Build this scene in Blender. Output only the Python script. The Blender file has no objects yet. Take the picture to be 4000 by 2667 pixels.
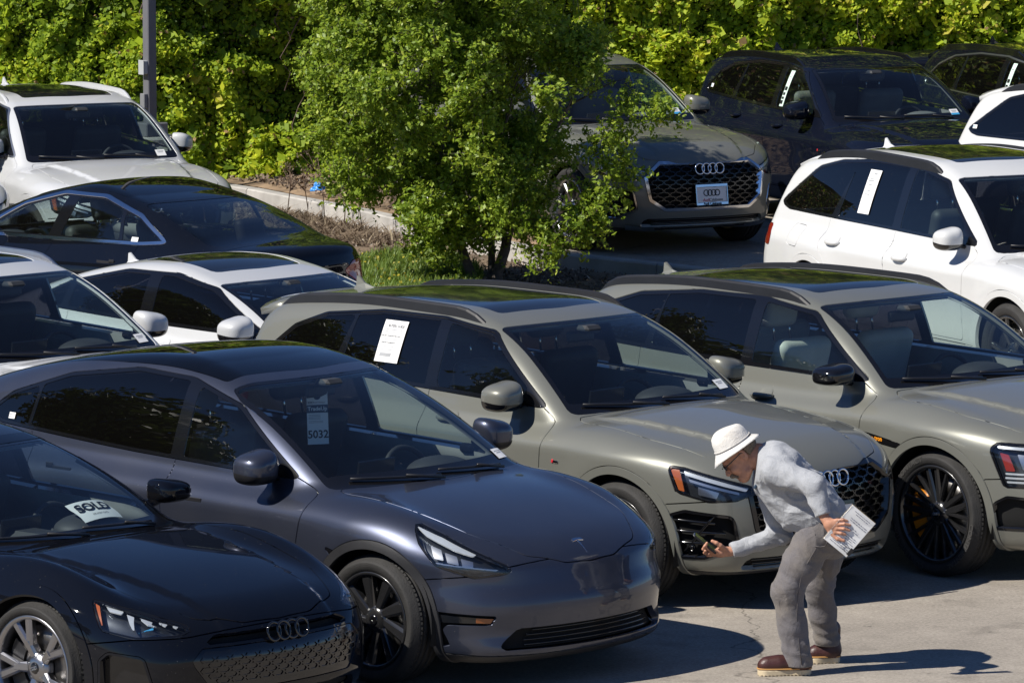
import bpy, bmesh, math, random
import numpy as np
from mathutils import Vector, Matrix, noise as mnoise

R = math.radians
scene = bpy.context.scene
C = scene.collection

# ------------------------------------------------------------------ camera, sky, sun, exposure
CAM_H = 5.50
HORIZON = -1296.0            # pixel row of the horizon in the 4000 x 2667 picture
FPX = 22222.0                # 200 mm lens on a 36 mm sensor
cam_d = bpy.data.cameras.new('camera')
cam = bpy.data.objects.new('camera', cam_d); C.objects.link(cam)
cam_d.sensor_width = 36.0
cam_d.lens = FPX / 4000.0 * 36.0
cam_d.clip_start = 0.5; cam_d.clip_end = 3000
PITCH = math.atan((1333.5 - HORIZON) / FPX)
cam.location = (0, 0, CAM_H)
cam.rotation_euler = (math.pi / 2 - PITCH, 0, 0)
scene.camera = cam

SUN_AZ = R(-117)             # compass-like angle of the sun: 0 = +Y (away), negative = to the left
SUN_EL = R(45)
world = bpy.data.worlds.new('World'); scene.world = world; world.use_nodes = True
wn = world.node_tree
sky = wn.nodes.new('ShaderNodeTexSky'); sky.sky_type = 'NISHITA'; sky.sun_disc = False
sky.sun_elevation = SUN_EL; sky.sun_rotation = SUN_AZ
sky.altitude = 1200; sky.air_density = 0.9; sky.dust_density = 0.05; sky.ozone_density = 4.0
bg = wn.nodes['Background']; bg.inputs['Strength'].default_value = 0.065
tintn = wn.nodes.new('ShaderNodeVectorMath'); tintn.operation = 'MULTIPLY'; tintn.inputs[1].default_value = (0.72, 0.88, 1.12)   # very clear, deep blue day
wn.links.new(sky.outputs[0], tintn.inputs[0]); wn.links.new(tintn.outputs[0], bg.inputs['Color'])
sun_d = bpy.data.lights.new('sun', 'SUN'); sun_d.energy = 5.0; sun_d.angle = R(0.53); sun_d.color = (1.0, 0.95, 0.87)
sun = bpy.data.objects.new('sun', sun_d); C.objects.link(sun)
sd = Vector((math.sin(SUN_AZ) * math.cos(SUN_EL), math.cos(SUN_AZ) * math.cos(SUN_EL), math.sin(SUN_EL)))
sun.rotation_euler = sd.to_track_quat('Z', 'Y').to_euler()
scene.view_settings.view_transform = 'Standard'; scene.view_settings.look = 'None'
scene.view_settings.exposure = 0.30; scene.view_settings.gamma = 1.0
scene.render.engine = 'CYCLES'
scene.cycles.max_bounces = 10; scene.cycles.transparent_max_bounces = 16
scene.cycles.caustics_reflective = False; scene.cycles.caustics_refractive = False
scene.cycles.sample_clamp_indirect = 6.0

rng = np.random.default_rng(7)
random.seed(7)

# ------------------------------------------------------------------ materials
MATS = {}
def principled(name, col, rough=0.5, metal=0.0, coat=0.0, coat_r=0.03, spec=0.5, noise_amt=0.0, noise_scale=8.0, bump=0.0, bump_scale=60.0, emit=None):
    if name in MATS: return MATS[name]
    m = bpy.data.materials.new(name); m.use_nodes = True
    nt = m.node_tree; b = nt.nodes['Principled BSDF']
    b.inputs['Base Color'].default_value = (*col, 1); b.inputs['Roughness'].default_value = rough
    b.inputs['Metallic'].default_value = metal; b.inputs['Coat Weight'].default_value = coat
    b.inputs['Coat Roughness'].default_value = coat_r; b.inputs['Specular IOR Level'].default_value = spec
    tc = nt.nodes.new('ShaderNodeTexCoord')
    if noise_amt > 0:
        n = nt.nodes.new('ShaderNodeTexNoise'); n.inputs['Scale'].default_value = noise_scale; n.inputs['Detail'].default_value = 5
        nt.links.new(tc.outputs['Object'], n.inputs['Vector'])
        mp = nt.nodes.new('ShaderNodeMapRange'); mp.inputs[1].default_value = 0.3; mp.inputs[2].default_value = 0.7
        mp.inputs[3].default_value = 1 - noise_amt; mp.inputs[4].default_value = 1 + noise_amt
        nt.links.new(n.outputs['Fac'], mp.inputs[0])
        mx = nt.nodes.new('ShaderNodeVectorMath'); mx.operation = 'SCALE'; mx.inputs[0].default_value = col
        nt.links.new(mp.outputs[0], mx.inputs['Scale']); nt.links.new(mx.outputs[0], b.inputs['Base Color'])
    if bump > 0:
        n2 = nt.nodes.new('ShaderNodeTexNoise'); n2.inputs['Scale'].default_value = bump_scale; n2.inputs['Detail'].default_value = 4
        nt.links.new(tc.outputs['Object'], n2.inputs['Vector'])
        bp = nt.nodes.new('ShaderNodeBump'); bp.inputs['Strength'].default_value = bump; bp.inputs['Distance'].default_value = 0.01
        nt.links.new(n2.outputs['Fac'], bp.inputs['Height']); nt.links.new(bp.outputs[0], b.inputs['Normal'])
    if emit:
        b.inputs['Emission Color'].default_value = (*col, 1); b.inputs['Emission Strength'].default_value = emit
    MATS[name] = m
    return m

def paint(name, col, metal=0.0, rough=0.35, flake=0.0, dust=0.05):
    """two-layer car paint: base coat under a clear coat, with fine dust specks"""
    if name in MATS: return MATS[name]
    m = bpy.data.materials.new(name); m.use_nodes = True
    nt = m.node_tree; b = nt.nodes['Principled BSDF']
    tc = nt.nodes.new('ShaderNodeTexCoord')
    n = nt.nodes.new('ShaderNodeTexNoise'); n.inputs['Scale'].default_value = 110; n.inputs['Detail'].default_value = 2
    nt.links.new(tc.outputs['Object'], n.inputs['Vector'])
    r = nt.nodes.new('ShaderNodeMapRange'); r.inputs[1].default_value = 0.75; r.inputs[2].default_value = 0.78
    r.inputs[3].default_value = 0.0; r.inputs[4].default_value = 0.55; r.clamp = True
    nt.links.new(n.outputs['Fac'], r.inputs[0])
    n3 = nt.nodes.new('ShaderNodeTexNoise'); n3.inputs['Scale'].default_value = 2.2; n3.inputs['Detail'].default_value = 5
    nt.links.new(tc.outputs['Object'], n3.inputs['Vector'])
    r3 = nt.nodes.new('ShaderNodeMapRange'); r3.inputs[1].default_value = 0.35; r3.inputs[2].default_value = 0.75
    r3.inputs[3].default_value = dust * 0.3; r3.inputs[4].default_value = dust * 1.6
    nt.links.new(n3.outputs['Fac'], r3.inputs[0])
    mxf = nt.nodes.new('ShaderNodeMath'); mxf.operation = 'MAXIMUM'
    nt.links.new(r.outputs[0], mxf.inputs[0]); nt.links.new(r3.outputs[0], mxf.inputs[1])
    mix = nt.nodes.new('ShaderNodeMix'); mix.data_type = 'RGBA'
    mix.inputs[6].default_value = (*col, 1); mix.inputs[7].default_value = (0.33, 0.31, 0.27, 1)
    nt.links.new(mxf.outputs[0], mix.inputs[0]); nt.links.new(mix.outputs[2], b.inputs['Base Color'])
    b.inputs['Metallic'].default_value = metal; b.inputs['Roughness'].default_value = rough
    b.inputs['Coat Weight'].default_value = 1.0; b.inputs['Coat Roughness'].default_value = 0.025; b.inputs['Coat IOR'].default_value = 1.42
    b.inputs['Specular IOR Level'].default_value = 0.12 if metal > 0 or col[0] > .3 else 0.0
    MATS[name] = m
    return m

def glass(name, tint, rough=0.0, ior=1.5):
    if name in MATS: return MATS[name]
    m = bpy.data.materials.new(name); m.use_nodes = True
    nt = m.node_tree; nt.nodes.clear()
    o = nt.nodes.new('ShaderNodeOutputMaterial')
    t = nt.nodes.new('ShaderNodeBsdfTransparent'); t.inputs[0].default_value = (*tint, 1)
    g = nt.nodes.new('ShaderNodeBsdfGlossy'); g.inputs['Roughness'].default_value = rough
    fr = nt.nodes.new('ShaderNodeFresnel'); fr.inputs[0].default_value = ior
    ad = nt.nodes.new('ShaderNodeMath'); ad.operation = 'MULTIPLY'; ad.inputs[1].default_value = 1.5; ad.use_clamp = True
    geo = nt.nodes.new('ShaderNodeNewGeometry')
    io = nt.nodes.new('ShaderNodeMapRange'); io.inputs[3].default_value = ior; io.inputs[4].default_value = 1 / ior   # thin pane: same Fresnel from both sides
    nt.links.new(geo.outputs['Backfacing'], io.inputs[0]); nt.links.new(io.outputs[0], fr.inputs[0])
    mx = nt.nodes.new('ShaderNodeMixShader')
    nt.links.new(fr.outputs[0], ad.inputs[0]); nt.links.new(ad.outputs[0], mx.inputs[0])
    nt.links.new(t.outputs[0], mx.inputs[1]); nt.links.new(g.outputs[0], mx.inputs[2])
    # dust and insect specks
    tc = nt.nodes.new('ShaderNodeTexCoord'); n = nt.nodes.new('ShaderNodeTexNoise'); n.inputs['Scale'].default_value = 75; n.inputs['Detail'].default_value = 2
    nt.links.new(tc.outputs['Object'], n.inputs['Vector'])
    r = nt.nodes.new('ShaderNodeMapRange'); r.inputs[1].default_value = 0.77; r.inputs[2].default_value = 0.80; r.inputs[3].default_value = 0.004; r.inputs[4].default_value = 0.25
    nt.links.new(n.outputs['Fac'], r.inputs[0])
    df = nt.nodes.new('ShaderNodeBsdfDiffuse'); df.inputs[0].default_value = (0.5, 0.47, 0.42, 1)
    m2 = nt.nodes.new('ShaderNodeMixShader'); nt.links.new(r.outputs[0], m2.inputs[0])
    nt.links.new(mx.outputs[0], m2.inputs[1]); nt.links.new(df.outputs[0], m2.inputs[2])
    nt.links.new(m2.outputs[0], o.inputs[0])
    MATS[name] = m
    return m

M_black = principled('black_trim', (0.006, 0.006, 0.007), 0.12, coat=0.5)
M_satin = principled('satin_black_plastic', (0.012, 0.012, 0.014), 0.45, noise_amt=0.2)
M_dark = principled('dark_void', (0.004, 0.004, 0.004), 0.9, noise_amt=0.2)
M_clad = principled('grained_plastic', (0.018, 0.018, 0.02), 0.55, noise_amt=0.15, bump=0.2, bump_scale=400)
M_chrome = principled('chrome', (0.75, 0.76, 0.78), 0.12, metal=1.0, noise_amt=0.05)
M_alu = principled('satin_aluminium', (0.55, 0.56, 0.58), 0.32, metal=1.0, noise_amt=0.05)
M_rubber = principled('tyre_rubber', (0.022, 0.021, 0.02), 0.75, noise_amt=0.25, noise_scale=14, bump=0.3, bump_scale=120)
M_rimblk = principled('gloss_black_rim', (0.016, 0.016, 0.017), 0.22, coat=0.8, noise_amt=0.1)
M_rimsil = principled('machined_rim', (0.34, 0.34, 0.36), 0.28, metal=1.0, noise_amt=0.05)
M_disc = principled('brake_disc', (0.25, 0.24, 0.23), 0.4, metal=1.0, noise_amt=0.2)
M_orange = principled('orange_paint', (0.92, 0.32, 0.015), 0.35, coat=0.5, noise_amt=0.08)
M_amber = principled('amber_reflector', (0.50, 0.12, 0.03), 0.2, coat=0.6, noise_amt=0.1)
M_red = principled('red_lamp', (0.22, 0.008, 0.007), 0.15, coat=0.8, noise_amt=0.1)
M_lampwhite = principled('lamp_white', (0.75, 0.78, 0.8), 0.25, metal=0.4, noise_amt=0.1)
M_blackint = principled('black_interior', (0.030, 0.032, 0.036), 0.6, noise_amt=0.2)
M_greyint = principled('grey_interior', (0.16, 0.16, 0.155), 0.65, noise_amt=0.12)
M_liner = principled('headliner', (0.34, 0.35, 0.34), 0.9, noise_amt=0.1)
M_paper = principled('white_paper', (0.8, 0.8, 0.79), 0.6, noise_amt=0.02)
M_ink = principled('black_ink', (0.01, 0.01, 0.012), 0.5, noise_amt=0.1)
M_redink = principled('red_ink', (0.55, 0.015, 0.03), 0.5, noise_amt=0.1)
M_blueink = principled('blue_ink', (0.05, 0.35, 0.65), 0.5, noise_amt=0.1)
M_darkblue = principled('dark_blue_ink', (0.02, 0.05, 0.09), 0.5, noise_amt=0.1)
M_screen = principled('screen', (0.01, 0.011, 0.013), 0.08, coat=0.3, noise_amt=0.1)
M_lampbowl = principled('lamp_bowl', (0.10, 0.11, 0.125), 0.28, metal=0.85, noise_amt=0.2)
G_clear = glass('windshield_glass', (0.78, 0.86, 0.86))
G_side = glass('side_glass', (0.74, 0.85, 0.82))
G_priv = glass('privacy_glass', (0.035, 0.035, 0.045))
G_roof = glass('roof_glass', (0.03, 0.03, 0.035))
G_lamp = glass('lamp_lens', (0.88, 0.9, 0.92))

# ------------------------------------------------------------------ object helpers
def empty(name, loc=(0, 0, 0), rz=0.0):
    o = bpy.data.objects.new(name, None); C.objects.link(o)
    o.location = loc; o.rotation_euler = (0, 0, rz); o.empty_display_size = 0.2
    return o
def tag(o, label=None, cat=None, group=None, kind=None):
    if label: o['label'] = label
    if cat: o['category'] = cat
    if group: o['group'] = group
    if kind: o['kind'] = kind
    return o
def mesh_np(name, V, F, N=None, smooth=True):
    """V (n,3), F list/array of tris or quads"""
    me = bpy.data.meshes.new(name)
    V = np.asarray(V, np.float64)
    if isinstance(F, np.ndarray):
        k = F.shape[1]; nf = len(F)
        me.vertices.add(len(V)); me.vertices.foreach_set('co', V.astype(np.float32).ravel())
        me.loops.add(nf * k); me.loops.foreach_set('vertex_index', F.astype(np.int32).ravel())
        me.polygons.add(nf); me.polygons.foreach_set('loop_start', np.arange(0, nf * k, k, dtype=np.int32))
        me.update(calc_edges=True)
    else:
        me.from_pydata(V.tolist(), [], F); me.update()
    if smooth: me.polygons.foreach_set('use_smooth', np.ones(len(me.polygons), bool))
    if N is not None:
        n = np.asarray(N, np.float64); n = n / np.maximum(np.linalg.norm(n, axis=1, keepdims=True), 1e-9)
        me.normals_split_custom_set_from_vertices(n.tolist())
    return me
def obj(name, me, mat=None, parent=None, loc=None, rot=None):
    o = bpy.data.objects.new(name, me); C.objects.link(o)
    if mat is not None and len(me.materials) == 0: me.materials.append(mat)
    elif mat is not None and me.materials[0] is not mat:
        o.material_slots[0].link = 'OBJECT'; o.material_slots[0].material = mat
    if parent is not None: o.parent = parent
    if loc is not None: o.location = loc
    if rot is not None: o.rotation_euler = rot
    return o

class MB:
    """collects simple shapes into one mesh"""
    def __init__(s): s.v = []; s.f = []; s.sm = []
    def add(s, V, F, smooth=False):
        b = len(s.v); s.v += [tuple(map(float, p)) for p in V]
        s.f += [tuple(i + b for i in q) for q in F]; s.sm += [smooth] * len(F)
        return s
    def box(s, c, d, M=None, bev=0.0):
        x, y, z = d[0] / 2, d[1] / 2, d[2] / 2
        if bev > 0:
            b = min(bev, x * .95, y * .95, z * .95)
            V = []
            for sx in (-1, 1):
                for sy in (-1, 1):
                    for sz in (-1, 1):
                        V += [(sx * (x - b), sy * (y - b), sz * z), (sx * (x - b), sy * y, sz * (z - b)), (sx * x, sy * (y - b), sz * (z - b))]
            bm = bmesh.new()
            vs = [bm.verts.new(p) for p in V]
            r = bmesh.ops.convex_hull(bm, input=vs)
            bm.verts.index_update()
            V = [v.co.copy() for v in bm.verts]; F = [[v.index for v in f.verts] for f in bm.faces]; bm.free()
        else:
            V = [(sx * x, sy * y, sz * z) for sx in (-1, 1) for sy in (-1, 1) for sz in (-1, 1)]
            F = [(0, 1, 3, 2), (4, 6, 7, 5), (0, 4, 5, 1), (2, 3, 7, 6), (0, 2, 6, 4), (1, 5, 7, 3)]
        c = Vector(c)
        V = [((M @ Vector(p)) if M is not None else Vector(p)) + c for p in V]
        return s.add(V, F)
    def tube(s, pts, r, n=8, closed=False, flat=1.0, cap=True):
        pts = [Vector(p) for p in pts]; m = len(pts)
        rad = r if hasattr(r, '__len__') else [r] * m
        V = []; F = []
        up = Vector((0, 0, 1))
        for i, p in enumerate(pts):
            if closed: t = pts[(i + 1) % m] - pts[i - 1]
            else: t = pts[min(i + 1, m - 1)] - pts[max(i - 1, 0)]
            t.normalize()
            a = t.cross(up)
            if a.length < 1e-3: a = t.cross(Vector((1, 0, 0)))
            a.normalize(); b = a.cross(t)
            for k in range(n):
                an = 2 * math.pi * k / n
                V.append(p + a * (math.cos(an) * rad[i]) + b * (math.sin(an) * rad[i] * flat))
        rng_ = m if closed else m - 1
        for i in range(rng_):
            for k in range(n):
                j = (i + 1) % m
                F.append((i * n + k, i * n + (k + 1) % n, j * n + (k + 1) % n, j * n + k))
        if cap and not closed:
            F.append(tuple(range(n - 1, -1, -1))); F.append(tuple((m - 1) * n + k for k in range(n)))
        return s.add(V, F, True)
    def lathe(s, prof, n=48, axis='y', c=(0, 0, 0), closed=True, smooth=True):
        """prof: list of (r, h) revolved about axis"""
        V = []; F = []; m = len(prof); c = Vector(c)
        for i in range(n):
            a = 2 * math.pi * i / n; ca, sa = math.cos(a), math.sin(a)
            for r, h in prof:
                V.append(Vector({'y': (r * ca, h, r * sa), 'z': (r * ca, r * sa, h), 'x': (h, r * ca, r * sa)}[axis]) + c)
        for i in range(n):
            j = (i + 1) % n
            for k in range(m - 1 if not closed else m):
                l = (k + 1) % m
                F.append((i * m + k, j * m + k, j * m + l, i * m + l))
        return s.add(V, F, smooth)
    def mesh(s, name):
        me = bpy.data.meshes.new(name); me.from_pydata(s.v, [], s.f); me.update()
        me.polygons.foreach_set('use_smooth', np.array(s.sm, bool))
        bm = bmesh.new(); bm.from_mesh(me); bmesh.ops.recalc_face_normals(bm, faces=bm.faces); bm.to_mesh(me); bm.free()
        return me
    def build(s, name, mat, parent=None, loc=None, rot=None):
        return obj(name, s.mesh(name), mat, parent, loc, rot)

# ------------------------------------------------------------------ implicit surfaces
def smax(a, b, k):
    h = np.maximum(k - np.abs(a - b), 0.0) / k
    return np.maximum(a, b) + h * h * k * 0.25
def smin(a, b, k): return -smax(-a, -b, k)
def curve(pts, sigma=0.05, n=3000):
    """smooth curve through points -> callable"""
    p = np.array(sorted(pts), float); x, y = p[:, 0], p[:, 1]
    lo, hi = x[0] - 0.6, x[-1] + 0.6
    xs = np.linspace(lo, hi, n)
    h = np.diff(x); d = np.diff(y) / h
    m = np.zeros(len(x)); m[0], m[-1] = d[0], d[-1]
    for i in range(1, len(x) - 1):
        m[i] = 0 if d[i - 1] * d[i] <= 0 else (h[i - 1] + h[i]) / (h[i - 1] / d[i] + h[i] / d[i - 1]) if True else 0
    i = np.clip(np.searchsorted(x, xs) - 1, 0, len(x) - 2)
    t = (xs - x[i]) / h[i]
    ys = (2*t**3-3*t**2+1)*y[i] + (t**3-2*t**2+t)*h[i]*m[i] + (-2*t**3+3*t**2)*y[i+1] + (t**3-t**2)*h[i]*m[i+1]
    ys = np.where(xs < x[0], y[0] + m[0] * (xs - x[0]), np.where(xs > x[-1], y[-1] + m[-1] * (xs - x[-1]), ys))
    dx = xs[1] - xs[0]; w = int(4 * sigma / dx)
    if w > 1:
        kx = np.arange(-w, w + 1) * dx; ker = np.exp(-0.5 * (kx / sigma) ** 2); ker /= ker.sum()
        a = ys[0] - np.arange(w, 0, -1) * dx * m[0]; b = ys[-1] + np.arange(1, w + 1) * dx * m[-1]
        ys = np.convolve(np.concatenate([a, ys, b]), ker, 'valid')
    return lambda q: np.interp(q, xs, ys)
def surface_net(f, lo, hi, h):
    ax = [np.arange(lo[i], hi[i] + h, h) for i in range(3)]
    nx, ny, nz = map(len, ax)
    X, Y, Z = np.meshgrid(*ax, indexing='ij')
    v = f(np.stack([X.ravel(), Y.ravel(), Z.ravel()], 1)).reshape(nx, ny, nz)
    neg = v < 0
    cs = np.zeros((nx-1, ny-1, nz-1), np.int8)
    for a in (0, 1):
        for b in (0, 1):
            for c in (0, 1): cs += neg[a:nx-1+a, b:ny-1+b, c:nz-1+c]
    act = (cs > 0) & (cs < 8)
    idx = -np.ones(act.shape, np.int64); I = np.argwhere(act); idx[act] = np.arange(len(I))
    S = np.zeros((len(I), 3)); cnt = np.zeros(len(I))
    corners = [(a, b, c) for a in (0, 1) for b in (0, 1) for c in (0, 1)]
    for p in corners:
        for q in corners:
            if sum(abs(p[i] - q[i]) for i in range(3)) == 1 and p < q:
                va = v[I[:, 0]+p[0], I[:, 1]+p[1], I[:, 2]+p[2]]; vb = v[I[:, 0]+q[0], I[:, 1]+q[1], I[:, 2]+q[2]]
                m = (va < 0) != (vb < 0)
                t = va / np.where(va - vb == 0, 1, va - vb)
                pt = np.array(p) + t[:, None] * (np.array(q) - np.array(p))
                S[m] += pt[m]; cnt[m] += 1
    V = np.array(lo) + (I + S / cnt[:, None]) * h
    quads = []
    for a in range(3):
        b, c = (a + 1) % 3, (a + 2) % 3
        s1 = [slice(1, -1)] * 3; s2 = [slice(1, -1)] * 3
        s1[a] = slice(0, -1); s2[a] = slice(1, None)
        n0 = neg[tuple(s1)]; n1 = neg[tuple(s2)]
        ed = np.argwhere(n0 != n1)
        if len(ed) == 0: continue
        fl = n0[n0 != n1]
        base = ed.copy(); base[:, b] += 1; base[:, c] += 1
        def cell(db, dc):
            q = base.copy(); q[:, b] += db; q[:, c] += dc
            return idx[q[:, 0], q[:, 1], q[:, 2]]
        Q = np.stack([cell(-1, -1), cell(0, -1), cell(0, 0), cell(-1, 0)], 1)
        Q[~fl] = Q[~fl][:, ::-1]
        quads.append(Q)
    return V, np.concatenate(quads)
def grad(f, P, e=0.008):
    g = np.zeros_like(P)
    for i in range(3):
        d = np.zeros(3); d[i] = e
        g[:, i] = (f(P + d) - f(P - d)) / (2 * e)
    return g
def newton(f, P, it=3, maxstep=0.02):
    P = P.copy()
    for _ in range(it):
        g = grad(f, P); v = f(P)
        s = (v / np.maximum((g * g).sum(1), 0.15))[:, None] * g
        l = np.linalg.norm(s, axis=1, keepdims=True)
        P -= s * np.minimum(1, maxstep / np.maximum(l, 1e-9))
    return P
def tri(Q): return np.concatenate([Q[:, [0, 1, 2]], Q[:, [0, 2, 3]]])
def iso(name, f, lo, hi, h, it=3):
    V, Q = surface_net(f, lo, hi, h); V = newton(f, V, it, h)
    return mesh_np(name, V, Q, grad(f, V, h * 0.4))
def split(V, F, s):
    """cut triangles along s = 0 -> faces with s < 0, faces with s >= 0 (shared, grown V)"""
    s = np.where(np.abs(s) < 1e-7, 1e-7, s)
    sg = s[F] < 0; c = sg.sum(1)
    fin = [F[c == 3]]; fout = [F[c == 0]]
    newV = []; base = len(V)
    mk = {}
    mixed = F[(c == 1) | (c == 2)]
    if len(mixed):
        sm = s[mixed] < 0
        cm = sm.sum(1)
        # rotate so that the odd vertex is first
        odd = np.where(cm == 1, np.argmax(sm, 1), np.argmax(~sm, 1))
        ar = np.arange(len(mixed))
        a = mixed[ar, odd]; b = mixed[ar, (odd + 1) % 3]; d = mixed[ar, (odd + 2) % 3]
        e = np.concatenate([np.stack([a, b], 1), np.stack([a, d], 1)])
        es = np.sort(e, 1); u, inv = np.unique(es, axis=0, return_inverse=True); inv = inv.ravel()
        t = s[u[:, 0]] / (s[u[:, 0]] - s[u[:, 1]])
        nv = V[u[:, 0]] + t[:, None] * (V[u[:, 1]] - V[u[:, 0]])
        V = np.concatenate([V, nv])
        ab = base + inv[:len(mixed)]; ad = base + inv[len(mixed):]
        t1 = np.stack([a, ab, ad], 1)
        t2 = np.concatenate([np.stack([ab, b, d], 1), np.stack([ab, d, ad], 1)])
        o1 = cm == 1
        o12 = np.concatenate([o1, o1])
        fin += [t1[o1], t2[~o12]]; fout += [t1[~o1], t2[o12]]
    return V, np.concatenate(fin), np.concatenate(fout)
def compact(V, F):
    u, inv = np.unique(F, return_inverse=True)
    return V[u], inv.reshape(F.shape)
def fillet(pts, n=6):
    """polygon with optional corner radius as third entry -> (m,2) array"""
    out = []; m = len(pts)
    for i in range(m):
        p = np.array(pts[i][:2], float)
        r = pts[i][2] if len(pts[i]) > 2 else 0
        if r <= 0: out.append(p); continue
        a = np.array(pts[i-1][:2], float) - p; b = np.array(pts[(i+1) % m][:2], float) - p
        la, lb = np.linalg.norm(a), np.linalg.norm(b); a /= la; b /= lb
        cs = np.clip(a @ b, -0.9999, 0.9999); half = math.acos(cs) / 2
        d = min(r / math.tan(half), la * 0.49, lb * 0.49)
        p0 = p + a * d; p1 = p + b * d
        for k in range(n + 1):
            t = k / n
            out.append((1-t)**2 * p0 + 2*t*(1-t) * p + t*t * p1)
    return np.array(out)
def sdf2(Q, poly):
    """signed distance of points Q (n,2) to closed polygon"""
    lo = poly.min(0) - 0.15; hi = poly.max(0) + 0.15
    near = ((Q > lo) & (Q < hi)).all(1)
    out = np.full(len(Q), 0.15)
    q = Q[near]
    if len(q) == 0: return out
    d = np.full(len(q), 1e9); ins = np.zeros(len(q), bool)
    m = len(poly)
    for i in range(m):
        a = poly[i]; b = poly[(i + 1) % m]; e = b - a; w = q - a
        L = max(e @ e, 1e-12)
        t = np.clip((w @ e) / L, 0, 1)
        d = np.minimum(d, ((w - t[:, None] * e) ** 2).sum(1))
        if a[1] != b[1]:
            c = ((a[1] > q[:, 1]) != (b[1] > q[:, 1])) & (q[:, 0] < (b[0] - a[0]) * (q[:, 1] - a[1]) / (b[1] - a[1]) + a[0])
            ins ^= c
    d = np.sqrt(d)
    out[near] = np.where(ins, -d, d)
    return out
# ------------------------------------------------------------------ car body as an implicit surface
class Shape:
    def __init__(s, name, **p):
        s.name = name; s.p = p; s.cache = {}
        g = p
        s.top = curve(g['top'], g.get('sig_top', 0.08)); s.side = curve(g['side'], g.get('sig_side', 0.012)); s.taper = curve(g['taper'], 0.12)
        s.fp = curve(g['front'], 0.02); s.rp = curve(g['rear'], 0.025); s.bot = curve(g['bot'], 0.05)
        s.roof = curve(g['roof'], 0.12)
        s.Rt = g['tyre'] ; s.Ra = g['arch']; s.wb = g['wb']; s.hw = g['hw']; s.xf = g['xf']; s.xr = g['xr']
        def plane(q):
            xb, zb, xt, zt, kp, bow = q
            L = math.hypot(xt - xb, zt - zb); d = ((xt - xb) / L, (zt - zb) / L)
            return xb, zb, d, L, kp, bow
        s.ws = plane(g['ws']); s.rg = plane(g['rg'])
        V, Q = surface_net(s.f, (s.xr - 0.08, -s.hw - 0.12, 0.10), (s.xf + 0.08, s.hw + 0.12, g['H'] + 0.08), g.get('res', 0.03))
        s.V = newton(s.f, V, 4); s.F = tri(Q)
    def fws(s, x, y, z):
        xb, zb, d, L, kp, bow = s.ws
        xx = x + kp * y * y - xb; zz = z - zb
        t = (xx * d[0] + zz * d[1]) / L
        n = (d[1], -d[0])
        if n[0] < 0: n = (-n[0], -n[1])
        return xx * n[0] + zz * n[1] - bow * (1 - (2 * np.clip(t, -.2, 1.2) - 1) ** 2), t * L
    def frg(s, x, y, z):
        xb, zb, d, L, kp, bow = s.rg
        xx = x - kp * y * y - xb; zz = z - zb
        t = (xx * d[0] + zz * d[1]) / L
        n = (-d[1], d[0])
        if n[0] > 0: n = (-n[0], -n[1])
        return xx * n[0] + zz * n[1] - bow * (1 - (2 * np.clip(t, -.2, 1.2) - 1) ** 2), t * L
    def f(s, P):
        g = s.p
        x = P[:, 0]; y = np.sqrt(P[:, 1] ** 2 + 1e-6); z = P[:, 2]
        yn = y / s.hw
        hoodm = np.clip((x + 0.55) / 0.2, 0, 1)
        top = s.top(x) - g['crown'][0] * yn ** 2 - g['crown'][1] * yn ** 4
        bl = g.get('bulge', 0.0)
        if bl:
            yb = g['bulge_y'][0] + (g['bulge_y'][1] - g['bulge_y'][0]) * np.clip((x + 0.4) / 1.2, 0, 1)
            t = np.clip((yb + 0.016 - y) / 0.032, 0, 1)
            top = top + bl * hoodm * (t * t * (3 - 2 * t))
        fb = g.get('fender_bulge', 0.0)
        if fb:
            top = top + fb * np.exp(-((yn - 0.80) / 0.13) ** 2) * np.exp(-((x + 0.05) / 0.5) ** 2)
        ft = (z - top) * 0.96
        ins = s.side(z) + s.taper(x)
        fl = 0
        for wx, amt in ((0.0, g['flare'][0]), (-s.wb, g['flare'][1])):
            r = np.hypot(x - wx, z - s.Rt)
            fl = fl + amt * np.exp(-(np.maximum(r - s.Ra - 0.05, 0) / 0.13) ** 2) * np.clip((z - s.Rt + 0.35) / 0.3, 0, 1)
        fs = y - (s.hw - ins + fl)
        a2, a6 = g['plan_f']
        pl = a2 * yn ** 2 + a6 * yn ** 6; dp = (2 * a2 * yn + 6 * a6 * yn ** 5) / s.hw
        ff = (x - (s.xf - s.fp(z) - pl)) / np.sqrt(1 + dp * dp)
        a2, a6 = g['plan_r']
        pl = a2 * yn ** 2 + a6 * yn ** 6; dp = (2 * a2 * yn + 6 * a6 * yn ** 5) / s.hw
        fr = ((s.xr + s.rp(z) + pl) - x) / np.sqrt(1 + dp * dp)
        fbm = s.bot(x) - z
        low = smax(fs, ft, g.get('k_sh', 0.12))
        low = smax(low, ff, g.get('k_f', 0.14)); low = smax(low, fr, g.get('k_r', 0.12)); low = smax(low, fbm, 0.08)
        w, _ = s.fws(x, y, z)
        r_ = (z - s.roof(x) + g['roof_crown'] * y ** 2 + g.get('roof_crown4', 0.0) * y ** 4)
        q, _ = s.frg(x, y, z)
        yb0, zb0, tum, cur = g['sw']
        dz = z - zb0
        pin = g['sw_plan']; pp = pin[0] * np.maximum(x - pin[1], 0) ** 2 + pin[2] * np.maximum(pin[3] - x, 0) ** 2
        sw = (y - (yb0 - pp - tum * dz - cur * dz * np.abs(dz))) / math.sqrt(1 + (tum + 0.15) ** 2)
        gr = smax(w, r_, g.get('k_wr', 0.16)); gr = smax(gr, q, g.get('k_rr', 0.10)); gr = smax(gr, sw, g.get('k_sw', 0.11))
        gr = smax(gr, fr, 0.06); gr = np.maximum(gr, zb0 - 0.10 - z)
        return smin(low, gr, g.get('k_lg', 0.035))
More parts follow.
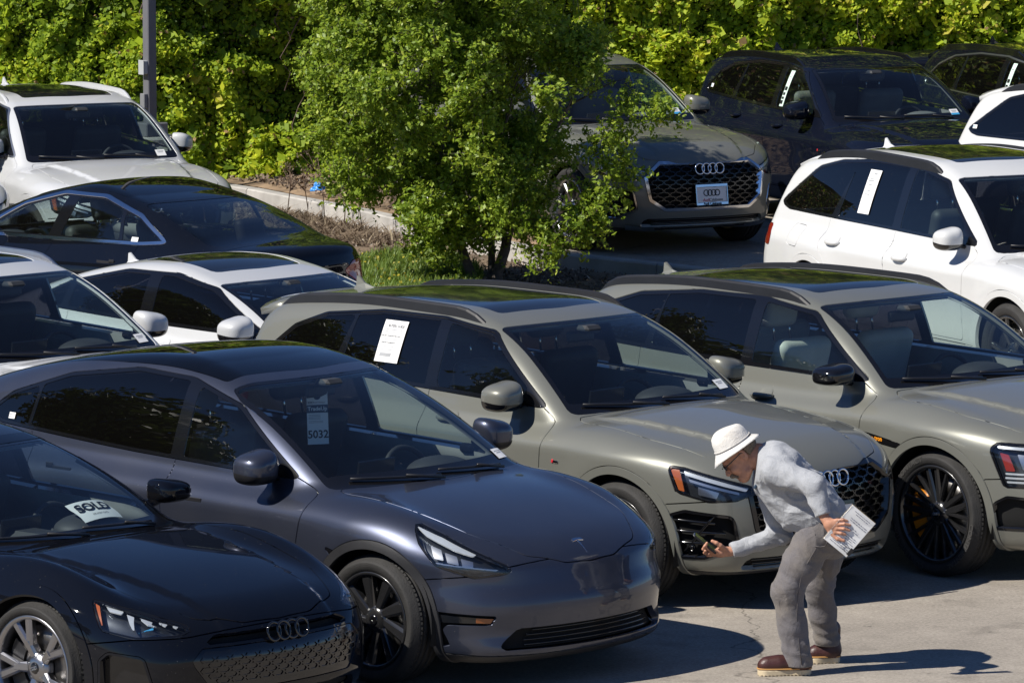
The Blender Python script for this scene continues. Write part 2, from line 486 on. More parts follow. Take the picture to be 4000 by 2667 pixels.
    # ---- views
    def front(s, P):
        ph = np.arctan2(np.abs(P[:, 1]), P[:, 0] - (s.xf - 1.3))
        return np.stack([ph * 1.3, P[:, 2]], 1)
    def rear(s, P):
        ph = np.arctan2(np.abs(P[:, 1]), (s.xr + 1.3) - P[:, 0])
        return np.stack([ph * 1.3, P[:, 2]], 1)
    def march(s, O, D, off=0.0, far=2.2):
        """first hit of rays with the body (offset inwards by off)"""
        O = np.asarray(O, float); D = np.asarray(D, float)
        D = D / np.linalg.norm(D, axis=1, keepdims=True)
        t = np.zeros(len(O)); lo = t.copy(); hi = np.full(len(O), far); found = np.zeros(len(O), bool)
        steps = np.linspace(0, far, 111)
        for i in range(1, len(steps)):
            v = s.f(O + D * steps[i]) + off
            h = (~found) & (v < 0)
            lo[h] = steps[i-1]; hi[h] = steps[i]; found |= h
        for _ in range(14):
            m = (lo + hi) / 2; v = s.f(O + D * m[:, None]) + off
            lo = np.where(v > 0, m, lo); hi = np.where(v > 0, hi, m)
        return O + D * hi[:, None]
    def on_front(s, u, z, off=0.0):
        u = np.atleast_1d(np.asarray(u, float)); z = np.atleast_1d(np.asarray(z, float)) + 0 * u; ph = u / 1.3
        c = np.stack([np.full(len(u), s.xf - 1.3), 0 * u, z], 1); d = np.stack([np.cos(ph), np.sin(ph), 0 * u], 1)
        return s.march(c + d * 1.9, -d, off, 1.85)
    def on_rear(s, u, z, off=0.0):
        u = np.atleast_1d(np.asarray(u, float)); z = np.atleast_1d(np.asarray(z, float)) + 0 * u; ph = u / 1.3
        c = np.stack([np.full(len(u), s.xr + 1.3), 0 * u, z], 1); d = np.stack([-np.cos(ph), np.sin(ph), 0 * u], 1)
        return s.march(c + d * 1.9, -d, off, 1.85)
    def on_side(s, x, z, sg, off=0.0):
        x = np.atleast_1d(np.asarray(x, float)); z = np.atleast_1d(np.asarray(z, float)) + 0 * x
        O = np.stack([x, np.full(len(x), sg * 1.3), z], 1); D = np.tile([0, -sg, 0], (len(x), 1))
        return s.march(O, D, off, 1.3)
    def on_top(s, x, y, off=0.0):
        x = np.atleast_1d(np.asarray(x, float)); y = np.atleast_1d(np.asarray(y, float)) + 0 * x
        O = np.stack([x, y, np.full(len(x), 2.0)], 1); D = np.tile([0, 0, -1.0], (len(x), 1))
        return s.march(O, D, off, 1.9)
    def on_ws(s, y, l, off=0.0, rear=False):
        xb, zb, d, L, kp, bow = s.rg if rear else s.ws
        y = np.atleast_1d(np.asarray(y, float)); l = np.atleast_1d(np.asarray(l, float)) + 0 * y
        sg = -1 if not rear else 1
        X = xb + d[0] * l + sg * kp * y * y; Z = zb + d[1] * l
        n = (abs(d[1]), abs(d[0])); n = (n[0] * (1 if not rear else -1), n[1])
        O = np.stack([X + n[0] * .3, y, Z + n[1] * .3], 1); D = np.tile([-n[0], 0, -n[1]], (len(y), 1))
        return s.march(O, D, off, 0.8)
    def normal(s, P):
        g = grad(s.f, np.asarray(P, float)); return g / np.linalg.norm(g, axis=1, keepdims=True)

    # ---- cutting the skin into panels
    def cut(s):
        if s.cache: return s.cache
        g = s.p; V = s.V; rest = s.F; parts = {}
        def reg(fn, rest, V):
            return split(V, rest, fn(V))
        def take(name, fn):
            nonlocal V, rest
            V, a, rest = reg(fn, rest, V); parts[name] = a; return a
        def sub(src, name, fn, leave):
            nonlocal V
            V, a, b = split(V, parts[src], fn(V)); parts[name] = a; parts[leave] = b
            if src not in (leave, name): del parts[src]
        absy = lambda P: np.abs(P[:, 1])
        side = lambda P: P[:, [0, 2]]
        # windshield, rear window
        po = fillet(g['ws_out'])
        def fw(P):
            w, l = s.fws(P[:, 0], P[:, 1], P[:, 2])
            return np.maximum(sdf2(np.stack([P[:, 1], l], 1), po), np.abs(w) - 0.07)
        take('windshield', fw)
        frit = g.get('frit', 0.03)
        def ff(P):
            w, l = s.fws(P[:, 0], P[:, 1], P[:, 2]); return np.maximum(sdf2(np.stack([P[:, 1], l], 1), po) + frit, -(l - g.get('frit_base', 0.10)))
        sub('windshield', 'windshield', ff, 'windshield_border')
        if g.get('rg_out'):
            pr = fillet(g['rg_out'])
            def frg(P):
                w, l = s.frg(P[:, 0], P[:, 1], P[:, 2])
                return np.maximum(sdf2(np.stack([P[:, 1], l], 1), pr), np.abs(w) - 0.09)
            take('rear_window', frg)
        for nm in ('sunroof', 'hood'):
            if g.get(nm):
                ps = fillet(g[nm])
                zlim = 1.2 if nm == 'sunroof' else 0.60
                take(nm, lambda P: np.maximum(sdf2(np.stack([P[:, 0], P[:, 1]], 1), ps), zlim - P[:, 2]))
        # daylight opening
        pd = fillet(g['dlo'])
        take('window_trim', lambda P: np.maximum(sdf2(side(P), pd), 0.40 - absy(P)))
        for nm, x0, x1, sl0, sl1, key in g['glass']:
            def fg(P, x0=x0, x1=x1, sl0=sl0, sl1=sl1):
                d = sdf2(side(P), pd) + g.get('trim_w', 0.024)
                zz = P[:, 2] - g['sw'][1]
                return np.maximum(d, np.maximum(P[:, 0] - (x0 + sl0 * zz), (x1 + sl1 * zz) - P[:, 0]))
            sub('window_trim', nm, fg, 'window_trim')
        if g.get('chrome_w'):
            cw_ = g['chrome_w']; sub('window_trim', 'window_surround', lambda P: -(sdf2(side(P), pd) + cw_), 'window_trim')
        # wheel arches
        for wn_, wx in (('front', 0.0), ('rear', -s.wb)):
            hole = lambda P, wx=wx: np.maximum(np.where(P[:, 2] > s.Rt, np.hypot(P[:, 0] - wx, P[:, 2] - s.Rt), np.abs(P[:, 0] - wx) * 1.0) - s.Ra, 0.5 - absy(P))
            take('_hole_' + wn_, hole); del parts['_hole_' + wn_]
            tw = g.get('arch_trim', 0.05)
            take('arch_trim_' + wn_, lambda P, wx=wx: np.maximum(np.where(P[:, 2] > s.Rt, np.hypot(P[:, 0] - wx, P[:, 2] - s.Rt), np.abs(P[:, 0] - wx) * 1.0) - s.Ra - tw, 0.5 - absy(P)))
        for nm, out in g.get('front_parts', []):
            pf = fillet(out)
            take(nm, lambda P: np.maximum(sdf2(s.front(P), pf), (s.xf - 0.95) - P[:, 0]))
        for nm, out in g.get('rear_parts', []):
            pf = fillet(out)
            take(nm, lambda P: np.maximum(sdf2(s.rear(P), pf), P[:, 0] - (s.xr + 0.75)))
        for nm, out in g.get('side_parts', []):
            pf = fillet(out)
            take(nm, lambda P: np.maximum(sdf2(side(P), pf), 0.45 - absy(P)))
        for nm, out in g.get('all_parts', []):
            pf = fillet(out)
            take(nm, lambda P: sdf2(side(P), pf))
        parts['body'] = rest
        s.cache = {'V': V, 'parts': parts, 'mesh': {}}
        return s.cache
    def faces_side(s, name, sg):
        c = s.cut(); F = c['parts'][name]
        cy = c['V'][F][:, :, 1].mean(1)
        return F[cy * sg > 0]
    def panel(s, key, F, off=0.0, flange=0.036, shrink=0.0036):
        """skin faces -> mesh with analytic normals, small edge flange"""
        c = s.cut()
        if key in c['mesh']: return c['mesh'][key]
        if len(F) == 0: return None
        V, F = compact(c['V'], F)
        # weld exact duplicates from neighbouring cuts
        _, first, inv = np.unique(np.round(V, 5), axis=0, return_index=True, return_inverse=True); inv = inv.ravel()
        V = V[first]; F = inv[F]
        F = F[(F[:, 0] != F[:, 1]) & (F[:, 1] != F[:, 2]) & (F[:, 0] != F[:, 2])]
        V, F = compact(V, F)
        P = newton(s.f, V, 1, 0.004); N = grad(s.f, P); N /= np.maximum(np.linalg.norm(N, axis=1, keepdims=True), 1e-9)
        e = np.concatenate([F[:, [0, 1]], F[:, [1, 2]], F[:, [2, 0]]])
        es = np.sort(e, 1); u, idx_, cnt = np.unique(es, axis=0, return_index=True, return_counts=True)
        be = e[idx_[cnt == 1]]
        Vo = P - N * off
        if len(be) and (shrink or flange):
            d = P[be[:, 1]] - P[be[:, 0]]
            inw = np.cross(N[be[:, 0]], d); inw /= np.maximum(np.linalg.norm(inw, axis=1, keepdims=True), 1e-9)
            acc = np.zeros_like(P); np.add.at(acc, be[:, 0], inw); np.add.at(acc, be[:, 1], inw)
            ln = np.linalg.norm(acc, axis=1, keepdims=True); acc = np.where(ln > 1e-6, acc / np.maximum(ln, 1e-6), 0)
            Vo = Vo + acc * shrink
            if flange:
                bv = np.unique(be); mp = -np.ones(len(P), int); mp[bv] = np.arange(len(bv))
                n0 = len(Vo)
                A = Vo[bv]; B = Vo[bv] - N[bv] * flange + acc[bv] * 0.002
                nn = -acc[bv] * 0.8 + N[bv] * 0.5
                Vall = np.concatenate([Vo, A, B]); Nall = np.concatenate([N, nn, nn])
                q0 = n0 + mp[be[:, 0]]; q1 = n0 + mp[be[:, 1]]; nb = len(bv)
                Ff = np.concatenate([np.stack([q1, q0, q0 + nb], 1), np.stack([q1, q0 + nb, q1 + nb], 1)])
                me = mesh_np(s.name + '_' + key, Vall, np.concatenate([F, Ff]), Nall)
                c['mesh'][key] = me; return me
        me = mesh_np(s.name + '_' + key, Vo, F, N)
        c['mesh'][key] = me
        return me

# ------------------------------------------------------------------ wheels
WHEEL = {}
def wheel_meshes(style, Rt, rim, w=0.25):
    key = (style, Rt, rim, w)
    if key in WHEEL: return WHEEL[key]
    h = w / 2
    t = MB()
    sh = Rt - rim
    prof = [(rim - .005, -h * .8), (rim + sh * .25, -h * .98), (rim + sh * .6, -h * 1.0), (Rt - .03, -h * .9), (Rt - .008, -h * .72)]
    # tread grooves
    for k, gx in enumerate((-.5, -.17, .17, .5)):
        prof += [(Rt, h * (gx - .04)), (Rt - .009, h * (gx - .035)), (Rt - .009, h * (gx + .035)), (Rt, h * (gx + .04))]
    prof += [(Rt - .008, h * .72), (Rt - .03, h * .9), (rim + sh * .62, h * 1.0), (rim + sh * .55, h * 1.012), (rim + sh * .25, h * .985), (rim + .012, h * .90), (rim - .005, h * .8)]
    t.lathe(prof, 72, 'y')
    # shoulder tread blocks
    nb = 84
    for i in range(nb):
        a = 2 * math.pi * i / nb
        for sg in (-1, 1):
            ca, sa = math.cos(a), math.sin(a); b = a + .048; cb, sb = math.cos(b), math.sin(b)
            y0, y1 = sg * h * .60, sg * h * .90
            r0, r1 = Rt + .001, Rt - .031
            V = [(r0*ca, y0, r0*sa), (r0*cb, y0, r0*sb), (r1*cb, y1, r1*sb), (r1*ca, y1, r1*sa)]
            k = .96
            V += [(p[0]*k, p[1]*.98, p[2]*k) for p in V]
            t.add(V, [(0, 1, 2, 3), (0, 4, 5, 1), (1, 5, 6, 2), (2, 6, 7, 3), (3, 7, 4, 0)])
    tyre = t.mesh('tyre')
    r = MB()
    r.lathe([(rim + .006, h * .86), (rim + .004, h * .93), (rim - .012, h * .90), (rim - .022, h * .72), (rim - .03, -h * .2), (rim - .03, -h * .8), (rim, -h * .85), (rim - .008, h * .7)], 64, 'y')
    def spoke(a0, a1, r0, r1, w0, w1, y0, y1, d=.035):
        def pt(rr, a, off, y): return (rr * math.cos(a) - off * math.sin(a), y, rr * math.sin(a) + off * math.cos(a))
        V = []
        for rr, a, ww, yy in ((r0, a0, w0, y0), (r1, a1, w1, y1)):
            V += [pt(rr, a, -ww / 2, yy - .012), pt(rr, a, -ww * .28, yy), pt(rr, a, ww * .28, yy), pt(rr, a, ww / 2, yy - .012), pt(rr, a, ww / 2, yy - d), pt(rr, a, -ww / 2, yy - d)]
        F = [(i, (i + 1) % 6, 6 + (i + 1) % 6, 6 + i) for i in range(6)] + [(5, 4, 3, 2, 1, 0), (6, 7, 8, 9, 10, 11)]
        r.add(V, F)
    yf = h * .80; yh = h * .62
    ro = rim - .012
    if style == 'y10':
        for i in range(5):
            a = 2 * math.pi * i / 5 + .3
            for sg in (-1, 1):
                spoke(a + sg * .30, a + sg * .13, .055, ro, .048, .034, yh, yf, .04)
                spoke(a + sg * .34, a + sg * .47, ro * .30, ro, .026, .024, yh + .002, yf, .03)
    elif style == 'five':
        for i in range(5):
            a = 2 * math.pi * i / 5 + .25
            spoke(a, a, .05, ro * .55, .06, .045, yh, yh + .025, .05)
            for sg in (-1, 1): spoke(a + sg * .03, a + sg * .20, ro * .45, ro, .045, .05, yh + .018, yf, .04)
    elif style == 'turbine':
        for i in range(9):
            a = 2 * math.pi * i / 9
            spoke(a, a + .25, .05, ro, .05, .085, yh, yf, .045)
    else:
        for i in range(10):
            a = 2 * math.pi * i / 10
            spoke(a, a, .05, ro, .04, .035, yh, yf)
    r.lathe([(0.001, yh + .012), (.035, yh + .012), (.075, yh), (.085, yh - .03), (.085, yh - .09), (0.001, yh - .09)], 32, 'y')
    for i in range(5):
        a = 2 * math.pi * i / 5 + .6
        r.lathe([(0.001, yh + .006), (.010, yh + .006), (.012, yh - .01), (0.001, yh - .01)], 10, 'y', (.056 * math.cos(a), 0, .056 * math.sin(a)))
    rimm = r.mesh('rim')
    d = MB(); d.lathe([(.09, h * .25), (rim - .055, h * .25), (rim - .055, h * .10), (.09, h * .10)], 48, 'y')
    disc = d.mesh('brake_disc')
    cp = MB()
    n = 10
    for sy0, sy1 in ((h * .02, h * .40),):
        V = []
        for i in range(n + 1):
            a = math.pi * .76 + (math.pi * .44) * i / n
            for rr in (rim - .145, rim - .048):
                for yy in (sy0, sy1): V.append((rr * math.cos(a), yy, rr * math.sin(a)))
        F = []
        for i in range(n):
            b = i * 4; c_ = b + 4
            F += [(b, b + 1, c_ + 1, c_), (b + 1, b + 3, c_ + 3, c_ + 1), (b + 3, b + 2, c_ + 2, c_ + 3), (b + 2, b, c_, c_ + 2)]
        F += [(0, 2, 3, 1), (n * 4, n * 4 + 1, n * 4 + 3, n * 4 + 2)]
        cp.add(V, F)
    cal = cp.mesh('brake_caliper')
    hb = MB(); hb.lathe([(0.001, yh + .020), (.026, yh + .019), (.031, yh + .012), (.031, yh), (0.001, yh)], 24, 'y')
    hub = hb.mesh('hub_cap')
    rg_ = MB()
    for k in range(4):
        cx = (k - 1.5) * .0105
        rg_.tube([(cx + .008 * math.cos(a), yh + .0215, .008 * math.sin(a)) for a in np.linspace(0, 2 * math.pi, 14, endpoint=False)], .0014, 5, closed=True)
    rings = rg_.mesh('hub_rings')
    WHEEL[key] = (tyre, rimm, disc, cal, hub, rings)
    return WHEEL[key]
def add_wheel(parent, x, y, Rt, rim, style, rimmat, calmat, w=0.25, spin=0.0, steer=0.0, rings=True):
    t, r, d, c, h, e = wheel_meshes(style, Rt, rim, w)
    o = obj('wheel', r, rimmat, parent, (x, y, Rt))
    base = 0 if y > 0 else math.pi
    o.rotation_euler = (0, spin, base + steer); o.rotation_mode = 'XYZ'
    obj('tyre', t, M_rubber, o); obj('brake_disc', d, M_disc, o)
    k = obj('brake_caliper', c, calmat, o, rot=(0, -spin if y > 0 else -spin + math.pi, 0))
    hc = obj('hub_cap', h, M_black, o)
    if rings: obj('ring_emblem', e, M_chrome, o)
    return o

# ------------------------------------------------------------------ shared small car parts
SMALL = {}
def mirror_meshes(kind='suv'):
    if ('mirror', kind) in SMALL: return SMALL[('mirror', kind)]
    a, b, c = {'suv': (.115, .114, .085), 'slim': (.12, .120, .062), 'box': (.105, .104, .083)}[kind]
    def f(P):
        x, y, z = P[:, 0], P[:, 1], P[:, 2]
        yy = (y - .108) / b; zz = z / c * (1 + .25 * np.clip(yy, -1, 1) * (z > 0)); xx = x / a
        e = 3.2
        d = (np.abs(yy) ** e + np.abs(zz) ** e + np.abs(xx) ** 2.4) ** (1 / 2.8) - 1
        return smax(d * .09, -.055 - x - .15 * (y - .108), .02)
    V, Q = surface_net(f, (-.16, -.05, -.14), (.17, .34, .14), .012); V = newton(f, V, 3, .01); F = tri(Q)
    cut = -.25 * c if kind != 'slim' else 0.1 * c
    V, low, up = split(V, F, V[:, 2] - (cut - .10 * V[:, 0]))
    out = []
    gV, gF = None, None
    V2, gl, up2 = split(V, up, V[:, 0] + .048 + .15 * (V[:, 1] - .108))
    for F_ in (up, low):
        v, ff = compact(V, F_); out.append((v, ff, grad(f, v, .005)))
    v, ff = compact(V2, gl)
    res = {}
    for sg in (1, -1):
        ms = []
        for (v_, f_, n_) in out:
            S = np.array([1, sg, 1]); ms.append(mesh_np('mirror', v_ * S, f_ if sg > 0 else f_[:, ::-1].copy(), n_ * S))
        vg = v * np.array([1, sg, 1]) + np.array([-.003, 0, 0]); ms.append(mesh_np('mirror_glass', vg, ff if sg > 0 else ff[:, ::-1].copy()))
        m = MB(); m.box((-.0, sg * -.01, -.055), (.085, .12, .03), Matrix.Rotation(sg * .25, 3, 'X'), .012); m.box((-.005, sg * -.055, -.055), (.10, .05, .05), None, .015)
        ms.append(m.mesh('mirror_arm'))
        m = MB(); m.tube([(a * .72, sg * (.04 + .03 * i), cut - .012 - .002 * i) for i in range(4)] + [(a * .45, sg * .185, cut - .014)], .006, 6)
        ms.append(m.mesh('turn_signal'))
        res[sg] = ms
    SMALL[('mirror', kind)] = res
    return res
def rbox(P, c, d, r, rot=0.0):
    q = P - np.array(c)
    if rot:
        cs, sn = math.cos(rot), math.sin(rot); q = np.stack([q[:, 0] * cs + q[:, 2] * sn, q[:, 1], -q[:, 0] * sn + q[:, 2] * cs], 1)
    q = np.abs(q) - (np.array(d) / 2 - r)
    return np.linalg.norm(np.maximum(q, 0), axis=1) + np.minimum(q.max(1), 0) - r
def seat_meshes():
    if 'seat' in SMALL: return SMALL['seat']
    f1 = lambda P: smin(smin(rbox(P, (0, 0, .0), (.52, .50, .14), .06, .12), rbox(P, (-.30, 0, .33), (.13, .46, .66), .06, -.28), .05), np.minimum(rbox(P, (.0, .23, .03), (.46, .09, .13), .04, .12), rbox(P, (.0, -.23, .03), (.46, .09, .13), .04, .12)), .05)
    a = iso('seat', f1, (-.65, -.36, -.2), (.4, .36, .8), .028)
    f2 = lambda P: rbox(P, (-.44, 0, .80), (.11, .28, .20), .05, -.2)
    b = iso('headrest', f2, (-.65, -.25, .6), (-.25, .25, 1.0), .022)
    m = MB(); m.tube([(-.41, 0, .62), (-.43, 0, .75)], .008, 6)
    f3 = lambda P: np.minimum(rbox(P, (0, 0, 0), (.5, 1.25, .16), .06, .1), rbox(P, (-.34, 0, .33), (.14, 1.25, .60), .06, -.32))
    cc = iso('rear_bench', f3, (-.75, -.75, -.2), (.4, .75, .8), .04)
    SMALL['seat'] = (a, b, cc, m.mesh('headrest_post'))
    m = MB(); R_ = .185
    m.tube([(0, R_ * math.cos(t), R_ * math.sin(t)) for t in np.linspace(0, 2 * math.pi, 32, endpoint=False)], .016, 8, closed=True)
    m.box((.02, 0, -.01), (.05, .15, .12), None, .03); m.box((.01, .10, 0), (.02, .16, .04), None, .008); m.box((.01, -.10, 0), (.02, .16, .04), None, .008); m.box((.01, 0, -.10), (.02, .045, .14), None, .008)
    m.tube([(0.02, 0, 0), (.3, 0, -.05)], .03, 8)
    SMALL['wheel'] = m.mesh('steering_wheel')
    return SMALL['seat']
def ring_emblem(r=.042, t=.007):
    m = MB(); n = 28
    for k in range(4):
        cy = (k - 1.5) * r * 1.42
        m.tube([(0.004 * (k % 2), cy + r * math.cos(a), r * math.sin(a)) for a in np.linspace(0, 2 * math.pi, n, endpoint=False)], t, 8, closed=True)
    return m
def text_mesh(txt, size, extrude=0.0008, font_shear=0.0, bold=0.0, align='CENTER'):
    cu = bpy.data.curves.new('t', 'FONT'); cu.body = txt; cu.size = size; cu.extrude = extrude; cu.align_x = align; cu.align_y = 'CENTER'
    cu.shear = font_shear; cu.offset = bold; cu.resolution_u = 3
    o = bpy.data.objects.new('t', cu); C.objects.link(o)
    dg = bpy.context.evaluated_depsgraph_get()
    me = bpy.data.meshes.new_from_object(o.evaluated_get(dg))
    me.name = 'lettering'
    bpy.data.objects.remove(o); bpy.data.curves.remove(cu)
    me.materials.clear()
    return me
def frame_matrix(p, n, up=Vector((0, 0, 1))):
    """local x = right seen from outside, y = up, z = outwards"""
    n = Vector(n).normalized(); r = up.cross(n).normalized(); u = n.cross(r)
    M = Matrix((r, u, n)).transposed().to_4x4(); M.translation = Vector(p)
    return M
def bend_text(me, fn):
    """map text mesh verts (x,y,z) through fn"""
    for v in me.vertices: v.co = fn(v.co)
    me.update()
    return me

# ------------------------------------------------------------------ assemble a car
def outline_ribbon(s, out, view, w, off, h, mb=None, inset=0.0):
    """raised moulding along an outline on the body; out in view coordinates, both signs handled by caller"""
    pts = []
    m = len(out)
    for i in range(m):
        a = out[i]; b = out[(i + 1) % m]
        n = max(1, int(np.linalg.norm(b - a) / 0.03))
        for k in range(n): pts.append(a + (b - a) * k / n)
    pts = np.array(pts)
    return pts
def build_car(s, root, o):
    """o: options of this car (materials, wheels, badges)"""
    g = s.p; c = s.cut(); parts = c['parts']
    P_ = o['paint']
    def put(name, key, F, mat, parent=None, **k):
        me = s.panel(key, F, **k)
        if me is None: return None
        return obj(name, me, mat, parent or root)
    body = put('body', 'body', parts['body'], P_)
    if 'hood' in parts: hood = put('hood', 'hood', parts['hood'], P_)
    ws = put('windshield', 'windshield', parts['windshield'], o.get('ws_glass', G_clear), off=.004, flange=0, shrink=0)
    put('windshield_border', 'wsb', parts['windshield_border'], M_black, ws, off=.003, flange=0, shrink=0)
    if 'rear_window' in parts: put('rear_window', 'rear_window', parts['rear_window'], o.get('rear_glass', G_priv), off=.003, flange=0, shrink=0)
    if 'sunroof' in parts: put('sunroof', 'sunroof', parts['sunroof'], o.get('roof_mat', M_screen), off=.002, flange=.01, shrink=.003)
    for sg in (1, -1):
        put('window_trim', 'trim%d' % sg, s.faces_side('window_trim', sg), o.get('trim', M_black), off=.002, flange=.012, shrink=.001)
        if 'window_surround' in parts: put('window_surround', 'surr%d' % sg, s.faces_side('window_surround', sg), o.get('surround', M_black), off=-.004, flange=.012, shrink=0)
        for nm, x0, x1, a, b, key in g['glass']:
            put('side_window', nm + str(sg), s.faces_side(nm, sg), o.get(key, {'side': G_side, 'priv': G_priv, 'black': M_black}[key]), off=.005, flange=0, shrink=0)
        for w in ('front', 'rear'):
            put('wheel_arch_trim', 'arch_%s%d' % (w, sg), s.faces_side('arch_trim_' + w, sg), o.get('arch', P_), off=-.006, flange=.03, shrink=.001)
        for nm, out in g.get('side_parts', []):
            if nm.startswith('_'): continue
            mt = o.get('mat_' + nm, P_)
            ob = put(nm.split('|')[0], nm + str(sg), s.faces_side(nm, sg), mt)
            if ob is None: continue
            if nm in g.get('handles', {}):
                hx, hz = g['handles'][nm]
                handle(s, ob, hx, hz, sg, g.get('handle_style', 'bar'), P_)
    for nm, out in g.get('all_parts', []):
        put(nm.split('|')[0], nm, parts[nm], o.get('mat_' + nm, P_))
    for nm, out in g.get('rear_parts', []):
        for sg in (1, -1): put(nm.split('|')[0], nm + str(sg), s.faces_side(nm, sg), o.get('mat_' + nm, M_red), off=-.003)
    # ---- interior lining: the inner side of roof, pillars and doors
    if 'lining' not in c['mesh']:
        Fl = [parts['body']] + [parts[nm] for nm, _ in g.get('side_parts', []) if 'door' in nm]
        Fl = np.concatenate(Fl); cen = c['V'][Fl].mean(1)
        xc = s.ws[0]
        Fl = Fl[(cen[:, 2] > .5) & (cen[:, 0] < xc - .12) & (cen[:, 0] > s.xr + .35)]
        s.panel('lining', Fl, off=.045, flange=0, shrink=0)
        m2 = s.panel('lining2', parts['sunroof'], off=.03, flange=0, shrink=0) if 'sunroof' in parts else None
    lin = obj('interior_lining', c['mesh']['lining'], o.get('lining', M_liner), root)
    if c['mesh'].get('lining2'): obj('roof_blind', c['mesh']['lining2'], o.get('lining', M_liner), lin)
    # ---- cabin
    st, hr, bench, hp = seat_meshes()
    sm = o.get('seat_mat', M_blackint)
    sx = g['seat_x']; sz = g['seat_z']
    for sy in (.37, -.37):
        q = obj('seat', st, sm, root, (sx, sy, sz)); obj('headrest', hr, sm, q)
        for py in (-.07, .07): obj('headrest_post', hp, M_chrome, q, (0, py, 0))
    bx = g.get('bench', (-.95, 0.0)); bn = obj('rear_bench', bench, sm, root, (sx + bx[0], 0, sz + bx[1]))
    for sy in (.4, -.4): obj('headrest', hr, sm, bn, (-.04, sy, -.12))
    xb, zb = s.ws[0], s.ws[1]
    if 'dash' not in c['mesh']:
        m = MB()
        yw = g['sw'][0] - .08
        prof = [(xb - .02, zb - .10), (xb - .12, zb - .045), (xb - .30, zb - .015), (xb - .48, zb - .03), (xb - .56, zb - .09), (xb - .58, zb - .25), (xb - .50, zb - .5), (xb - .05, zb - .5)]
        V = []; F = []; n = len(prof); ys = np.linspace(-yw, yw, 15)
        for yy in ys:
            for (px, pz) in prof: V.append((px - .10 * (yy / yw) ** 2, yy, pz - .02 * (yy / yw) ** 4))
        for i in range(len(ys) - 1):
            for k in range(n): F.append((i * n + k, i * n + (k + 1) % n, (i + 1) * n + (k + 1) % n, (i + 1) * n + k))
        m.add(V, F, True)
        c['mesh']['dash'] = m.mesh('dashboard')
        f = lambda P: smax(np.linalg.norm((P - np.array([xb - .42, .37, zb - .03])) / np.array([1, 1.25, .5]), axis=1) - .17, -(P[:, 2] - (zb - .06)), .02)
        c['mesh']['binnacle'] = iso('instrument_hood', f, (xb - .75, .05, zb - .15), (xb - .1, .7, zb + .12), .022)
        m = MB(); m.box((xb - .57, 0, zb - .02), (.014, .30, .16), Matrix.Rotation(.15, 3, 'Y'), .006); c['mesh']['screen'] = m.mesh('screen')
        m = MB(); m.box((sx - .2, 0, .38), (2.6, 1.5, .06)); m.box((sx + .35, 0, .62), (1.1, .22, .5), None, .04); c['mesh']['floor'] = m.mesh('cabin_floor')
        xt = s.on_ws([0.0], [s.ws[3] * .86])[0]
        m = MB(); m.box((xt[0] - .09, 0, xt[2] - .07), (.03, .24, .07), None, .014); m.box((xt[0] - .02, 0, xt[2] - .02), (.12, .14, .05), None, .02)
        c['mesh']['rvm'] = m.mesh('rear_view_mirror')
    dash = obj('dashboard', c['mesh']['dash'], o.get('dash_mat', M_blackint), root)
    obj('instrument_hood', c['mesh']['binnacle'], o.get('dash_mat', M_blackint), dash)
    if o.get('screen', True): obj('screen', c['mesh']['screen'], M_screen, dash)
    obj('cabin_floor', c['mesh']['floor'], M_blackint, root)
    obj('rear_view_mirror', c['mesh']['rvm'], M_blackint, root)
    obj('steering_wheel', SMALL['wheel'], M_blackint, root, (xb - .66, .37, zb - .10), (0, -.35, 0))
    # ---- wheels and wheel wells
    if 'well' not in c['mesh']:
        m = MB(); ra = s.Ra + .03; V = []; F = []; n = 20
        yo, yi = s.hw - .07, s.hw - .42
        for i in range(n + 1):
            a = -.25 + (math.pi + .5) * i / n
            for yy in (yo, yi): V.append((ra * math.cos(a), yy, s.Rt + ra * math.sin(a)))
        for i in range(n): F.append((2 * i, 2 * i + 1, 2 * i + 3, 2 * i + 2))
        V.append((0, yi, s.Rt)); cI = len(V) - 1
        for i in range(n): F.append((2 * i + 1, cI, 2 * i + 3))
        m.add(V, F); c['mesh']['well'] = m.mesh('wheel_liner')
    for wx in (0, -s.wb):
        for sg in (1, -1):
            wl = obj('wheel_liner', c['mesh']['well'], M_dark, root, (wx, 0, 0)); 
            if sg < 0: wl.rotation_euler = (0, 0, math.pi)
            add_wheel(root, wx, sg * (s.hw - .015 - g['tyre_w'] / 2 - g.get('wheel_in', 0.0)), s.Rt, g['rim'], o.get('wheel', 'y10'), o.get('rim', M_rimblk), o.get('caliper', M_satin), g['tyre_w'], o.get('spin', 0.3), o.get('steer', 0.0) if wx == 0 else 0, o.get('rings', True))
    # ---- mirrors
    mk = g.get('mirror', 'suv'); mm = mirror_meshes(mk)
    mx, mz = g['mirror_pos']
    for sg in (1, -1):
        y0 = abs(s.on_side([mx], [mz - .05], sg)[0, 1])
        up, low, gl, arm, ts = mm[sg]
        q = obj('door_mirror', up, o.get('mirror_mat', P_), root, (mx, sg * (y0 + .015), mz + .045)); q.scale = (g.get('mirror_scale', 1.04),) * 3; q.rotation_euler = (0, 0, sg * o.get('fold_mirror', 0.0))
        obj('mirror_base', low, o.get('mirror_low', M_black), q); obj('mirror_glass', gl, M_chrome, q); obj('mirror_arm', arm, M_black, q)
        if mk == 'suv': obj('turn_signal', ts, M_lampwhite, q)
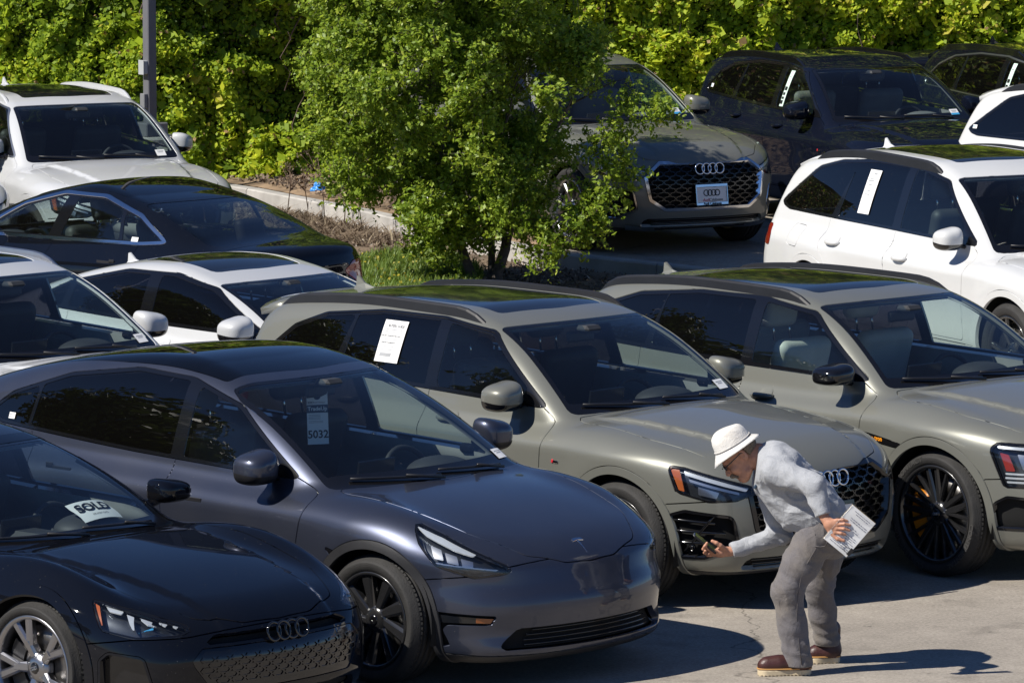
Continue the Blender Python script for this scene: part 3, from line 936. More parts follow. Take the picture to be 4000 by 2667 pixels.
    # ---- roof rails, aerial fin, spoiler
    if g.get('rails') and o.get('rail_mat') is not None:
        x0, x1, yr0, yr1, hh = g['rails']
        if 'rail' not in c['mesh']:
            xs = np.linspace(x0, x1, 24); t = np.linspace(0, 1, 24)
            ys = yr0 + (yr1 - yr0) * t
            top = s.on_top(xs, ys)
            lift = hh * np.clip(np.minimum(t, 1 - t) / .10, 0, 1) ** .6
            m = MB(); V = []; F = []
            for i in range(24):
                zz = top[i, 2]; l = lift[i]; w = .017
                V += [(xs[i], ys[i] - w * 1.2, zz - .02), (xs[i], ys[i] - w, zz + l - .006), (xs[i], ys[i] - w * .4, zz + l), (xs[i], ys[i] + w * .4, zz + l - .002), (xs[i], ys[i] + w, zz + l - .014), (xs[i], ys[i] + w * 1.4, zz - .035)]
            for i in range(23):
                for k in range(6): F.append((i*6+k, i*6+(k+1) % 6, (i+1)*6+(k+1) % 6, (i+1)*6+k))
            F += [tuple(range(6)), tuple(23*6+k for k in range(6))]
            m.add(V, F); c['mesh']['rail'] = m.mesh('roof_rail')
            m2 = MB(); m2.add([(p[0], -p[1], p[2]) for p in V], F); c['mesh']['rail_r'] = m2.mesh('roof_rail')
        obj('roof_rail', c['mesh']['rail'], o['rail_mat'], root); obj('roof_rail', c['mesh']['rail_r'], o['rail_mat'], root)
    if g.get('fin'):
        if 'fin' not in c['mesh']:
            fx = g['fin']; z0 = s.on_top([fx], [0.])[0, 2]
            m = MB(); m.add([(fx + .12, 0, z0 - .005), (fx + .02, .03, z0 - .01), (fx - .10, .03, z0 - .01), (fx - .10, -.03, z0 - .01), (fx + .02, -.03, z0 - .01), (fx - .02, .006, z0 + .03), (fx - .02, -.006, z0 + .03), (fx - .075, .005, z0 + .075), (fx - .075, -.005, z0 + .075), (fx - .095, .005, z0 + .07), (fx - .095, -.005, z0 + .07), (fx - .085, .02, z0 + .012), (fx - .085, -.02, z0 + .012)],
                            [(0, 1, 5), (0, 5, 6), (0, 6, 4), (1, 2, 11, 5), (4, 6, 12, 3), (5, 11, 9, 7), (6, 8, 10, 12), (5, 7, 8, 6), (7, 9, 10, 8), (9, 11, 12, 10), (2, 3, 12, 11)])
            c['mesh']['fin'] = m.mesh('aerial_fin')
        obj('aerial_fin', c['mesh']['fin'], P_, root)
    if g.get('spoiler'):
        if 'spoiler' not in c['mesh']:
            x0, x1, yw, dz, th = g['spoiler']
            ys = np.linspace(-yw, yw, 17); V = []; F = []
            za = s.on_top(np.full(17, x0), ys)[:, 2]
            for i, yy in enumerate(ys):
                k = (abs(yy) / yw); xr_ = x1 + .07 * k ** 3
                V += [(x0, yy, za[i] + .004), ((x0 + xr_) / 2, yy, za[i] + .006 + dz * .4 - .01 * k ** 4), (xr_, yy, za[i] + dz - .02 * k ** 4), (xr_ + .012, yy, za[i] + dz - th - .02 * k ** 4), (x0, yy, za[i] - .05)]
            for i in range(16):
                for k in range(5): F.append((i*5+k, i*5+(k+1) % 5, (i+1)*5+(k+1) % 5, (i+1)*5+k))
            F += [tuple(range(5)), tuple(80 + k for k in range(5))]
            m = MB(); m.add(V, F, True); c['mesh']['spoiler'] = m.mesh('roof_spoiler')
        sp_ = obj('roof_spoiler', c['mesh']['spoiler'], P_, root)
    # ---- wipers
    if 'wiper' not in c['mesh']:
        L = s.ws[3]
        for k, (ya, la, yb_, lb) in enumerate(((-.05, .02, -.62, .075), (.50, .02, -.02, .075))):
            t = np.linspace(0, 1, 8)
            p = s.on_ws(ya + (yb_ - ya) * t, la + (lb - la) * t, -.012)
            m = MB(); m.tube(p, .008, 5); m.tube([p[0] + np.array([.03, 0, -.01]), p[3] + np.array([.01, 0, .012])], .009, 5)
            c['mesh']['wiper%d' % k] = m.mesh('wiper')
        c['mesh']['wiper'] = True
    for k in (0, 1): obj('wiper', c['mesh']['wiper%d' % k], M_satin, root)
    if g.get('front_fn') and o.get('front', True): g['front_fn'](s, root, o)
    return root
def handle(s, door, hx, hz, sg, style, pm):
    key = 'handle%.2f%d' % (hx, sg); c = s.cache
    if key not in c['mesh']:
        p = s.on_side([hx], [hz], sg)[0]
        m = MB()
        if style == 'flush':
            m.box((hx, p[1] + sg * .001, hz), (.21, .006, .022), None, .002); m.box((hx - .075, p[1] + sg * .001, hz + .008), (.06, .006, .038), None, .002)
        else:
            xs = np.linspace(-.10, .10, 9)
            m.tube([(hx + a, p[1] + sg * (.036 * (1 - (a / .10) ** 4) + .0), hz + .01 * a) for a in xs], [.010, .014, .016, .017, .017, .017, .016, .014, .010], 8, flat=1.15)
        c['mesh'][key] = m.mesh('door_handle')
        if style != 'flush':
            m = MB(); V = []; F = []; n = 18
            pts = [(hx + .02 + .055 * math.cos(a), hz + .012 + .036 * math.sin(a)) for a in np.linspace(0, 2 * math.pi, n, endpoint=False)]
            q = s.on_side([a for a, b in pts], [b for a, b in pts], sg); nn = s.normal(q)
            V = [tuple(q[i] + nn[i] * .0035) for i in range(n)] + [tuple(q.mean(0) - nn.mean(0) * .004)]
            F = [(i, (i + 1) % n, n) for i in range(n)]
            m.add(V, F, True); c['mesh'][key + 'c'] = m.mesh('handle_cup')
    h = obj('door_handle', c['mesh'][key], M_satin if style == 'flush' else pm, door)
    if style != 'flush': obj('handle_cup', c['mesh'][key + 'c'], pm, door)
# ------------------------------------------------------------------ fronts: lamps, grilles, intakes
def refine(V, F, n=2):
    """midpoint subdivision, so that small lamp pieces get clean edges"""
    for _ in range(n):
        V, F = compact(V, F)
        e = np.sort(np.concatenate([F[:, [0, 1]], F[:, [1, 2]], F[:, [2, 0]]]), 1)
        u, inv = np.unique(e, axis=0, return_inverse=True); inv = inv.ravel() + len(V); k = len(F)
        V = np.concatenate([V, (V[u[:, 0]] + V[u[:, 1]]) / 2])
        a, b, c_ = inv[:k], inv[k:2*k], inv[2*k:]
        F = np.concatenate([np.stack([F[:, 0], a, c_], 1), np.stack([a, F[:, 1], b], 1), np.stack([c_, b, F[:, 2]], 1), np.stack([a, b, c_], 1)])
    return V, F
def subpanel(s, key, F, fn, off, flange=0.0):
    c = s.cut()
    if key not in c['mesh']:
        V0, F = refine(c['V'], F); V, a, b = split(V0, F, fn(V0))
        keep = c['V']; c['V'] = V
        me = s.panel(key, a, off=off, flange=flange, shrink=0) if len(a) else None
        c['V'] = keep; c['mesh'][key] = me
    return c['mesh'][key]
def part_if(name, me, mat, parent):
    return obj(name, me, mat, parent) if me is not None else None
def lamp(s, root, region, pieces, name='headlight', view=None, depth=.05, inset=.010):
    """lens over a dark housing, with reflector pieces (key, outline, material, depth)"""
    view = view or s.front
    for sg in (1, -1):
        F = s.faces_side(region, sg)
        if len(F) == 0: continue
        lens = obj(name, s.panel(region + 'lens%d' % sg, F, off=.002, flange=.02, shrink=.003), G_lamp, root)
        obj('lamp_housing', s.panel(region + 'hous%d' % sg, F, off=depth, flange=0, shrink=0), M_lampbowl, lens)
        po = fillet(dict(s.p['front_parts'] + s.p.get('rear_parts', []))[region])
        part_if('lamp_bezel', subpanel(s, region + 'bez%d' % sg, F, lambda P: -(sdf2(view(P), po) + inset), .001), M_black, lens)
        for k, (nm, out, mat, d) in enumerate(pieces):
            pf = fillet(out)
            part_if(nm, subpanel(s, region + nm + '%d_%d' % (k, sg), F, lambda P: sdf2(view(P), pf), d, .012), mat, lens)
def recess(s, root, region, name, depth, mat, frame=None, fw=.02, proud=.004, both=False):
    """dark recessed panel with an optional raised frame"""
    po = fillet(dict(s.p['front_parts'])[region])
    res = []
    for sg in ((1, -1) if both else (0,)):
        F = s.faces_side(region, sg) if sg else s.cut()['parts'][region]
        b = part_if(name, subpanel(s, region + 'back%d' % sg, F, lambda P: sdf2(s.front(P), po) + fw * .9 if frame else np.full(len(P), -1.), depth, .0), mat, root)
        if frame: part_if(name.replace('_panel', '') + '_frame', subpanel(s, region + 'frame%d' % sg, F, lambda P: -(sdf2(s.front(P), po) + fw), -proud, depth + proud), frame, b)
        res.append(b)
    return res
def hexmesh(s, key, out, cw, ch, inset, off, bar=.22, depth=.03, umax=None):
    c = s.cut()
    if key in c['mesh']: return c['mesh'][key]
    po = fillet(out)
    U = []; Z = []; Fs = []; depthmask = []
    zs = np.arange(po[:, 1].min(), po[:, 1].max() + ch, ch)
    um = po[:, 0].max()
    row = 0
    for zi in zs:
        for k in range(-int(um / cw) - 2, int(um / cw) + 3):
            u = k * cw + (cw / 2 if row % 2 else 0)
            if sdf2(np.array([[abs(u), zi]]), po)[0] > -inset: continue
            b = len(U)
            hx = [(-.52, 0), (-.34, .62), (.34, .62), (.52, 0), (.34, -.62), (-.34, -.62)]
            for sc, dd in ((1.0, 0), (1 - bar, 0), (1 - bar * 1.05, 1)):
                for (a, q) in hx: U.append(u + a * cw * sc); Z.append(zi + q * ch * sc); depthmask.append(dd)
            for i in range(6):
                j = (i + 1) % 6
                Fs.append((b + i, b + j, b + 6 + j, b + 6 + i)); Fs.append((b + 6 + i, b + 6 + j, b + 12 + j, b + 12 + i))
        row += 1
    if not U: return None
    V = s.on_front(np.array(U), np.array(Z), off); N = s.normal(V)
    V = V - N * (np.array(depthmask)[:, None] * depth)
    m = MB(); m.add(V, Fs); c['mesh'][key] = m.mesh('grille_mesh')
    return c['mesh'][key]
def place_on(o, p, n, up=Vector((0, 0, 1)), lift=0.0):
    M = frame_matrix(Vector(p) + Vector(n) * lift, n, up)
    o.matrix_local = M
    return o
def audi_rings(s, root, u, z, mat, r=.042, lift=.01, key='rings', off=0.0):
    c = s.cut()
    if key not in c['mesh']: c['mesh'][key] = ring_emblem(r, r * .15).mesh('ring_emblem')
    p = s.on_front([u], [z], off)[0]; n = s.normal([p])[0]; n[2] *= .3; n /= np.linalg.norm(n)
    o = obj('ring_emblem', c['mesh'][key], mat, root)
    M = Matrix(((n[0], 0, 0), (n[1], 1, 0), (n[2], 0, 1))).to_4x4()
    a = Vector(n); bq = Vector((0, 0, 1)).cross(a).normalized(); cq = a.cross(bq)
    M = Matrix((a, bq, cq)).transposed().to_4x4(); M.translation = Vector(p) + a * lift
    o.matrix_local = M
    return o
def bars(s, key, out_rows, off, r=.006):
    """horizontal slats across a front opening: rows of (z, umax)"""
    c = s.cut()
    if key not in c['mesh']:
        m = MB()
        for z, um in out_rows:
            u = np.linspace(-um, um, 21); m.tube(s.on_front(u, np.full(21, z), off), r, 5)
        c['mesh'][key] = m.mesh('slats')
    return c['mesh'][key]
def q5_front(s, root, o):
    fr = o.get('frame', M_black)
    lamp(s, root, 'headlight', [
        ('turn_reflector', [(1.015, .845), (1.075, .852), (1.02, .720), (.985, .712)], M_amber, .012),
        ('light_strip', [(.60, .738), (.985, .836), (.98, .812), (.62, .718)], M_lampwhite, .012),
        ('upper_reflector', [(.66, .775), (.985, .852), (.985, .840), (.66, .762)], M_alu, .016),
        ('lamp_divider', [(.66, .716), (.96, .790), (.955, .772), (.66, .700)], M_alu, .02),
        ('lens_projector', [(.78, .715), (.91, .745), (.91, .695), (.80, .675)], M_alu, .035)])
    gp = recess(s, root, 'grille', 'grille', .05, M_dark, fr, .026, .008)[0]
    part_if('grille_mesh', hexmesh(s, 'hex', dict(s.p['front_parts'])['grille'], .110, .036, .026, .012, .15, .028), o.get('mesh_mat', M_black), gp)
    audi_rings(s, gp, 0, .745, o.get('ring_mat', M_chrome), .046, .012)
    for b, sg in zip(recess(s, root, 'intake', 'air_intake', .045, M_dark, o.get('intake_frame', M_black), .014, .004, True), (1, -1)):
        k = 'blade%d' % sg; c = s.cut()
        if k not in c['mesh']:
            m = MB()
            for (ua, za, ub, zb_) in ((.80, .585, .97, .36), (.74, .47, 1.06, .48), (.76, .41, 1.04, .41), (.80, .53, 1.06, .545)):
                t = np.linspace(0, 1, 6); m.tube(s.on_front(sg * (ua + (ub - ua) * t), za + (zb_ - za) * t, .02), .010, 5)
            p = s.on_front([sg * .93], [.385], .012)[0]
            m.lathe([(.001, .012), (.018, .012), (.02, 0), (.001, 0)], 14, 'x', p)
            c['mesh'][k] = m.mesh('intake_blade')
        obj('intake_blade', c['mesh'][k], M_black, b)
    lg = recess(s, root, 'lower_grille', 'lower_grille', .04, M_dark)[0]
    obj('slats', bars(s, 'lslats', [(.262, .55), (.285, .57), (.308, .58)], .02), M_black, lg)
    if o.get('skid'):
        c = s.cut()
        if 'skid' not in c['mesh']:
            m = MB(); u = np.linspace(-.78, .78, 25); z = .215 + .03 * (np.abs(u) / .78) ** 3
            a = s.on_front(u, z + .02, -.012); b = s.on_front(u, z - .025, -.012)
            V = [tuple(p) for p in a] + [tuple(p) for p in b] + [tuple(p - np.array([.03, 0, 0])) for p in b]
            F = [(i, i + 1, 26 + i, 25 + i) for i in range(24)] + [(25 + i, 26 + i, 51 + i, 50 + i) for i in range(24)]
            m.add(V, F, True); c['mesh']['skid'] = m.mesh('skid_plate')
        obj('skid_plate', c['mesh']['skid'], o['skid'], root)
    if o.get('plate'): license_plate(s, root, o['plate'], .52)
def license_plate(s, root, kind, z):
    p = s.on_front([0.0], [z], -.012)[0]
    m = MB(); m.box((0, 0, 0), (.305, .152, .006), None, .003)
    pl = obj('license_plate', m.mesh('license_plate'), M_paper, root)
    n = Vector((1, 0, .12)).normalized()
    pl.matrix_local = frame_matrix(Vector(p) + n * .012, n)
    m = MB()
    for (cx, cy, w, h) in ((0, .079, .325, .026), (0, -.079, .325, .026), (.157, 0, .012, .14), (-.157, 0, .012, .14)): m.box((cx, cy, .003), (w, h, .012), None, .003)
    obj('plate_frame', m.mesh('plate_frame'), M_chrome if kind == 'dealer' else M_black, pl)
    if kind == 'dealer':
        m = MB()
        for k in range(4): m.tube([((k - 1.5) * .037 + .025 * math.cos(a), .016 + .025 * math.sin(a), .0045) for a in np.linspace(0, 2 * math.pi, 20, endpoint=False)], .0042, 5, closed=True)
        obj('plate_rings', m.mesh('plate_rings'), M_ink, pl)
        a = obj('lettering', text_mesh('Audi', .036), M_redink, pl, (-.058, -.046, .0045)); b = obj('lettering', text_mesh('Calabasas', .036), M_ink, pl, (.04, -.046, .0045))
        obj('lettering', text_mesh('Audi Calabasas', .030, bold=.0006), M_ink, pl, (0, -.079, .011))
def my_front(s, root, o):
    lamp(s, root, 'headlight', [
        ('light_strip', [(1.14, .893), (1.07, .845), (.90, .775), (.80, .748), (.78, .755), (.97, .838)], M_lampwhite, .010),
        ('lens_projector', [(.985, .785), (1.05, .805), (1.03, .735), (.975, .725)], M_alu, .02),
        ('lens_projector', [(.895, .752), (.965, .772), (.955, .715), (.89, .700)], M_alu, .02),
        ('lens_projector', [(.805, .724), (.875, .742), (.87, .695), (.81, .682)], M_alu, .02),
        ('lower_strip', [(.66, .672), (1.02, .712), (1.02, .704), (.68, .664)], M_alu, .015)])
    for b, sg in zip(recess(s, root, 'fog_slot', 'fog_slot', .035, M_dark, None, both=True), (1, -1)):
        part_if('fog_lamp', subpanel(s, 'foglamp%d' % sg, s.faces_side('fog_slot', sg), lambda P: sdf2(s.front(P), fillet([(.70, .405), (1.01, .43), (1.01, .385), (.72, .380)])), .012, .01), M_screen, b)
        part_if('marker', subpanel(s, 'marker%d' % sg, s.faces_side('fog_slot', sg), lambda P: sdf2(s.front(P), fillet([(.70, .405), (.80, .412), (.80, .385), (.72, .380)])), .010, .01), principled('dim_amber', (.30, .09, .02), .2, coat=.6, noise_amt=.1), b)
    lg = recess(s, root, 'lower_grille', 'lower_grille', .05, M_dark)[0]
    obj('slats', bars(s, 'lslats', [(.255, .52), (.28, .52), (.305, .50), (.33, .46)], .03, .005), M_black, lg)
    # T emblem on the hood
    c = s.cut()
    if 'emblem' not in c['mesh']:
        m = MB()
        def poly(pts):
            xs = [p[0] for p in pts]; ys = [p[1] for p in pts]
            a = s.on_top(np.array(xs), np.array(ys), -.004); b = s.on_top(np.array(xs), np.array(ys), .002)
            n = len(pts); m.add([tuple(q) for q in a] + [tuple(q) for q in b], [tuple(range(n))] + [(i, (i + 1) % n, n + (i + 1) % n, n + i) for i in range(n)])
        x0 = .665
        poly([(x0, .0065), (x0 + .083, .0), (x0, -.0065)])
        poly([(x0 - .004, .034), (x0 + .014, .040), (x0 + .008, .0), (x0 + .014, -.040), (x0 - .004, -.034), (x0 - .006, 0)])
        c['mesh']['emblem'] = m.mesh('emblem')
    obj('emblem', c['mesh']['emblem'], M_chrome, root)
def gt_front(s, root, o):
    lamp(s, root, 'headlight', [
        ('turn_reflector', [(1.098, .722), (1.137, .738), (1.098, .632), (1.078, .628)], M_amber, .010),
        ('light_strip', [(.955, .700), (1.06, .722), (1.04, .70), (.97, .688)], M_lampwhite, .012),
        ('light_strip', [(.90, .675), (.94, .688), (.93, .645), (.915, .612), (.905, .612), (.905, .650)], M_lampwhite, .012),
        ('light_strip', [(.80, .650), (.87, .672), (.83, .638), (.78, .628), (.81, .640)], M_lampwhite, .012),
        ('light_strip', [(.72, .637), (.77, .650), (.73, .628)], M_lampwhite, .012),
        ('light_strip', [(.66, .625), (.70, .634), (.67, .616)], M_lampwhite, .012),
        ('lamp_divider', [(.80, .628), (.89, .600), (.80, .618)], M_blueink, .016)])
    gp = recess(s, root, 'grille', 'grille_panel', .006, M_black, None)[0]
    part_if('grille_mesh', hexmesh(s, 'hex', dict(s.p['front_parts'])['grille'], .088, .028, .03, .000, .30, .010), M_black, gp)
    rec = recess(s, root, 'upper_slot', 'upper_slot', .04, M_dark)[0]
    audi_rings(s, root, 0, .545, M_black, .047, .022)
    for b, sg in zip(recess(s, root, 'intake', 'air_intake', .06, M_black, P_of(o), .012, .003, True), (1, -1)):
        pass
    recess(s, root, 'lower_grille', 'lower_grille', .04, M_dark)
def P_of(o): return o['paint']
def et_front(s, root, o):
    lamp(s, root, 'headlight', [
        ('turn_reflector', [(0.975, .80), (1.03, .81), (0.99, .70), (0.935, .70)], principled('red_reflector', (.30, .035, .028), .2, coat=.6, noise_amt=.1), .010),
        ('light_strip', [(0.665, .842), (1.05, .852), (1.04, .835), (0.665, .825)], M_lampwhite, .010),
        ('light_strip', [(0.665, .69), (0.995, .69), (0.995, .678), (0.665, .678)], M_lampwhite, .010),
        ('light_strip', [(0.685, .665), (0.995, .665), (0.995, .653), (0.685, .653)], M_lampwhite, .010),
        ('light_strip', [(0.705, .640), (0.985, .640), (0.985, .628), (0.705, .628)], M_lampwhite, .010),
        ('lens_projector', [(0.745, .80), (0.925, .81), (0.895, .71), (0.745, .71)], M_alu, .03)])
    gp = recess(s, root, 'grille', 'grille', .03, M_dark, M_black, .022, .006)[0]
    obj('slats', bars(s, 'gsl', [(.50, .5), (.56, .54), (.62, .56), (.68, .55), (.74, .5)], .01, .008), M_black, gp)
    audi_rings(s, gp, 0, .73, M_chrome, .046, .012)
    recess(s, root, 'intake', 'air_intake', .04, M_dark, M_black, .012, .003, True)

def plain_front(s, root, o):
    lamp(s, root, 'headlight', [('light_strip', [(.70, .62), (1.05, .72), (1.05, .705), (.70, .605)], M_lampwhite, .010)])
    for nm in ('grille', 'lower_grille'):
        if nm in s.cut()['parts']: recess(s, root, nm, nm, .03, M_dark)
# ------------------------------------------------------------------ body shapes (x = 0 at the front axle, metres)
def Q5_shape():
    return Shape('q5', chrome_w=.012, H=1.66, hw=.945, xf=.885, xr=-3.79, wb=2.819, tyre=.368, arch=.405, tyre_w=.25, rim=.262,
        top=[(-3.8, 1.08), (-3, 1.085), (-2, 1.07), (-1, 1.05), (-.55, 1.055), (-.30, 1.055), (0, 1.03), (.35, .985), (.62, .925), (.78, .865), (.88, .80)],
        crown=(.055, .05), bulge=.022, bulge_y=(.60, .40), fender_bulge=.012,
        side=[(.2, .12), (.30, .075), (.42, .030), (.55, .018), (.70, .012), (.82, .003), (.875, .0), (.905, .010), (1.0, .048), (1.1, .10), (1.3, .22)],
        taper=[(-3.9, .12), (-3.4, .055), (-2.8, .02), (-1.4, .012), (-.2, .006), (.3, .025), (.6, .07), (.9, .16)],
        front=[(.1, .16), (.2, .085), (.30, .035), (.40, .010), (.55, .0), (.70, .012), (.80, .045), (.88, .10), (.95, .19), (1.1, .4)], plan_f=(.19, .30), plan_r=(.12, .25),
        rear=[(.2, .14), (.35, .05), (.5, .0), (.62, .0), (.75, .05), (.95, .09), (1.1, .13)],
        bot=[(-3.9, .34), (-3.3, .24), (-2.8, .22), (0, .22), (.4, .205), (.8, .215), (1, .24)], flare=(.016, .018),
        k_sh=.09, ws=(-.455, 1.05, -1.275, 1.555, .22, .020), roof=[(-.9, 1.54), (-1.3, 1.588), (-1.8, 1.615), (-2.4, 1.615), (-3.0, 1.580), (-3.5, 1.520), (-3.8, 1.475)], roof_crown=.075, roof_crown4=.10,
        rg=(-3.70, 1.06, -3.42, 1.54, .10, .03), sw=(.835, 1.06, .30, .20), sw_plan=(.03, -1.4, .030, -2.2), k_sw=.10,
        ws_out=[(-.735, .005, .05), (.735, .005, .05), (.60, .92, .05), (-.60, .92, .05)], rg_out=[(-.60, .06, .06), (.60, .06, .06), (.52, .46, .06), (-.52, .46, .06)],
        sunroof=[(-1.50, -.44, .05), (-1.44, 0, .6), (-1.50, .44, .05), (-2.9, .43, .06), (-2.9, -.43, .06)],
        hood=[(-.545, -.71, .03), (-.40, 0, .8), (-.545, .71, .03), (.10, .755, .5), (.50, .70, .2), (.70, .56, .1), (.81, .30, .2), (.835, 0, .6), (.81, -.30, .2), (.70, -.56, .1), (.50, -.70, .2), (.10, -.755, .5)],
        dlo=[(-.70, 1.085, .02), (-1.33, 1.49, .16), (-1.78, 1.54, .3), (-2.35, 1.538, .3), (-2.85, 1.485, .2), (-3.12, 1.39, .10), (-3.36, 1.20, .04), (-3.25, 1.165, .04), (-2, 1.12, 0)],
        glass=[('front_glass', -.88, -1.685, -.22, -.05, 'side'), ('rear_glass', -1.785, -2.60, -.05, .12, 'priv'), ('quarter_glass', -2.70, -3.6, .30, 0, 'priv')],
        front_parts=[('headlight', [(.56, .705, .02), (.58, .745, .03), (.97, .850, .03), (1.095, .862, .03), (1.035, .705, .04), (.84, .655, .06), (.67, .665, .05)]),
                     ('grille', [(-.48, .815, .02), (.48, .815, .02), (.615, .70, .02), (.57, .48, .02), (.43, .385, .02), (-.43, .385, .02), (-.57, .48, .02), (-.615, .70, .02)]),
                     ('intake', [(.70, .575, .05), (.98, .605, .05), (1.09, .57, .04), (1.08, .315, .03), (.86, .315, .05), (.66, .40, .04)]),
                     ('lower_grille', [(-.60, .318, .02), (.60, .318, .02), (.66, .25, .02), (-.66, .25, .02)])],
        rear_parts=[('taillight', [(.52, .96, .03), (.95, .98, .03), (1.02, .88, .03), (.6, .86, .03)])],
        side_parts=[('front_door', [(-.62, 1.02, .05), (-.665, .70, .2), (-.64, .40, .05), (-1.68, .40, .03), (-1.735, .9, .3), (-1.735, 1.2), (-.85, 1.15)]),
                    ('rear_door', [(-1.735, 1.2), (-1.735, .9, .3), (-1.68, .40, .02), (-2.30, .40, .05), (-2.40, .62, .15), (-2.66, .92, .15), (-2.70, 1.2)]),
                    ('sill_panel', [(-.42, .385), (-.42, .15), (-2.42, .15), (-2.42, .385)])],
        handles={'front_door': (-1.50, .965), 'rear_door': (-2.44, 1.0)},
        all_parts=[('lower_valance', [(.30, .0), (.30, .245), (.62, .235), (1.2, .235), (1.2, 0)]), ('front_bumper', [(.33, .0), (.36, .63), (.62, .66), (.8, .70), (1.2, .85), (1.2, 0)]), ('rear_bumper', [(-3.22, .0), (-3.28, .62), (-3.9, .66), (-4.2, .6), (-4.2, 0)])],
        mirror_pos=(-.95, 1.10), rails=(-1.46, -3.38, .60, .565, .052), fin=-3.20, spoiler=(-3.35, -3.66, .57, -.03, .04), seat_x=-1.50, seat_z=.62, front_fn=q5_front)
def ET_shape():
    return Shape('etron', H=1.63, hw=.968, xf=.925, xr=-3.975, wb=2.928, tyre=.386, arch=.425, tyre_w=.265, rim=.295,
        top=[(-4, 1.07), (-3, 1.085), (-2, 1.07), (-1, 1.06), (-.55, 1.085), (-.30, 1.08), (0, 1.05), (.35, 1.0), (.62, .945), (.78, .89), (.92, .82)],
        crown=(.05, .05), bulge=.020, bulge_y=(.60, .40), fender_bulge=.016,
        side=[(.2, .12), (.30, .075), (.42, .030), (.55, .020), (.70, .014), (.84, .003), (.90, .0), (.93, .008), (1.0, .040), (1.1, .10), (1.3, .22)],
        taper=[(-4.1, .12), (-3.5, .055), (-2.9, .02), (-1.4, .014), (-.2, .004), (.3, .02), (.6, .06), (.95, .16)],
        front=[(.1, .16), (.2, .085), (.30, .035), (.40, .010), (.55, .0), (.70, .012), (.80, .04), (.88, .09), (.95, .17), (1.1, .4)], plan_f=(.19, .30), plan_r=(.12, .25),
        rear=[(.2, .14), (.35, .05), (.5, .0), (.62, .0), (.75, .05), (.95, .09), (1.1, .13)],
        bot=[(-4, .34), (-3.4, .24), (-2.9, .22), (0, .22), (.4, .20), (.8, .21), (1, .24)], flare=(.02, .02),
        ws=(-.455, 1.08, -1.25, 1.565, .22, .020), roof=[(-.9, 1.55), (-1.3, 1.595), (-1.8, 1.618), (-2.4, 1.615), (-3.0, 1.58), (-3.5, 1.515), (-3.9, 1.45)], roof_crown=.075, roof_crown4=.10,
        rg=(-3.82, 1.06, -3.36, 1.555, .10, .03), sw=(.845, 1.07, .30, .20), sw_plan=(.03, -1.4, .030, -2.2), k_sw=.10, k_sh=.09,
        ws_out=[(-.75, .005, .05), (.75, .005, .05), (.61, .925, .05), (-.61, .925, .05)], rg_out=[(-.60, .06, .06), (.60, .06, .06), (.52, .5, .06), (-.52, .5, .06)],
        sunroof=[(-1.52, -.46, .05), (-1.46, 0, .6), (-1.52, .46, .05), (-2.75, .46, .06), (-2.75, -.46, .06)],
        hood=[(-.55, -.72, .03), (-.40, 0, .8), (-.55, .72, .03), (-.38, .80, .1), (.15, .80, .4), (.52, .73, .2), (.74, .57, .1), (.85, .30, .2), (.87, 0, .6), (.85, -.30, .2), (.74, -.57, .1), (.52, -.73, .2), (.15, -.80, .4), (-.38, -.80, .1)],
        dlo=[(-.68, 1.115, .02), (-1.32, 1.495, .16), (-1.8, 1.548, .3), (-2.4, 1.545, .3), (-2.95, 1.49, .2), (-3.30, 1.38, .10), (-3.52, 1.215, .04), (-3.35, 1.165, .04), (-2, 1.13, 0)],
        glass=[('front_glass', -.88, -1.74, -.22, -.05, 'side'), ('rear_glass', -1.84, -2.72, -.05, .12, 'priv'), ('quarter_glass', -2.80, -3.6, .30, 0, 'priv')],
        front_parts=[('headlight', [(.64, .66, .03), (.64, .855, .03), (1.04, .868, .05), (1.10, .83, .04), (1.0, .60, .02), (.68, .60, .03)]),
                     ('grille', [(-.48, .80, .02), (.48, .80, .02), (.60, .70, .02), (.56, .48, .02), (.43, .385, .02), (-.43, .385, .02), (-.56, .48, .02), (-.60, .70, .02)]),
                     ('intake', [(.74, .53, .04), (.98, .55, .05), (1.07, .50, .04), (1.07, .34, .03), (.80, .34, .03)])],
        rear_parts=[('taillight', [(-.1, .98, .03), (.95, 1.0, .03), (1.02, .90, .03), (-.1, .93, .03)])],
        side_parts=[('front_door', [(-.60, 1.04, .05), (-.655, .70, .2), (-.63, .41, .05), (-1.73, .41, .03), (-1.79, .9, .3), (-1.79, 1.2), (-.84, 1.17)]),
                    ('rear_door', [(-1.79, 1.2), (-1.79, .9, .3), (-1.73, .41, .02), (-2.40, .41, .05), (-2.50, .64, .15), (-2.76, .93, .15), (-2.80, 1.2)]),
                    ('fender_vent', [(-.60, .835, .01), (-.26, .795, .05), (-.22, .755, .02), (-.61, .79, .01)]),
                    ('sill_panel', [(-.44, .385), (-.44, .15), (-2.50, .15), (-2.50, .385)])],
        handles={'front_door': (-1.55, .965), 'rear_door': (-2.52, 1.0)},
        all_parts=[('front_bumper', [(.36, .0), (.40, .64), (.62, .66), (.8, .70), (1.2, .85), (1.2, 0)]), ('rear_bumper', [(-3.38, .0), (-3.42, .62), (-3.9, .66), (-4.4, .6), (-4.4, 0)])],
        mirror='slim', mirror_pos=(-.86, 1.115), rails=(-1.42, -3.45, .615, .57, .050), fin=-3.35, spoiler=(-3.5, -3.88, .56, -.05, .035), seat_x=-1.52, seat_z=.62, front_fn=et_front)
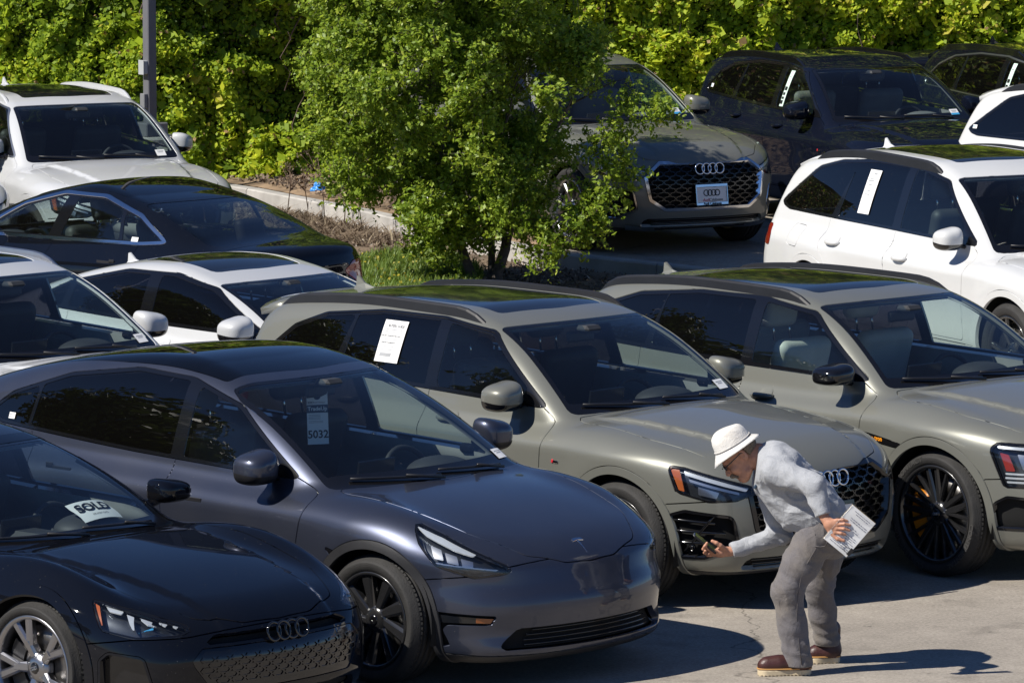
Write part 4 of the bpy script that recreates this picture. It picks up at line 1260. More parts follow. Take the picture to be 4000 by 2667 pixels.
def Q7_shape():
    return Shape('q7', H=1.75, hw=.985, xf=1.0, xr=-4.06, wb=2.994, tyre=.386, arch=.425, tyre_w=.275, rim=.275,
        top=[(-4.1, 1.12), (-3, 1.12), (-2, 1.105), (-1, 1.085), (-.55, 1.09), (-.30, 1.085), (0, 1.06), (.35, 1.015), (.66, .955), (.86, .89), (1.0, .82)],
        crown=(.05, .05), bulge=.020, bulge_y=(.60, .40), fender_bulge=.012,
        side=[(.2, .12), (.30, .075), (.42, .030), (.55, .020), (.70, .014), (.86, .003), (.93, .0), (.96, .010), (1.03, .035), (1.12, .09), (1.3, .2)],
        taper=[(-4.15, .14), (-3.6, .06), (-2.9, .02), (-1.4, .012), (-.2, .004), (.3, .02), (.65, .06), (1.0, .16)],
        front=[(.1, .16), (.2, .085), (.30, .035), (.40, .010), (.55, .0), (.70, .012), (.80, .04), (.88, .09), (.95, .17), (1.1, .4)], plan_f=(.19, .30), plan_r=(.08, .16),
        rear=[(.2, .14), (.35, .05), (.5, .0), (.70, .0), (.85, .04), (1.0, .10), (1.15, .17)],
        bot=[(-4.1, .34), (-3.4, .24), (-2.9, .22), (0, .22), (.4, .20), (.8, .21), (1, .24)], flare=(.018, .018),
        ws=(-.36, 1.08, -1.20, 1.645, .22, .020), roof=[(-.9, 1.63), (-1.3, 1.69), (-1.8, 1.725), (-2.5, 1.728), (-3.0, 1.69), (-3.4, 1.635), (-3.8, 1.555), (-4.0, 1.51)], roof_crown=.075, roof_crown4=.10,
        rg=(-4.0, 1.10, -3.60, 1.62, .12, .03), sw=(.86, 1.10, .27, .18), sw_plan=(.03, -1.4, .022, -2.4), k_sw=.10, k_sh=.09, k_rr=.06,
        ws_out=[(-.76, .005, .05), (.76, .005, .05), (.63, .96, .05), (-.63, .96, .05)], rg_out=[(-.62, .08, .06), (.62, .08, .06), (.55, .62, .06), (-.55, .62, .06)],
        sunroof=[(-1.52, -.47, .05), (-1.46, 0, .6), (-1.52, .47, .05), (-3.0, .46, .06), (-3.0, -.46, .06)],
        hood=[(-.44, -.72, .03), (-.30, 0, .8), (-.44, .72, .03), (-.36, .82, .06), (.15, .81, .4), (.55, .74, .2), (.80, .57, .1), (.92, .30, .2), (.945, 0, .6), (.92, -.30, .2), (.80, -.57, .1), (.55, -.74, .2), (.15, -.81, .4), (-.36, -.82, .06)],
        dlo=[(-.62, 1.125, .02), (-1.30, 1.575, .16), (-1.75, 1.645, .3), (-2.4, 1.65, .3), (-2.95, 1.61, .3), (-3.25, 1.54, .12), (-3.72, 1.21, .05), (-3.55, 1.17, .03), (-2, 1.15, 0)],
        glass=[('front_glass', -.84, -1.76, -.22, -.05, 'side'), ('rear_glass', -1.88, -2.74, -.05, .14, 'priv'), ('quarter_glass', -2.86, -3.8, .42, 0, 'priv')],
        front_parts=[('headlight', [(.64, .73, .02), (.66, .79, .03), (1.05, .862, .03), (1.17, .868, .03), (1.09, .70, .04), (.70, .67, .05)]),
                     ('grille', [(-.48, .83, .02), (.48, .83, .02), (.60, .72, .02), (.56, .48, .02), (.43, .385, .02), (-.43, .385, .02), (-.56, .48, .02), (-.60, .72, .02)]),
                     ('intake', [(.74, .53, .04), (.98, .55, .05), (1.07, .50, .04), (1.07, .34, .03), (.80, .34, .03)])],
        rear_parts=[('taillight', [(.60, 1.03, .02), (.94, 1.04, .03), (1.03, .94, .03), (1.0, .87, .02), (.65, .88, .02)])],
        side_parts=[('front_door', [(-.60, 1.07, .05), (-.655, .70, .2), (-.63, .41, .05), (-1.75, .41, .03), (-1.815, .9, .3), (-1.815, 1.22), (-.78, 1.19)]),
                    ('rear_door', [(-1.815, 1.22), (-1.815, .9, .3), (-1.75, .41, .02), (-2.46, .41, .05), (-2.56, .66, .15), (-2.84, .96, .15), (-2.82, 1.22)]),
                    ('fuel_flap', [(-3.16, 1.07, .04), (-3.36, 1.075, .04), (-3.36, .91, .04), (-3.16, .90, .04)]),
                    ('sill_panel', [(-.44, .385), (-.44, .15), (-2.55, .15), (-2.55, .385)])],
        handles={'front_door': (-1.57, .955), 'rear_door': (-2.62, .985)},
        all_parts=[('front_bumper', [(.40, .0), (.42, .64), (.68, .66), (.85, .70), (1.2, .85), (1.2, 0)]), ('rear_bumper', [(-3.45, .0), (-3.49, .64), (-4.0, .68), (-4.4, .6), (-4.4, 0)])],
        mirror='box', mirror_pos=(-.82, 1.125), rails=(-1.45, -3.42, .64, .61, .050), fin=-3.30, spoiler=(-3.42, -3.80, .60, -.055, .05), seat_x=-1.45, seat_z=.66, front_fn=et_front)
def MY_shape():
    return Shape('my', sig_side=.010, H=1.64, hw=.962, xf=.855, xr=-3.90, wb=2.89, tyre=.357, arch=.392, tyre_w=.255, rim=.262, sig_top=.10,
        top=[(-4, .98), (-3.6, 1.06), (-3, 1.08), (-2, 1.065), (-1, 1.03), (-.5, 1.02), (-.2, .995), (.1, .950), (.4, .875), (.62, .800), (.74, .740), (.80, .690), (.86, .60)],
        crown=(.04, .045), fender_bulge=.032, k_sh=.11, k_f=.13,
        side=[(.15, .12), (.24, .07), (.36, .025), (.5, .016), (.65, .010), (.78, .003), (.86, .003), (.93, .016), (1.02, .06), (1.1, .115), (1.3, .25)],
        taper=[(-4, .16), (-3.5, .07), (-2.9, .025), (-1.4, .016), (-.2, .006), (.3, .03), (.6, .085), (.9, .19)],
        front=[(.1, .11), (.16, .05), (.20, .010), (.25, .008), (.31, .028), (.38, .016), (.45, .0), (.51, .008), (.58, .036), (.635, .040), (.69, .026), (.73, .045), (.80, .12), (.95, .3)], plan_f=(.27, .30), plan_r=(.16, .28),
        rear=[(.2, .16), (.35, .06), (.5, .0), (.65, .01), (.85, .06), (1.0, .10), (1.15, .2)],
        bot=[(-4, .30), (-3.3, .22), (-2.8, .19), (0, .18), (.4, .155), (.7, .15), (1, .165)], flare=(.012, .016),
        ws=(-.30, 1.005, -1.36, 1.575, .26, .022), roof=[(-.9, 1.545), (-1.3, 1.605), (-1.7, 1.628), (-2.1, 1.622), (-2.6, 1.575), (-3.1, 1.485), (-3.5, 1.38), (-3.8, 1.27), (-4, 1.18)], roof_crown=.06, roof_crown4=.10, k_wr=.22,
        rg=(-3.88, 1.0, -3.78, 1.35, .16, .02), sw=(.815, 1.05, .30, .25), sw_plan=(.035, -1.4, .036, -2.1), k_sw=.14, k_lg=.05,
        ws_out=[(-.755, .0, .06), (.755, .0, .06), (.63, 1.10, .05), (-.63, 1.10, .05)], frit=.025, frit_base=.13,
        sunroof=[(-1.46, -.575, .04), (-1.36, 0, .8), (-1.46, .575, .04), (-2.3, .56, .2), (-3.55, .48, .12), (-3.55, -.48, .12), (-2.3, -.56, .2)],
        hood=[(-.44, -.74, .03), (-.245, 0, .9), (-.44, .74, .03), (.05, .69, .4), (.45, .615, .3), (.69, .45, .15), (.765, .2, .2), (.775, 0, .4), (.765, -.2, .2), (.69, -.45, .15), (.45, -.615, .3), (.05, -.69, .4)],
        dlo=[(-.66, 1.045, .02), (-1.26, 1.40, .2), (-1.70, 1.515, .4), (-2.15, 1.535, .4), (-2.7, 1.462, .35), (-3.15, 1.32, .2), (-3.35, 1.18, .04), (-3.18, 1.14, .05), (-2, 1.085, 0)],
        trim_w=.02, glass=[('front_glass', -.84, -1.60, -.22, -.04, 'side'), ('rear_glass', -1.70, -2.93, -.04, .10, 'priv'), ('quarter_glass', -2.955, -3.6, .10, 0, 'priv')],
        front_parts=[('headlight', [(.54, .655, .03), (.74, .748, .06), (.96, .848, .08), (1.165, .918, .03), (1.12, .80, .06), (1.02, .69, .06), (.80, .625, .08)]),
                     ('fog_slot', [(.68, .42, .01), (1.04, .445, .02), (1.00, .26, .04), (.93, .25, .04), (.985, .35, .04), (.96, .375, .03), (.72, .372, .02)]),
                     ('lower_grille', [(-.56, .345, .05), (.56, .345, .05), (.70, .235, .03), (-.70, .235, .03)])],
        rear_parts=[('taillight', [(.55, .98, .03), (.95, 1.0, .03), (1.02, .90, .03), (.6, .90, .03)])],
        side_parts=[('front_door', [(-.50, .985, .05), (-.565, .70, .3), (-.53, .37, .05), (-1.60, .37, .03), (-1.655, .9, .3), (-1.655, 1.16), (-.82, 1.10)]),
                    ('rear_door', [(-1.655, 1.16), (-1.655, .9, .3), (-1.60, .37, .02), (-2.30, .37, .05), (-2.42, .60, .15), (-2.75, .90, .2), (-2.92, 1.16)]),
                    ('side_camera', [(-.36, .74, .01), (-.20, .70, .01), (-.245, .655, .01)]),
                    ('sill_panel', [(-.41, .335), (-.41, .12), (-2.47, .12), (-2.47, .335)])],
        handles={'front_door': (-1.42, .885), 'rear_door': (-2.52, .95)}, handle_style='flush',
        all_parts=[('lower_valance', [(.30, .0), (.30, .225), (.62, .205), (1.2, .195), (1.2, 0)]), ('front_bumper', [(.33, .0), (.36, .615), (.60, .64), (.78, .72), (1.2, .95), (1.2, 0)]), ('rear_bumper', [(-3.30, .0), (-3.34, .66), (-3.9, .70), (-4.2, .6), (-4.2, 0)])],
        mirror='box', mirror_scale=1.12, mirror_pos=(-.87, 1.065), seat_x=-1.48, seat_z=.58, bench=(-.95,-.06), front_fn=my_front)
def GT_shape():
    return Shape('gt', H=1.42, hw=.982, xf=.95, xr=-4.04, wb=2.90, tyre=.355, arch=.385, tyre_w=.265, rim=.275, sig_top=.10,
        top=[(-4.1, .92), (-3.6, .98), (-3, .985), (-2, .93), (-1, .88), (-.5, .885), (-.2, .86), (.15, .815), (.5, .745), (.75, .675), (.9, .60), (.96, .55)],
        crown=(.03, .05), bulge=.018, bulge_y=(.60, .40), fender_bulge=.085, k_sh=.15, k_f=.14,
        side=[(.12, .12), (.20, .07), (.32, .03), (.45, .022), (.58, .014), (.68, .002), (.74, .0), (.80, .012), (.90, .06), (1.0, .13), (1.2, .28)],
        taper=[(-4.1, .16), (-3.5, .06), (-2.9, .0), (-1.6, .03), (-.6, .02), (0, .0), (.4, .02), (.7, .07), (1.0, .18)],
        front=[(.05, .12), (.12, .06), (.20, .02), (.30, .0), (.44, .0), (.52, .02), (.60, .05), (.68, .11), (.76, .22), (.9, .4)], plan_f=(.22, .30), plan_r=(.2, .3),
        rear=[(.2, .16), (.35, .06), (.5, .0), (.65, .01), (.85, .06), (1.0, .10), (1.15, .2)],
        bot=[(-4, .26), (-3.3, .18), (-2.8, .15), (0, .15), (.4, .14), (.7, .13), (1, .14)], flare=(.02, .03),
        ws=(-.53, .875, -1.48, 1.34, .24, .022), roof=[(-1.1, 1.315), (-1.5, 1.375), (-1.9, 1.40), (-2.3, 1.395), (-2.8, 1.33), (-3.3, 1.21), (-3.8, 1.06), (-4, .98)], roof_crown=.08, roof_crown4=.10, k_wr=.20,
        rg=(-4.02, .86, -3.9, 1.2, .16, .02), sw=(.80, .90, .36, .30), sw_plan=(.035, -1.4, .05, -2.1), k_sw=.12, k_lg=.06,
        ws_out=[(-.735, .0, .06), (.735, .0, .06), (.60, .98, .05), (-.60, .98, .05)], frit=.025, frit_base=.09,
        sunroof=[(-1.58, -.50, .05), (-1.5, 0, .8), (-1.58, .50, .05), (-2.5, .48, .1), (-2.5, -.48, .1)],
        hood=[(-.64, -.70, .03), (-.48, 0, .9), (-.64, .70, .03), (-.1, .70, .4), (.45, .66, .3), (.74, .52, .12), (.845, .25, .2), (.86, 0, .4), (.845, -.25, .2), (.74, -.52, .12), (.45, -.66, .3), (-.1, -.70, .4)],
        dlo=[(-.80, .94, .02), (-1.45, 1.25, .2), (-1.9, 1.315, .4), (-2.4, 1.295, .4), (-2.95, 1.17, .2), (-3.18, 1.06, .04), (-2.9, 1.02, .05), (-1.8, .965, 0)],
        glass=[('front_glass', -.90, -1.80, -.22, -.04, 'side'), ('rear_glass', -1.88, -2.80, -.04, .10, 'priv'), ('quarter_glass', -2.84, -3.4, .10, 0, 'priv')],
        front_parts=[('headlight', [(.585, .600, .015), (.64, .628, .02), (.86, .690, .05), (1.15, .752, .02), (1.085, .600, .03), (.90, .565, .05), (.68, .570, .04)]),
                     ('upper_slot', [(-.47, .565, .015), (.47, .565, .015), (.55, .525, .015), (-.55, .525, .015)]),
                     ('grille', [(-.56, .505, .02), (.56, .505, .02), (.62, .44, .02), (.50, .28, .03), (-.50, .28, .03), (-.62, .44, .02)]),
                     ('intake', [(.86, .475, .03), (1.05, .495, .04), (1.10, .45, .03), (1.10, .20, .03), (.80, .20, .03), (.82, .34, .04)]),
                     ('lower_grille', [(-.55, .235, .02), (.55, .235, .02), (.62, .15, .02), (-.62, .15, .02)])],
        side_parts=[('front_door', [(-.62, .90, .05), (-.67, .6, .3), (-.62, .30, .05), (-1.70, .30, .03), (-1.79, .8, .3), (-1.79, 1.05), (-.92, .99)]),
                    ('rear_door', [(-1.79, 1.05), (-1.79, .8, .3), (-1.70, .30, .02), (-2.30, .30, .05), (-2.46, .55, .15), (-2.70, .82, .2), (-2.80, 1.08)]),
                    ('sill_panel', [(-.41, .275), (-.41, .08), (-2.47, .08), (-2.47, .275)])],
        handles={'front_door': (-1.55, .815)},
        all_parts=[('front_bumper', [(.36, .0), (.40, .53), (.62, .56), (.8, .565), (.95, .62), (1.2, .8), (1.2, 0)])],
        mirror='slim', mirror_pos=(-.90, .955), seat_x=-1.62, seat_z=.40, bench=(-.80,-.06), front_fn=gt_front)
def M3_shape():
    return Shape('m3', chrome_w=.024, H=1.46, hw=.925, xf=.84, xr=-3.855, wb=2.875, tyre=.335, arch=.37, tyre_w=.235, rim=.235, sig_top=.10,
        top=[(-3.95, .93), (-3.75, 1.00), (-3.4, 1.045), (-3, 1.045), (-2, .99), (-1, .93), (-.5, .92), (-.2, .90), (.1, .86), (.4, .79), (.62, .715), (.76, .64), (.86, .56)],
        crown=(.045, .055), fender_bulge=.04, k_sh=.15, k_f=.20,
        side=[(.12, .12), (.22, .07), (.34, .025), (.48, .016), (.62, .010), (.74, .003), (.82, .003), (.88, .016), (.97, .06), (1.05, .115), (1.25, .25)],
        taper=[(-3.95, .17), (-3.4, .07), (-2.8, .02), (-1.4, .016), (-.2, .006), (.3, .03), (.6, .085), (.9, .19)],
        front=[(.1, .10), (.18, .05), (.26, .02), (.36, .008), (.46, .0), (.54, .008), (.62, .04), (.70, .09), (.80, .17), (.95, .3)], plan_f=(.24, .33), plan_r=(.16, .30),
        rear=[(.15, .14), (.3, .06), (.45, .01), (.6, .0), (.75, .03), (.88, .05), (.98, .04), (1.1, .15)],
        bot=[(-4, .28), (-3.3, .19), (-2.8, .16), (0, .16), (.4, .15), (.7, .15), (1, .17)], flare=(.012, .016),
        ws=(-.18, .90, -1.22, 1.375, .26, .022), roof=[(-.9, 1.36), (-1.3, 1.415), (-1.7, 1.443), (-2.1, 1.435), (-2.5, 1.385), (-3.0, 1.26), (-3.4, 1.12), (-3.7, 1.0)], roof_crown=.06, roof_crown4=.10, k_wr=.22,
        rg=(-3.60, 1.0, -2.6, 1.38, .20, .03), sw=(.79, .95, .32, .28), sw_plan=(.035, -1.4, .05, -2.1), k_sw=.13, k_lg=.06, k_rr=.25,
        ws_out=[(-.72, .0, .06), (.72, .0, .06), (.60, 1.03, .05), (-.60, 1.03, .05)], rg_out=[(-.60, .14, .10), (.60, .14, .10), (.56, 1.05, .05), (-.56, 1.05, .05)],
        sunroof=[(-1.30, -.55, .04), (-1.21, 0, .8), (-1.30, .55, .04), (-1.9, .545, .2), (-2.52, .53, .05), (-2.52, -.53, .05), (-1.9, -.545, .2)],
        hood=[(-.32, -.71, .03), (-.12, 0, .9), (-.32, .71, .03), (.05, .66, .4), (.45, .59, .3), (.69, .43, .15), (.765, 0, .4), (.69, -.43, .15), (.45, -.59, .3), (.05, -.66, .4)],
        dlo=[(-.58, .955, .02), (-1.15, 1.245, .2), (-1.60, 1.355, .4), (-2.1, 1.355, .4), (-2.6, 1.235, .3), (-3.02, 1.035, .03), (-2.7, 1.005, .10), (-1.9, .985, 0)],
        trim_w=.034, glass=[('front_glass', -.70, -1.56, -.22, -.30, 'side'), ('rear_glass', -1.70, -2.46, -.30, .28, 'side'), ('quarter_glass', -2.50, -3.2, .28, 0, 'side')],
        front_parts=[('headlight', [(.66, .60, .03), (.80, .68, .06), (1.15, .80, .03), (1.08, .69, .06), (.85, .60, .06)]),
                     ('lower_grille', [(-.56, .30, .05), (.56, .30, .05), (.66, .20, .03), (-.66, .20, .03)])],
        rear_parts=[('taillight', [(.42, .80, .03), (.55, .875, .03), (.92, .90, .05), (1.05, .86, .03), (.98, .76, .05), (.6, .70, .05)])],
        side_parts=[('front_door', [(-.50, .90, .05), (-.555, .60, .3), (-.52, .33, .05), (-1.56, .33, .03), (-1.62, .8, .3), (-1.66, 1.06), (-.75, 1.02)]),
                    ('rear_door', [(-1.66, 1.06), (-1.62, .8, .3), (-1.56, .33, .02), (-2.30, .33, .05), (-2.42, .56, .15), (-2.68, .84, .2), (-2.68, 1.06)]),
                    ('sill_panel', [(-.41, .295), (-.41, .1), (-2.47, .1), (-2.47, .295)])],
        handles={'front_door': (-1.40, .80), 'rear_door': (-2.42, .86)}, handle_style='flush',
        all_parts=[('front_bumper', [(.33, .0), (.36, .55), (.60, .58), (.78, .66), (1.2, .9), (1.2, 0)]), ('trunk_lid', [(-3.50, 1.3), (-3.52, .99), (-3.62, .78), (-4.2, .70), (-4.2, 1.3)]), ('rear_bumper', [(-3.24, .0), (-3.28, .60), (-3.62, .66), (-4.2, .69), (-4.2, 0)])],
        mirror='box', mirror_pos=(-.72, .955), seat_x=-1.38, seat_z=.42, bench=(-.82, -.06), front_fn=plain_front)
def A5_shape():
    return Shape('a5', H=1.40, hw=.925, xf=.88, xr=-3.85, wb=2.82, tyre=.338, arch=.372, tyre_w=.24, rim=.245, sig_top=.10,
        top=[(-3.9, .95), (-3.5, 1.0), (-3, 1.0), (-2, .955), (-1, .915), (-.5, .92), (-.2, .91), (.1, .88), (.4, .83), (.66, .765), (.82, .69), (.9, .62)],
        crown=(.04, .05), bulge=.012, bulge_y=(.52, .34), fender_bulge=.02, k_sh=.11,
        side=[(.12, .12), (.22, .07), (.34, .025), (.48, .016), (.62, .010), (.76, .001), (.80, .0), (.83, .010), (.92, .045), (1.02, .11), (1.25, .25)],
        taper=[(-3.95, .16), (-3.4, .07), (-2.8, .02), (-1.4, .016), (-.2, .006), (.3, .03), (.6, .08), (.9, .17)],
        front=[(.1, .12), (.18, .06), (.26, .02), (.36, .008), (.46, .0), (.56, .008), (.64, .04), (.72, .09), (.80, .17), (.95, .3)], plan_f=(.20, .30), plan_r=(.16, .28),
        rear=[(.15, .14), (.3, .06), (.45, .01), (.6, .0), (.75, .03), (.88, .05), (.98, .05), (1.1, .15)],
        bot=[(-4, .28), (-3.3, .19), (-2.8, .16), (0, .16), (.4, .15), (.7, .15), (1, .17)], flare=(.012, .016),
        ws=(-.38, .905, -1.30, 1.315, .22, .020), roof=[(-1.0, 1.30), (-1.4, 1.36), (-1.8, 1.385), (-2.2, 1.378), (-2.6, 1.33), (-3.1, 1.21), (-3.5, 1.09), (-3.8, .98)], roof_crown=.075, roof_crown4=.10,
        rg=(-3.66, .96, -2.72, 1.34, .18, .02), sw=(.785, .95, .34, .28), sw_plan=(.035, -1.4, .045, -2.1), k_sw=.11, k_lg=.04, k_rr=.2,
        ws_out=[(-.70, .0, .05), (.70, .0, .05), (.57, .93, .05), (-.57, .93, .05)], rg_out=[(-.58, .14, .10), (.58, .14, .10), (.52, .92, .05), (-.52, .92, .05)],
        sunroof=[(-1.50, -.42, .06), (-1.45, 0, .6), (-1.50, .42, .06), (-2.25, .41, .08), (-2.25, -.41, .08)],
        hood=[(-.46, -.68, .03), (-.32, 0, .8), (-.46, .68, .03), (.05, .70, .4), (.5, .64, .2), (.72, .5, .1), (.82, 0, .4), (.72, -.5, .1), (.5, -.64, .2), (.05, -.70, .4)],
        dlo=[(-.62, .955, .02), (-1.28, 1.245, .2), (-1.70, 1.318, .4), (-2.2, 1.315, .4), (-2.75, 1.20, .3), (-3.10, 1.045, .05), (-2.8, 1.005, .06), (-1.9, .975, 0)],
        glass=[('front_glass', -.80, -1.80, -.22, -.06, 'priv'), ('rear_glass', -1.92, -2.70, -.06, .2, 'priv'), ('quarter_glass', -2.78, -3.3, .25, 0, 'priv')],
        front_parts=[('headlight', [(.62, .63, .03), (.66, .67, .03), (1.12, .76, .03), (1.05, .65, .04), (.85, .60, .06)]),
                     ('grille', [(-.45, .68, .02), (.45, .68, .02), (.52, .60, .02), (.42, .36, .02), (-.42, .36, .02), (-.52, .60, .02)])],
        rear_parts=[('taillight', [(.5, .88, .03), (.95, .90, .05), (1.02, .80, .05), (.6, .78, .05)])],
        side_parts=[('front_door', [(-.58, .90, .05), (-.62, .60, .3), (-.58, .33, .05), (-1.78, .33, .03), (-1.86, .8, .3), (-1.87, 1.04), (-.80, 1.01)]),
                    ('rear_door', [(-1.87, 1.04), (-1.86, .8, .3), (-1.78, .33, .02), (-2.30, .33, .05), (-2.40, .56, .15), (-2.62, .84, .2), (-2.68, 1.04)]),
                    ('sill_panel', [(-.41, .295), (-.41, .1), (-2.42, .1), (-2.42, .295)])],
        handles={'front_door': (-1.60, .84), 'rear_door': (-2.42, .87)},
        all_parts=[('front_bumper', [(.33, .0), (.36, .56), (.60, .58), (.78, .64), (1.2, .8), (1.2, 0)])],
        mirror='suv', mirror_pos=(-.80, .965), fin=-2.75, seat_x=-1.48, seat_z=.42, bench=(-.80, -.05), front_fn=plain_front)
# ------------------------------------------------------------------ leaves
def leaf_mesh(name, C0, N0, size, aspect=0.55, fold=0.25, seed=1, tint=None):
    """many small folded leaves as one mesh; C0 centres (n,3), N0 facing (n,3), size (n,)"""
    r = np.random.default_rng(seed); n = len(C0)
    N0 = N0 / np.maximum(np.linalg.norm(N0, axis=1, keepdims=True), 1e-9)
    t = r.normal(size=(n, 3)); t -= (t * N0).sum(1, keepdims=True) * N0; t /= np.maximum(np.linalg.norm(t, axis=1, keepdims=True), 1e-9)
    b = np.cross(N0, t)
    h = size[:, None]; w = h * aspect
    p0 = C0 - t * h * .5; p2 = C0 + t * h * .5 - N0 * h * .12
    m = C0 + t * h * .05 + N0 * h * .04
    p1 = m + b * w * .5 - N0 * h * fold * .35; p3 = m - b * w * .5 - N0 * h * fold * .35
    V = np.stack([p0, p1, p2, p3], 1).reshape(-1, 3)
    i = np.arange(n) * 4
    F = np.concatenate([np.stack([i, i + 1, i + 2], 1), np.stack([i, i + 2, i + 3], 1)])
    me = mesh_np(name, V, F, smooth=False)
    tv = r.random(n) if tint is None else tint
    at = me.attributes.new('tint', 'FLOAT', 'POINT'); at.data.foreach_set('value', np.repeat(tv, 4).astype(np.float32))
    return me
def leaf_material(name, ramp, rough=0.38, trans=0.35, spec=0.4):
    m = bpy.data.materials.new(name); m.use_nodes = True; nt = m.node_tree; b = nt.nodes['Principled BSDF']; o = nt.nodes['Material Output']
    a = nt.nodes.new('ShaderNodeAttribute'); a.attribute_name = 'tint'
    cr = nt.nodes.new('ShaderNodeValToRGB'); el = cr.color_ramp.elements
    el[0].position, el[0].color = ramp[0][0], (*ramp[0][1], 1); el[1].position, el[1].color = ramp[-1][0], (*ramp[-1][1], 1)
    for p, c_ in ramp[1:-1]: e = el.new(p); e.color = (*c_, 1)
    nt.links.new(a.outputs['Fac'], cr.inputs[0]); nt.links.new(cr.outputs[0], b.inputs['Base Color'])
    b.inputs['Roughness'].default_value = rough; b.inputs['Specular IOR Level'].default_value = spec
    t = nt.nodes.new('ShaderNodeBsdfTranslucent'); hs = nt.nodes.new('ShaderNodeHueSaturation'); hs.inputs['Value'].default_value = 1.5; hs.inputs['Hue'].default_value = .485
    nt.links.new(cr.outputs[0], hs.inputs['Color']); nt.links.new(hs.outputs[0], t.inputs[0])
    mx = nt.nodes.new('ShaderNodeMixShader'); mx.inputs[0].default_value = trans
    nt.links.new(b.outputs[0], mx.inputs[1]); nt.links.new(t.outputs[0], mx.inputs[2]); nt.links.new(mx.outputs[0], o.inputs[0])
    return m
L_hedge = leaf_material('vine_leaves', [(0, (.05, .09, .010)), (.3, (.18, .28, .020)), (.65, (.38, .49, .03)), (.93, (.64, .66, .05)), (1, (.40, .26, .13))], .55, .42, .25)
L_tree = leaf_material('tree_leaves', [(0, (.075, .13, .012)), (.5, (.20, .30, .024)), (.85, (.36, .45, .045)), (1, (.46, .52, .09))], .45, .38, .35)
L_grass = leaf_material('weed_leaves', [(0, (.07, .12, .02)), (.6, (.17, .26, .04)), (.9, (.28, .34, .06)), (1, (.5, .42, .04))], .5, .35)
L_dry = leaf_material('dry_stems', [(0, (.09, .065, .045)), (.6, (.22, .165, .11)), (1, (.38, .31, .20))], .8, .15)
L_chip = leaf_material('wood_chips', [(0, (.05, .035, .025)), (.5, (.16, .115, .08)), (.85, (.30, .23, .17)), (1, (.45, .40, .33))], .85, .0)
M_bark = principled('bark', (.12, .10, .085), .9, noise_amt=.35, noise_scale=25, bump=.6, bump_scale=60)
M_concrete = principled('concrete', (.42, .40, .37), .9, noise_amt=.16, noise_scale=5, bump=.25, bump_scale=90)
M_soil = principled('soil', (.16, .115, .075), .95, noise_amt=.4, noise_scale=3.5, bump=.8, bump_scale=30)
M_sand = principled('sandy_dirt', (.26, .18, .11), .95, noise_amt=.5, noise_scale=4, bump=.6, bump_scale=25)
M_post = principled('grey_post_paint', (.145, .145, .16), .5, noise_amt=.06)
M_box = principled('grey_box_plastic', (.42, .44, .45), .5, noise_amt=.05)

# ------------------------------------------------------------------ ground
def asphalt(name, col, seed=0.0):
    m = bpy.data.materials.new(name); m.use_nodes = True; nt = m.node_tree; b = nt.nodes['Principled BSDF']
    g = nt.nodes.new('ShaderNodeNewGeometry')
    def noise(sc, det=6, rough=.6):
        n = nt.nodes.new('ShaderNodeTexNoise'); n.inputs['Scale'].default_value = sc; n.inputs['Detail'].default_value = det; n.inputs['Roughness'].default_value = rough
        nt.links.new(g.outputs['Position'], n.inputs['Vector']); return n
    def rng_(src, a, b_, c_, d):
        r = nt.nodes.new('ShaderNodeMapRange'); r.inputs[1].default_value = a; r.inputs[2].default_value = b_; r.inputs[3].default_value = c_; r.inputs[4].default_value = d
        nt.links.new(src, r.inputs[0]); return r
    big = rng_(noise(.55).outputs['Fac'], .3, .7, .80, 1.16)
    mid = rng_(noise(6).outputs['Fac'], .3, .7, .90, 1.10)
    fine = rng_(noise(46, 5, .85).outputs['Fac'], .3, .7, .60, 1.40)
    # cracks: edges of distorted voronoi cells
    v = nt.nodes.new('ShaderNodeTexVoronoi'); v.feature = 'DISTANCE_TO_EDGE'; v.inputs['Scale'].default_value = .22
    dn = noise(1.3, 4); ds = nt.nodes.new('ShaderNodeVectorMath'); ds.operation = 'MULTIPLY_ADD'; ds.inputs[1].default_value = (.9, .9, 0)
    nt.links.new(dn.outputs['Color'], ds.inputs[0]); nt.links.new(g.outputs['Position'], ds.inputs[2]); nt.links.new(ds.outputs[0], v.inputs['Vector'])
    crk = rng_(v.outputs['Distance'], .0, .0026, .45, 1.0); crk.clamp = True
    # oily stains
    st = rng_(noise(1.9, 3).outputs['Fac'], .58, .74, 1.0, .66); sp = rng_(noise(9, 2).outputs['Fac'], .70, .75, 1.0, .55); sp.clamp = True
    def mul(a, b_):
        q = nt.nodes.new('ShaderNodeMath'); q.operation = 'MULTIPLY'; nt.links.new(a, q.inputs[0]); nt.links.new(b_, q.inputs[1]); return q.outputs[0]
    f = mul(mul(mul(mul(mul(big.outputs[0], mid.outputs[0]), fine.outputs[0]), crk.outputs[0]), st.outputs[0]), sp.outputs[0])
    sc = nt.nodes.new('ShaderNodeVectorMath'); sc.operation = 'SCALE'; sc.inputs[0].default_value = col
    nt.links.new(f, sc.inputs['Scale']); nt.links.new(sc.outputs[0], b.inputs['Base Color'])
    b.inputs['Roughness'].default_value = .9; b.inputs['Specular IOR Level'].default_value = .25
    bp = nt.nodes.new('ShaderNodeBump'); bp.inputs['Strength'].default_value = .5; bp.inputs['Distance'].default_value = .004
    nt.links.new(fine.outputs[0], bp.inputs['Height']); nt.links.new(bp.outputs[0], b.inputs['Normal'])
    return m
M_asphalt = asphalt('sun_bleached_asphalt', (.335, .298, .252))
m = MB(); m.add([(-400, -400, 0), (400, -400, 0), (400, 700, 0), (-400, 700, 0)], [(0, 1, 2, 3)])
tag(m.build('parking_lot', M_asphalt), kind='structure')
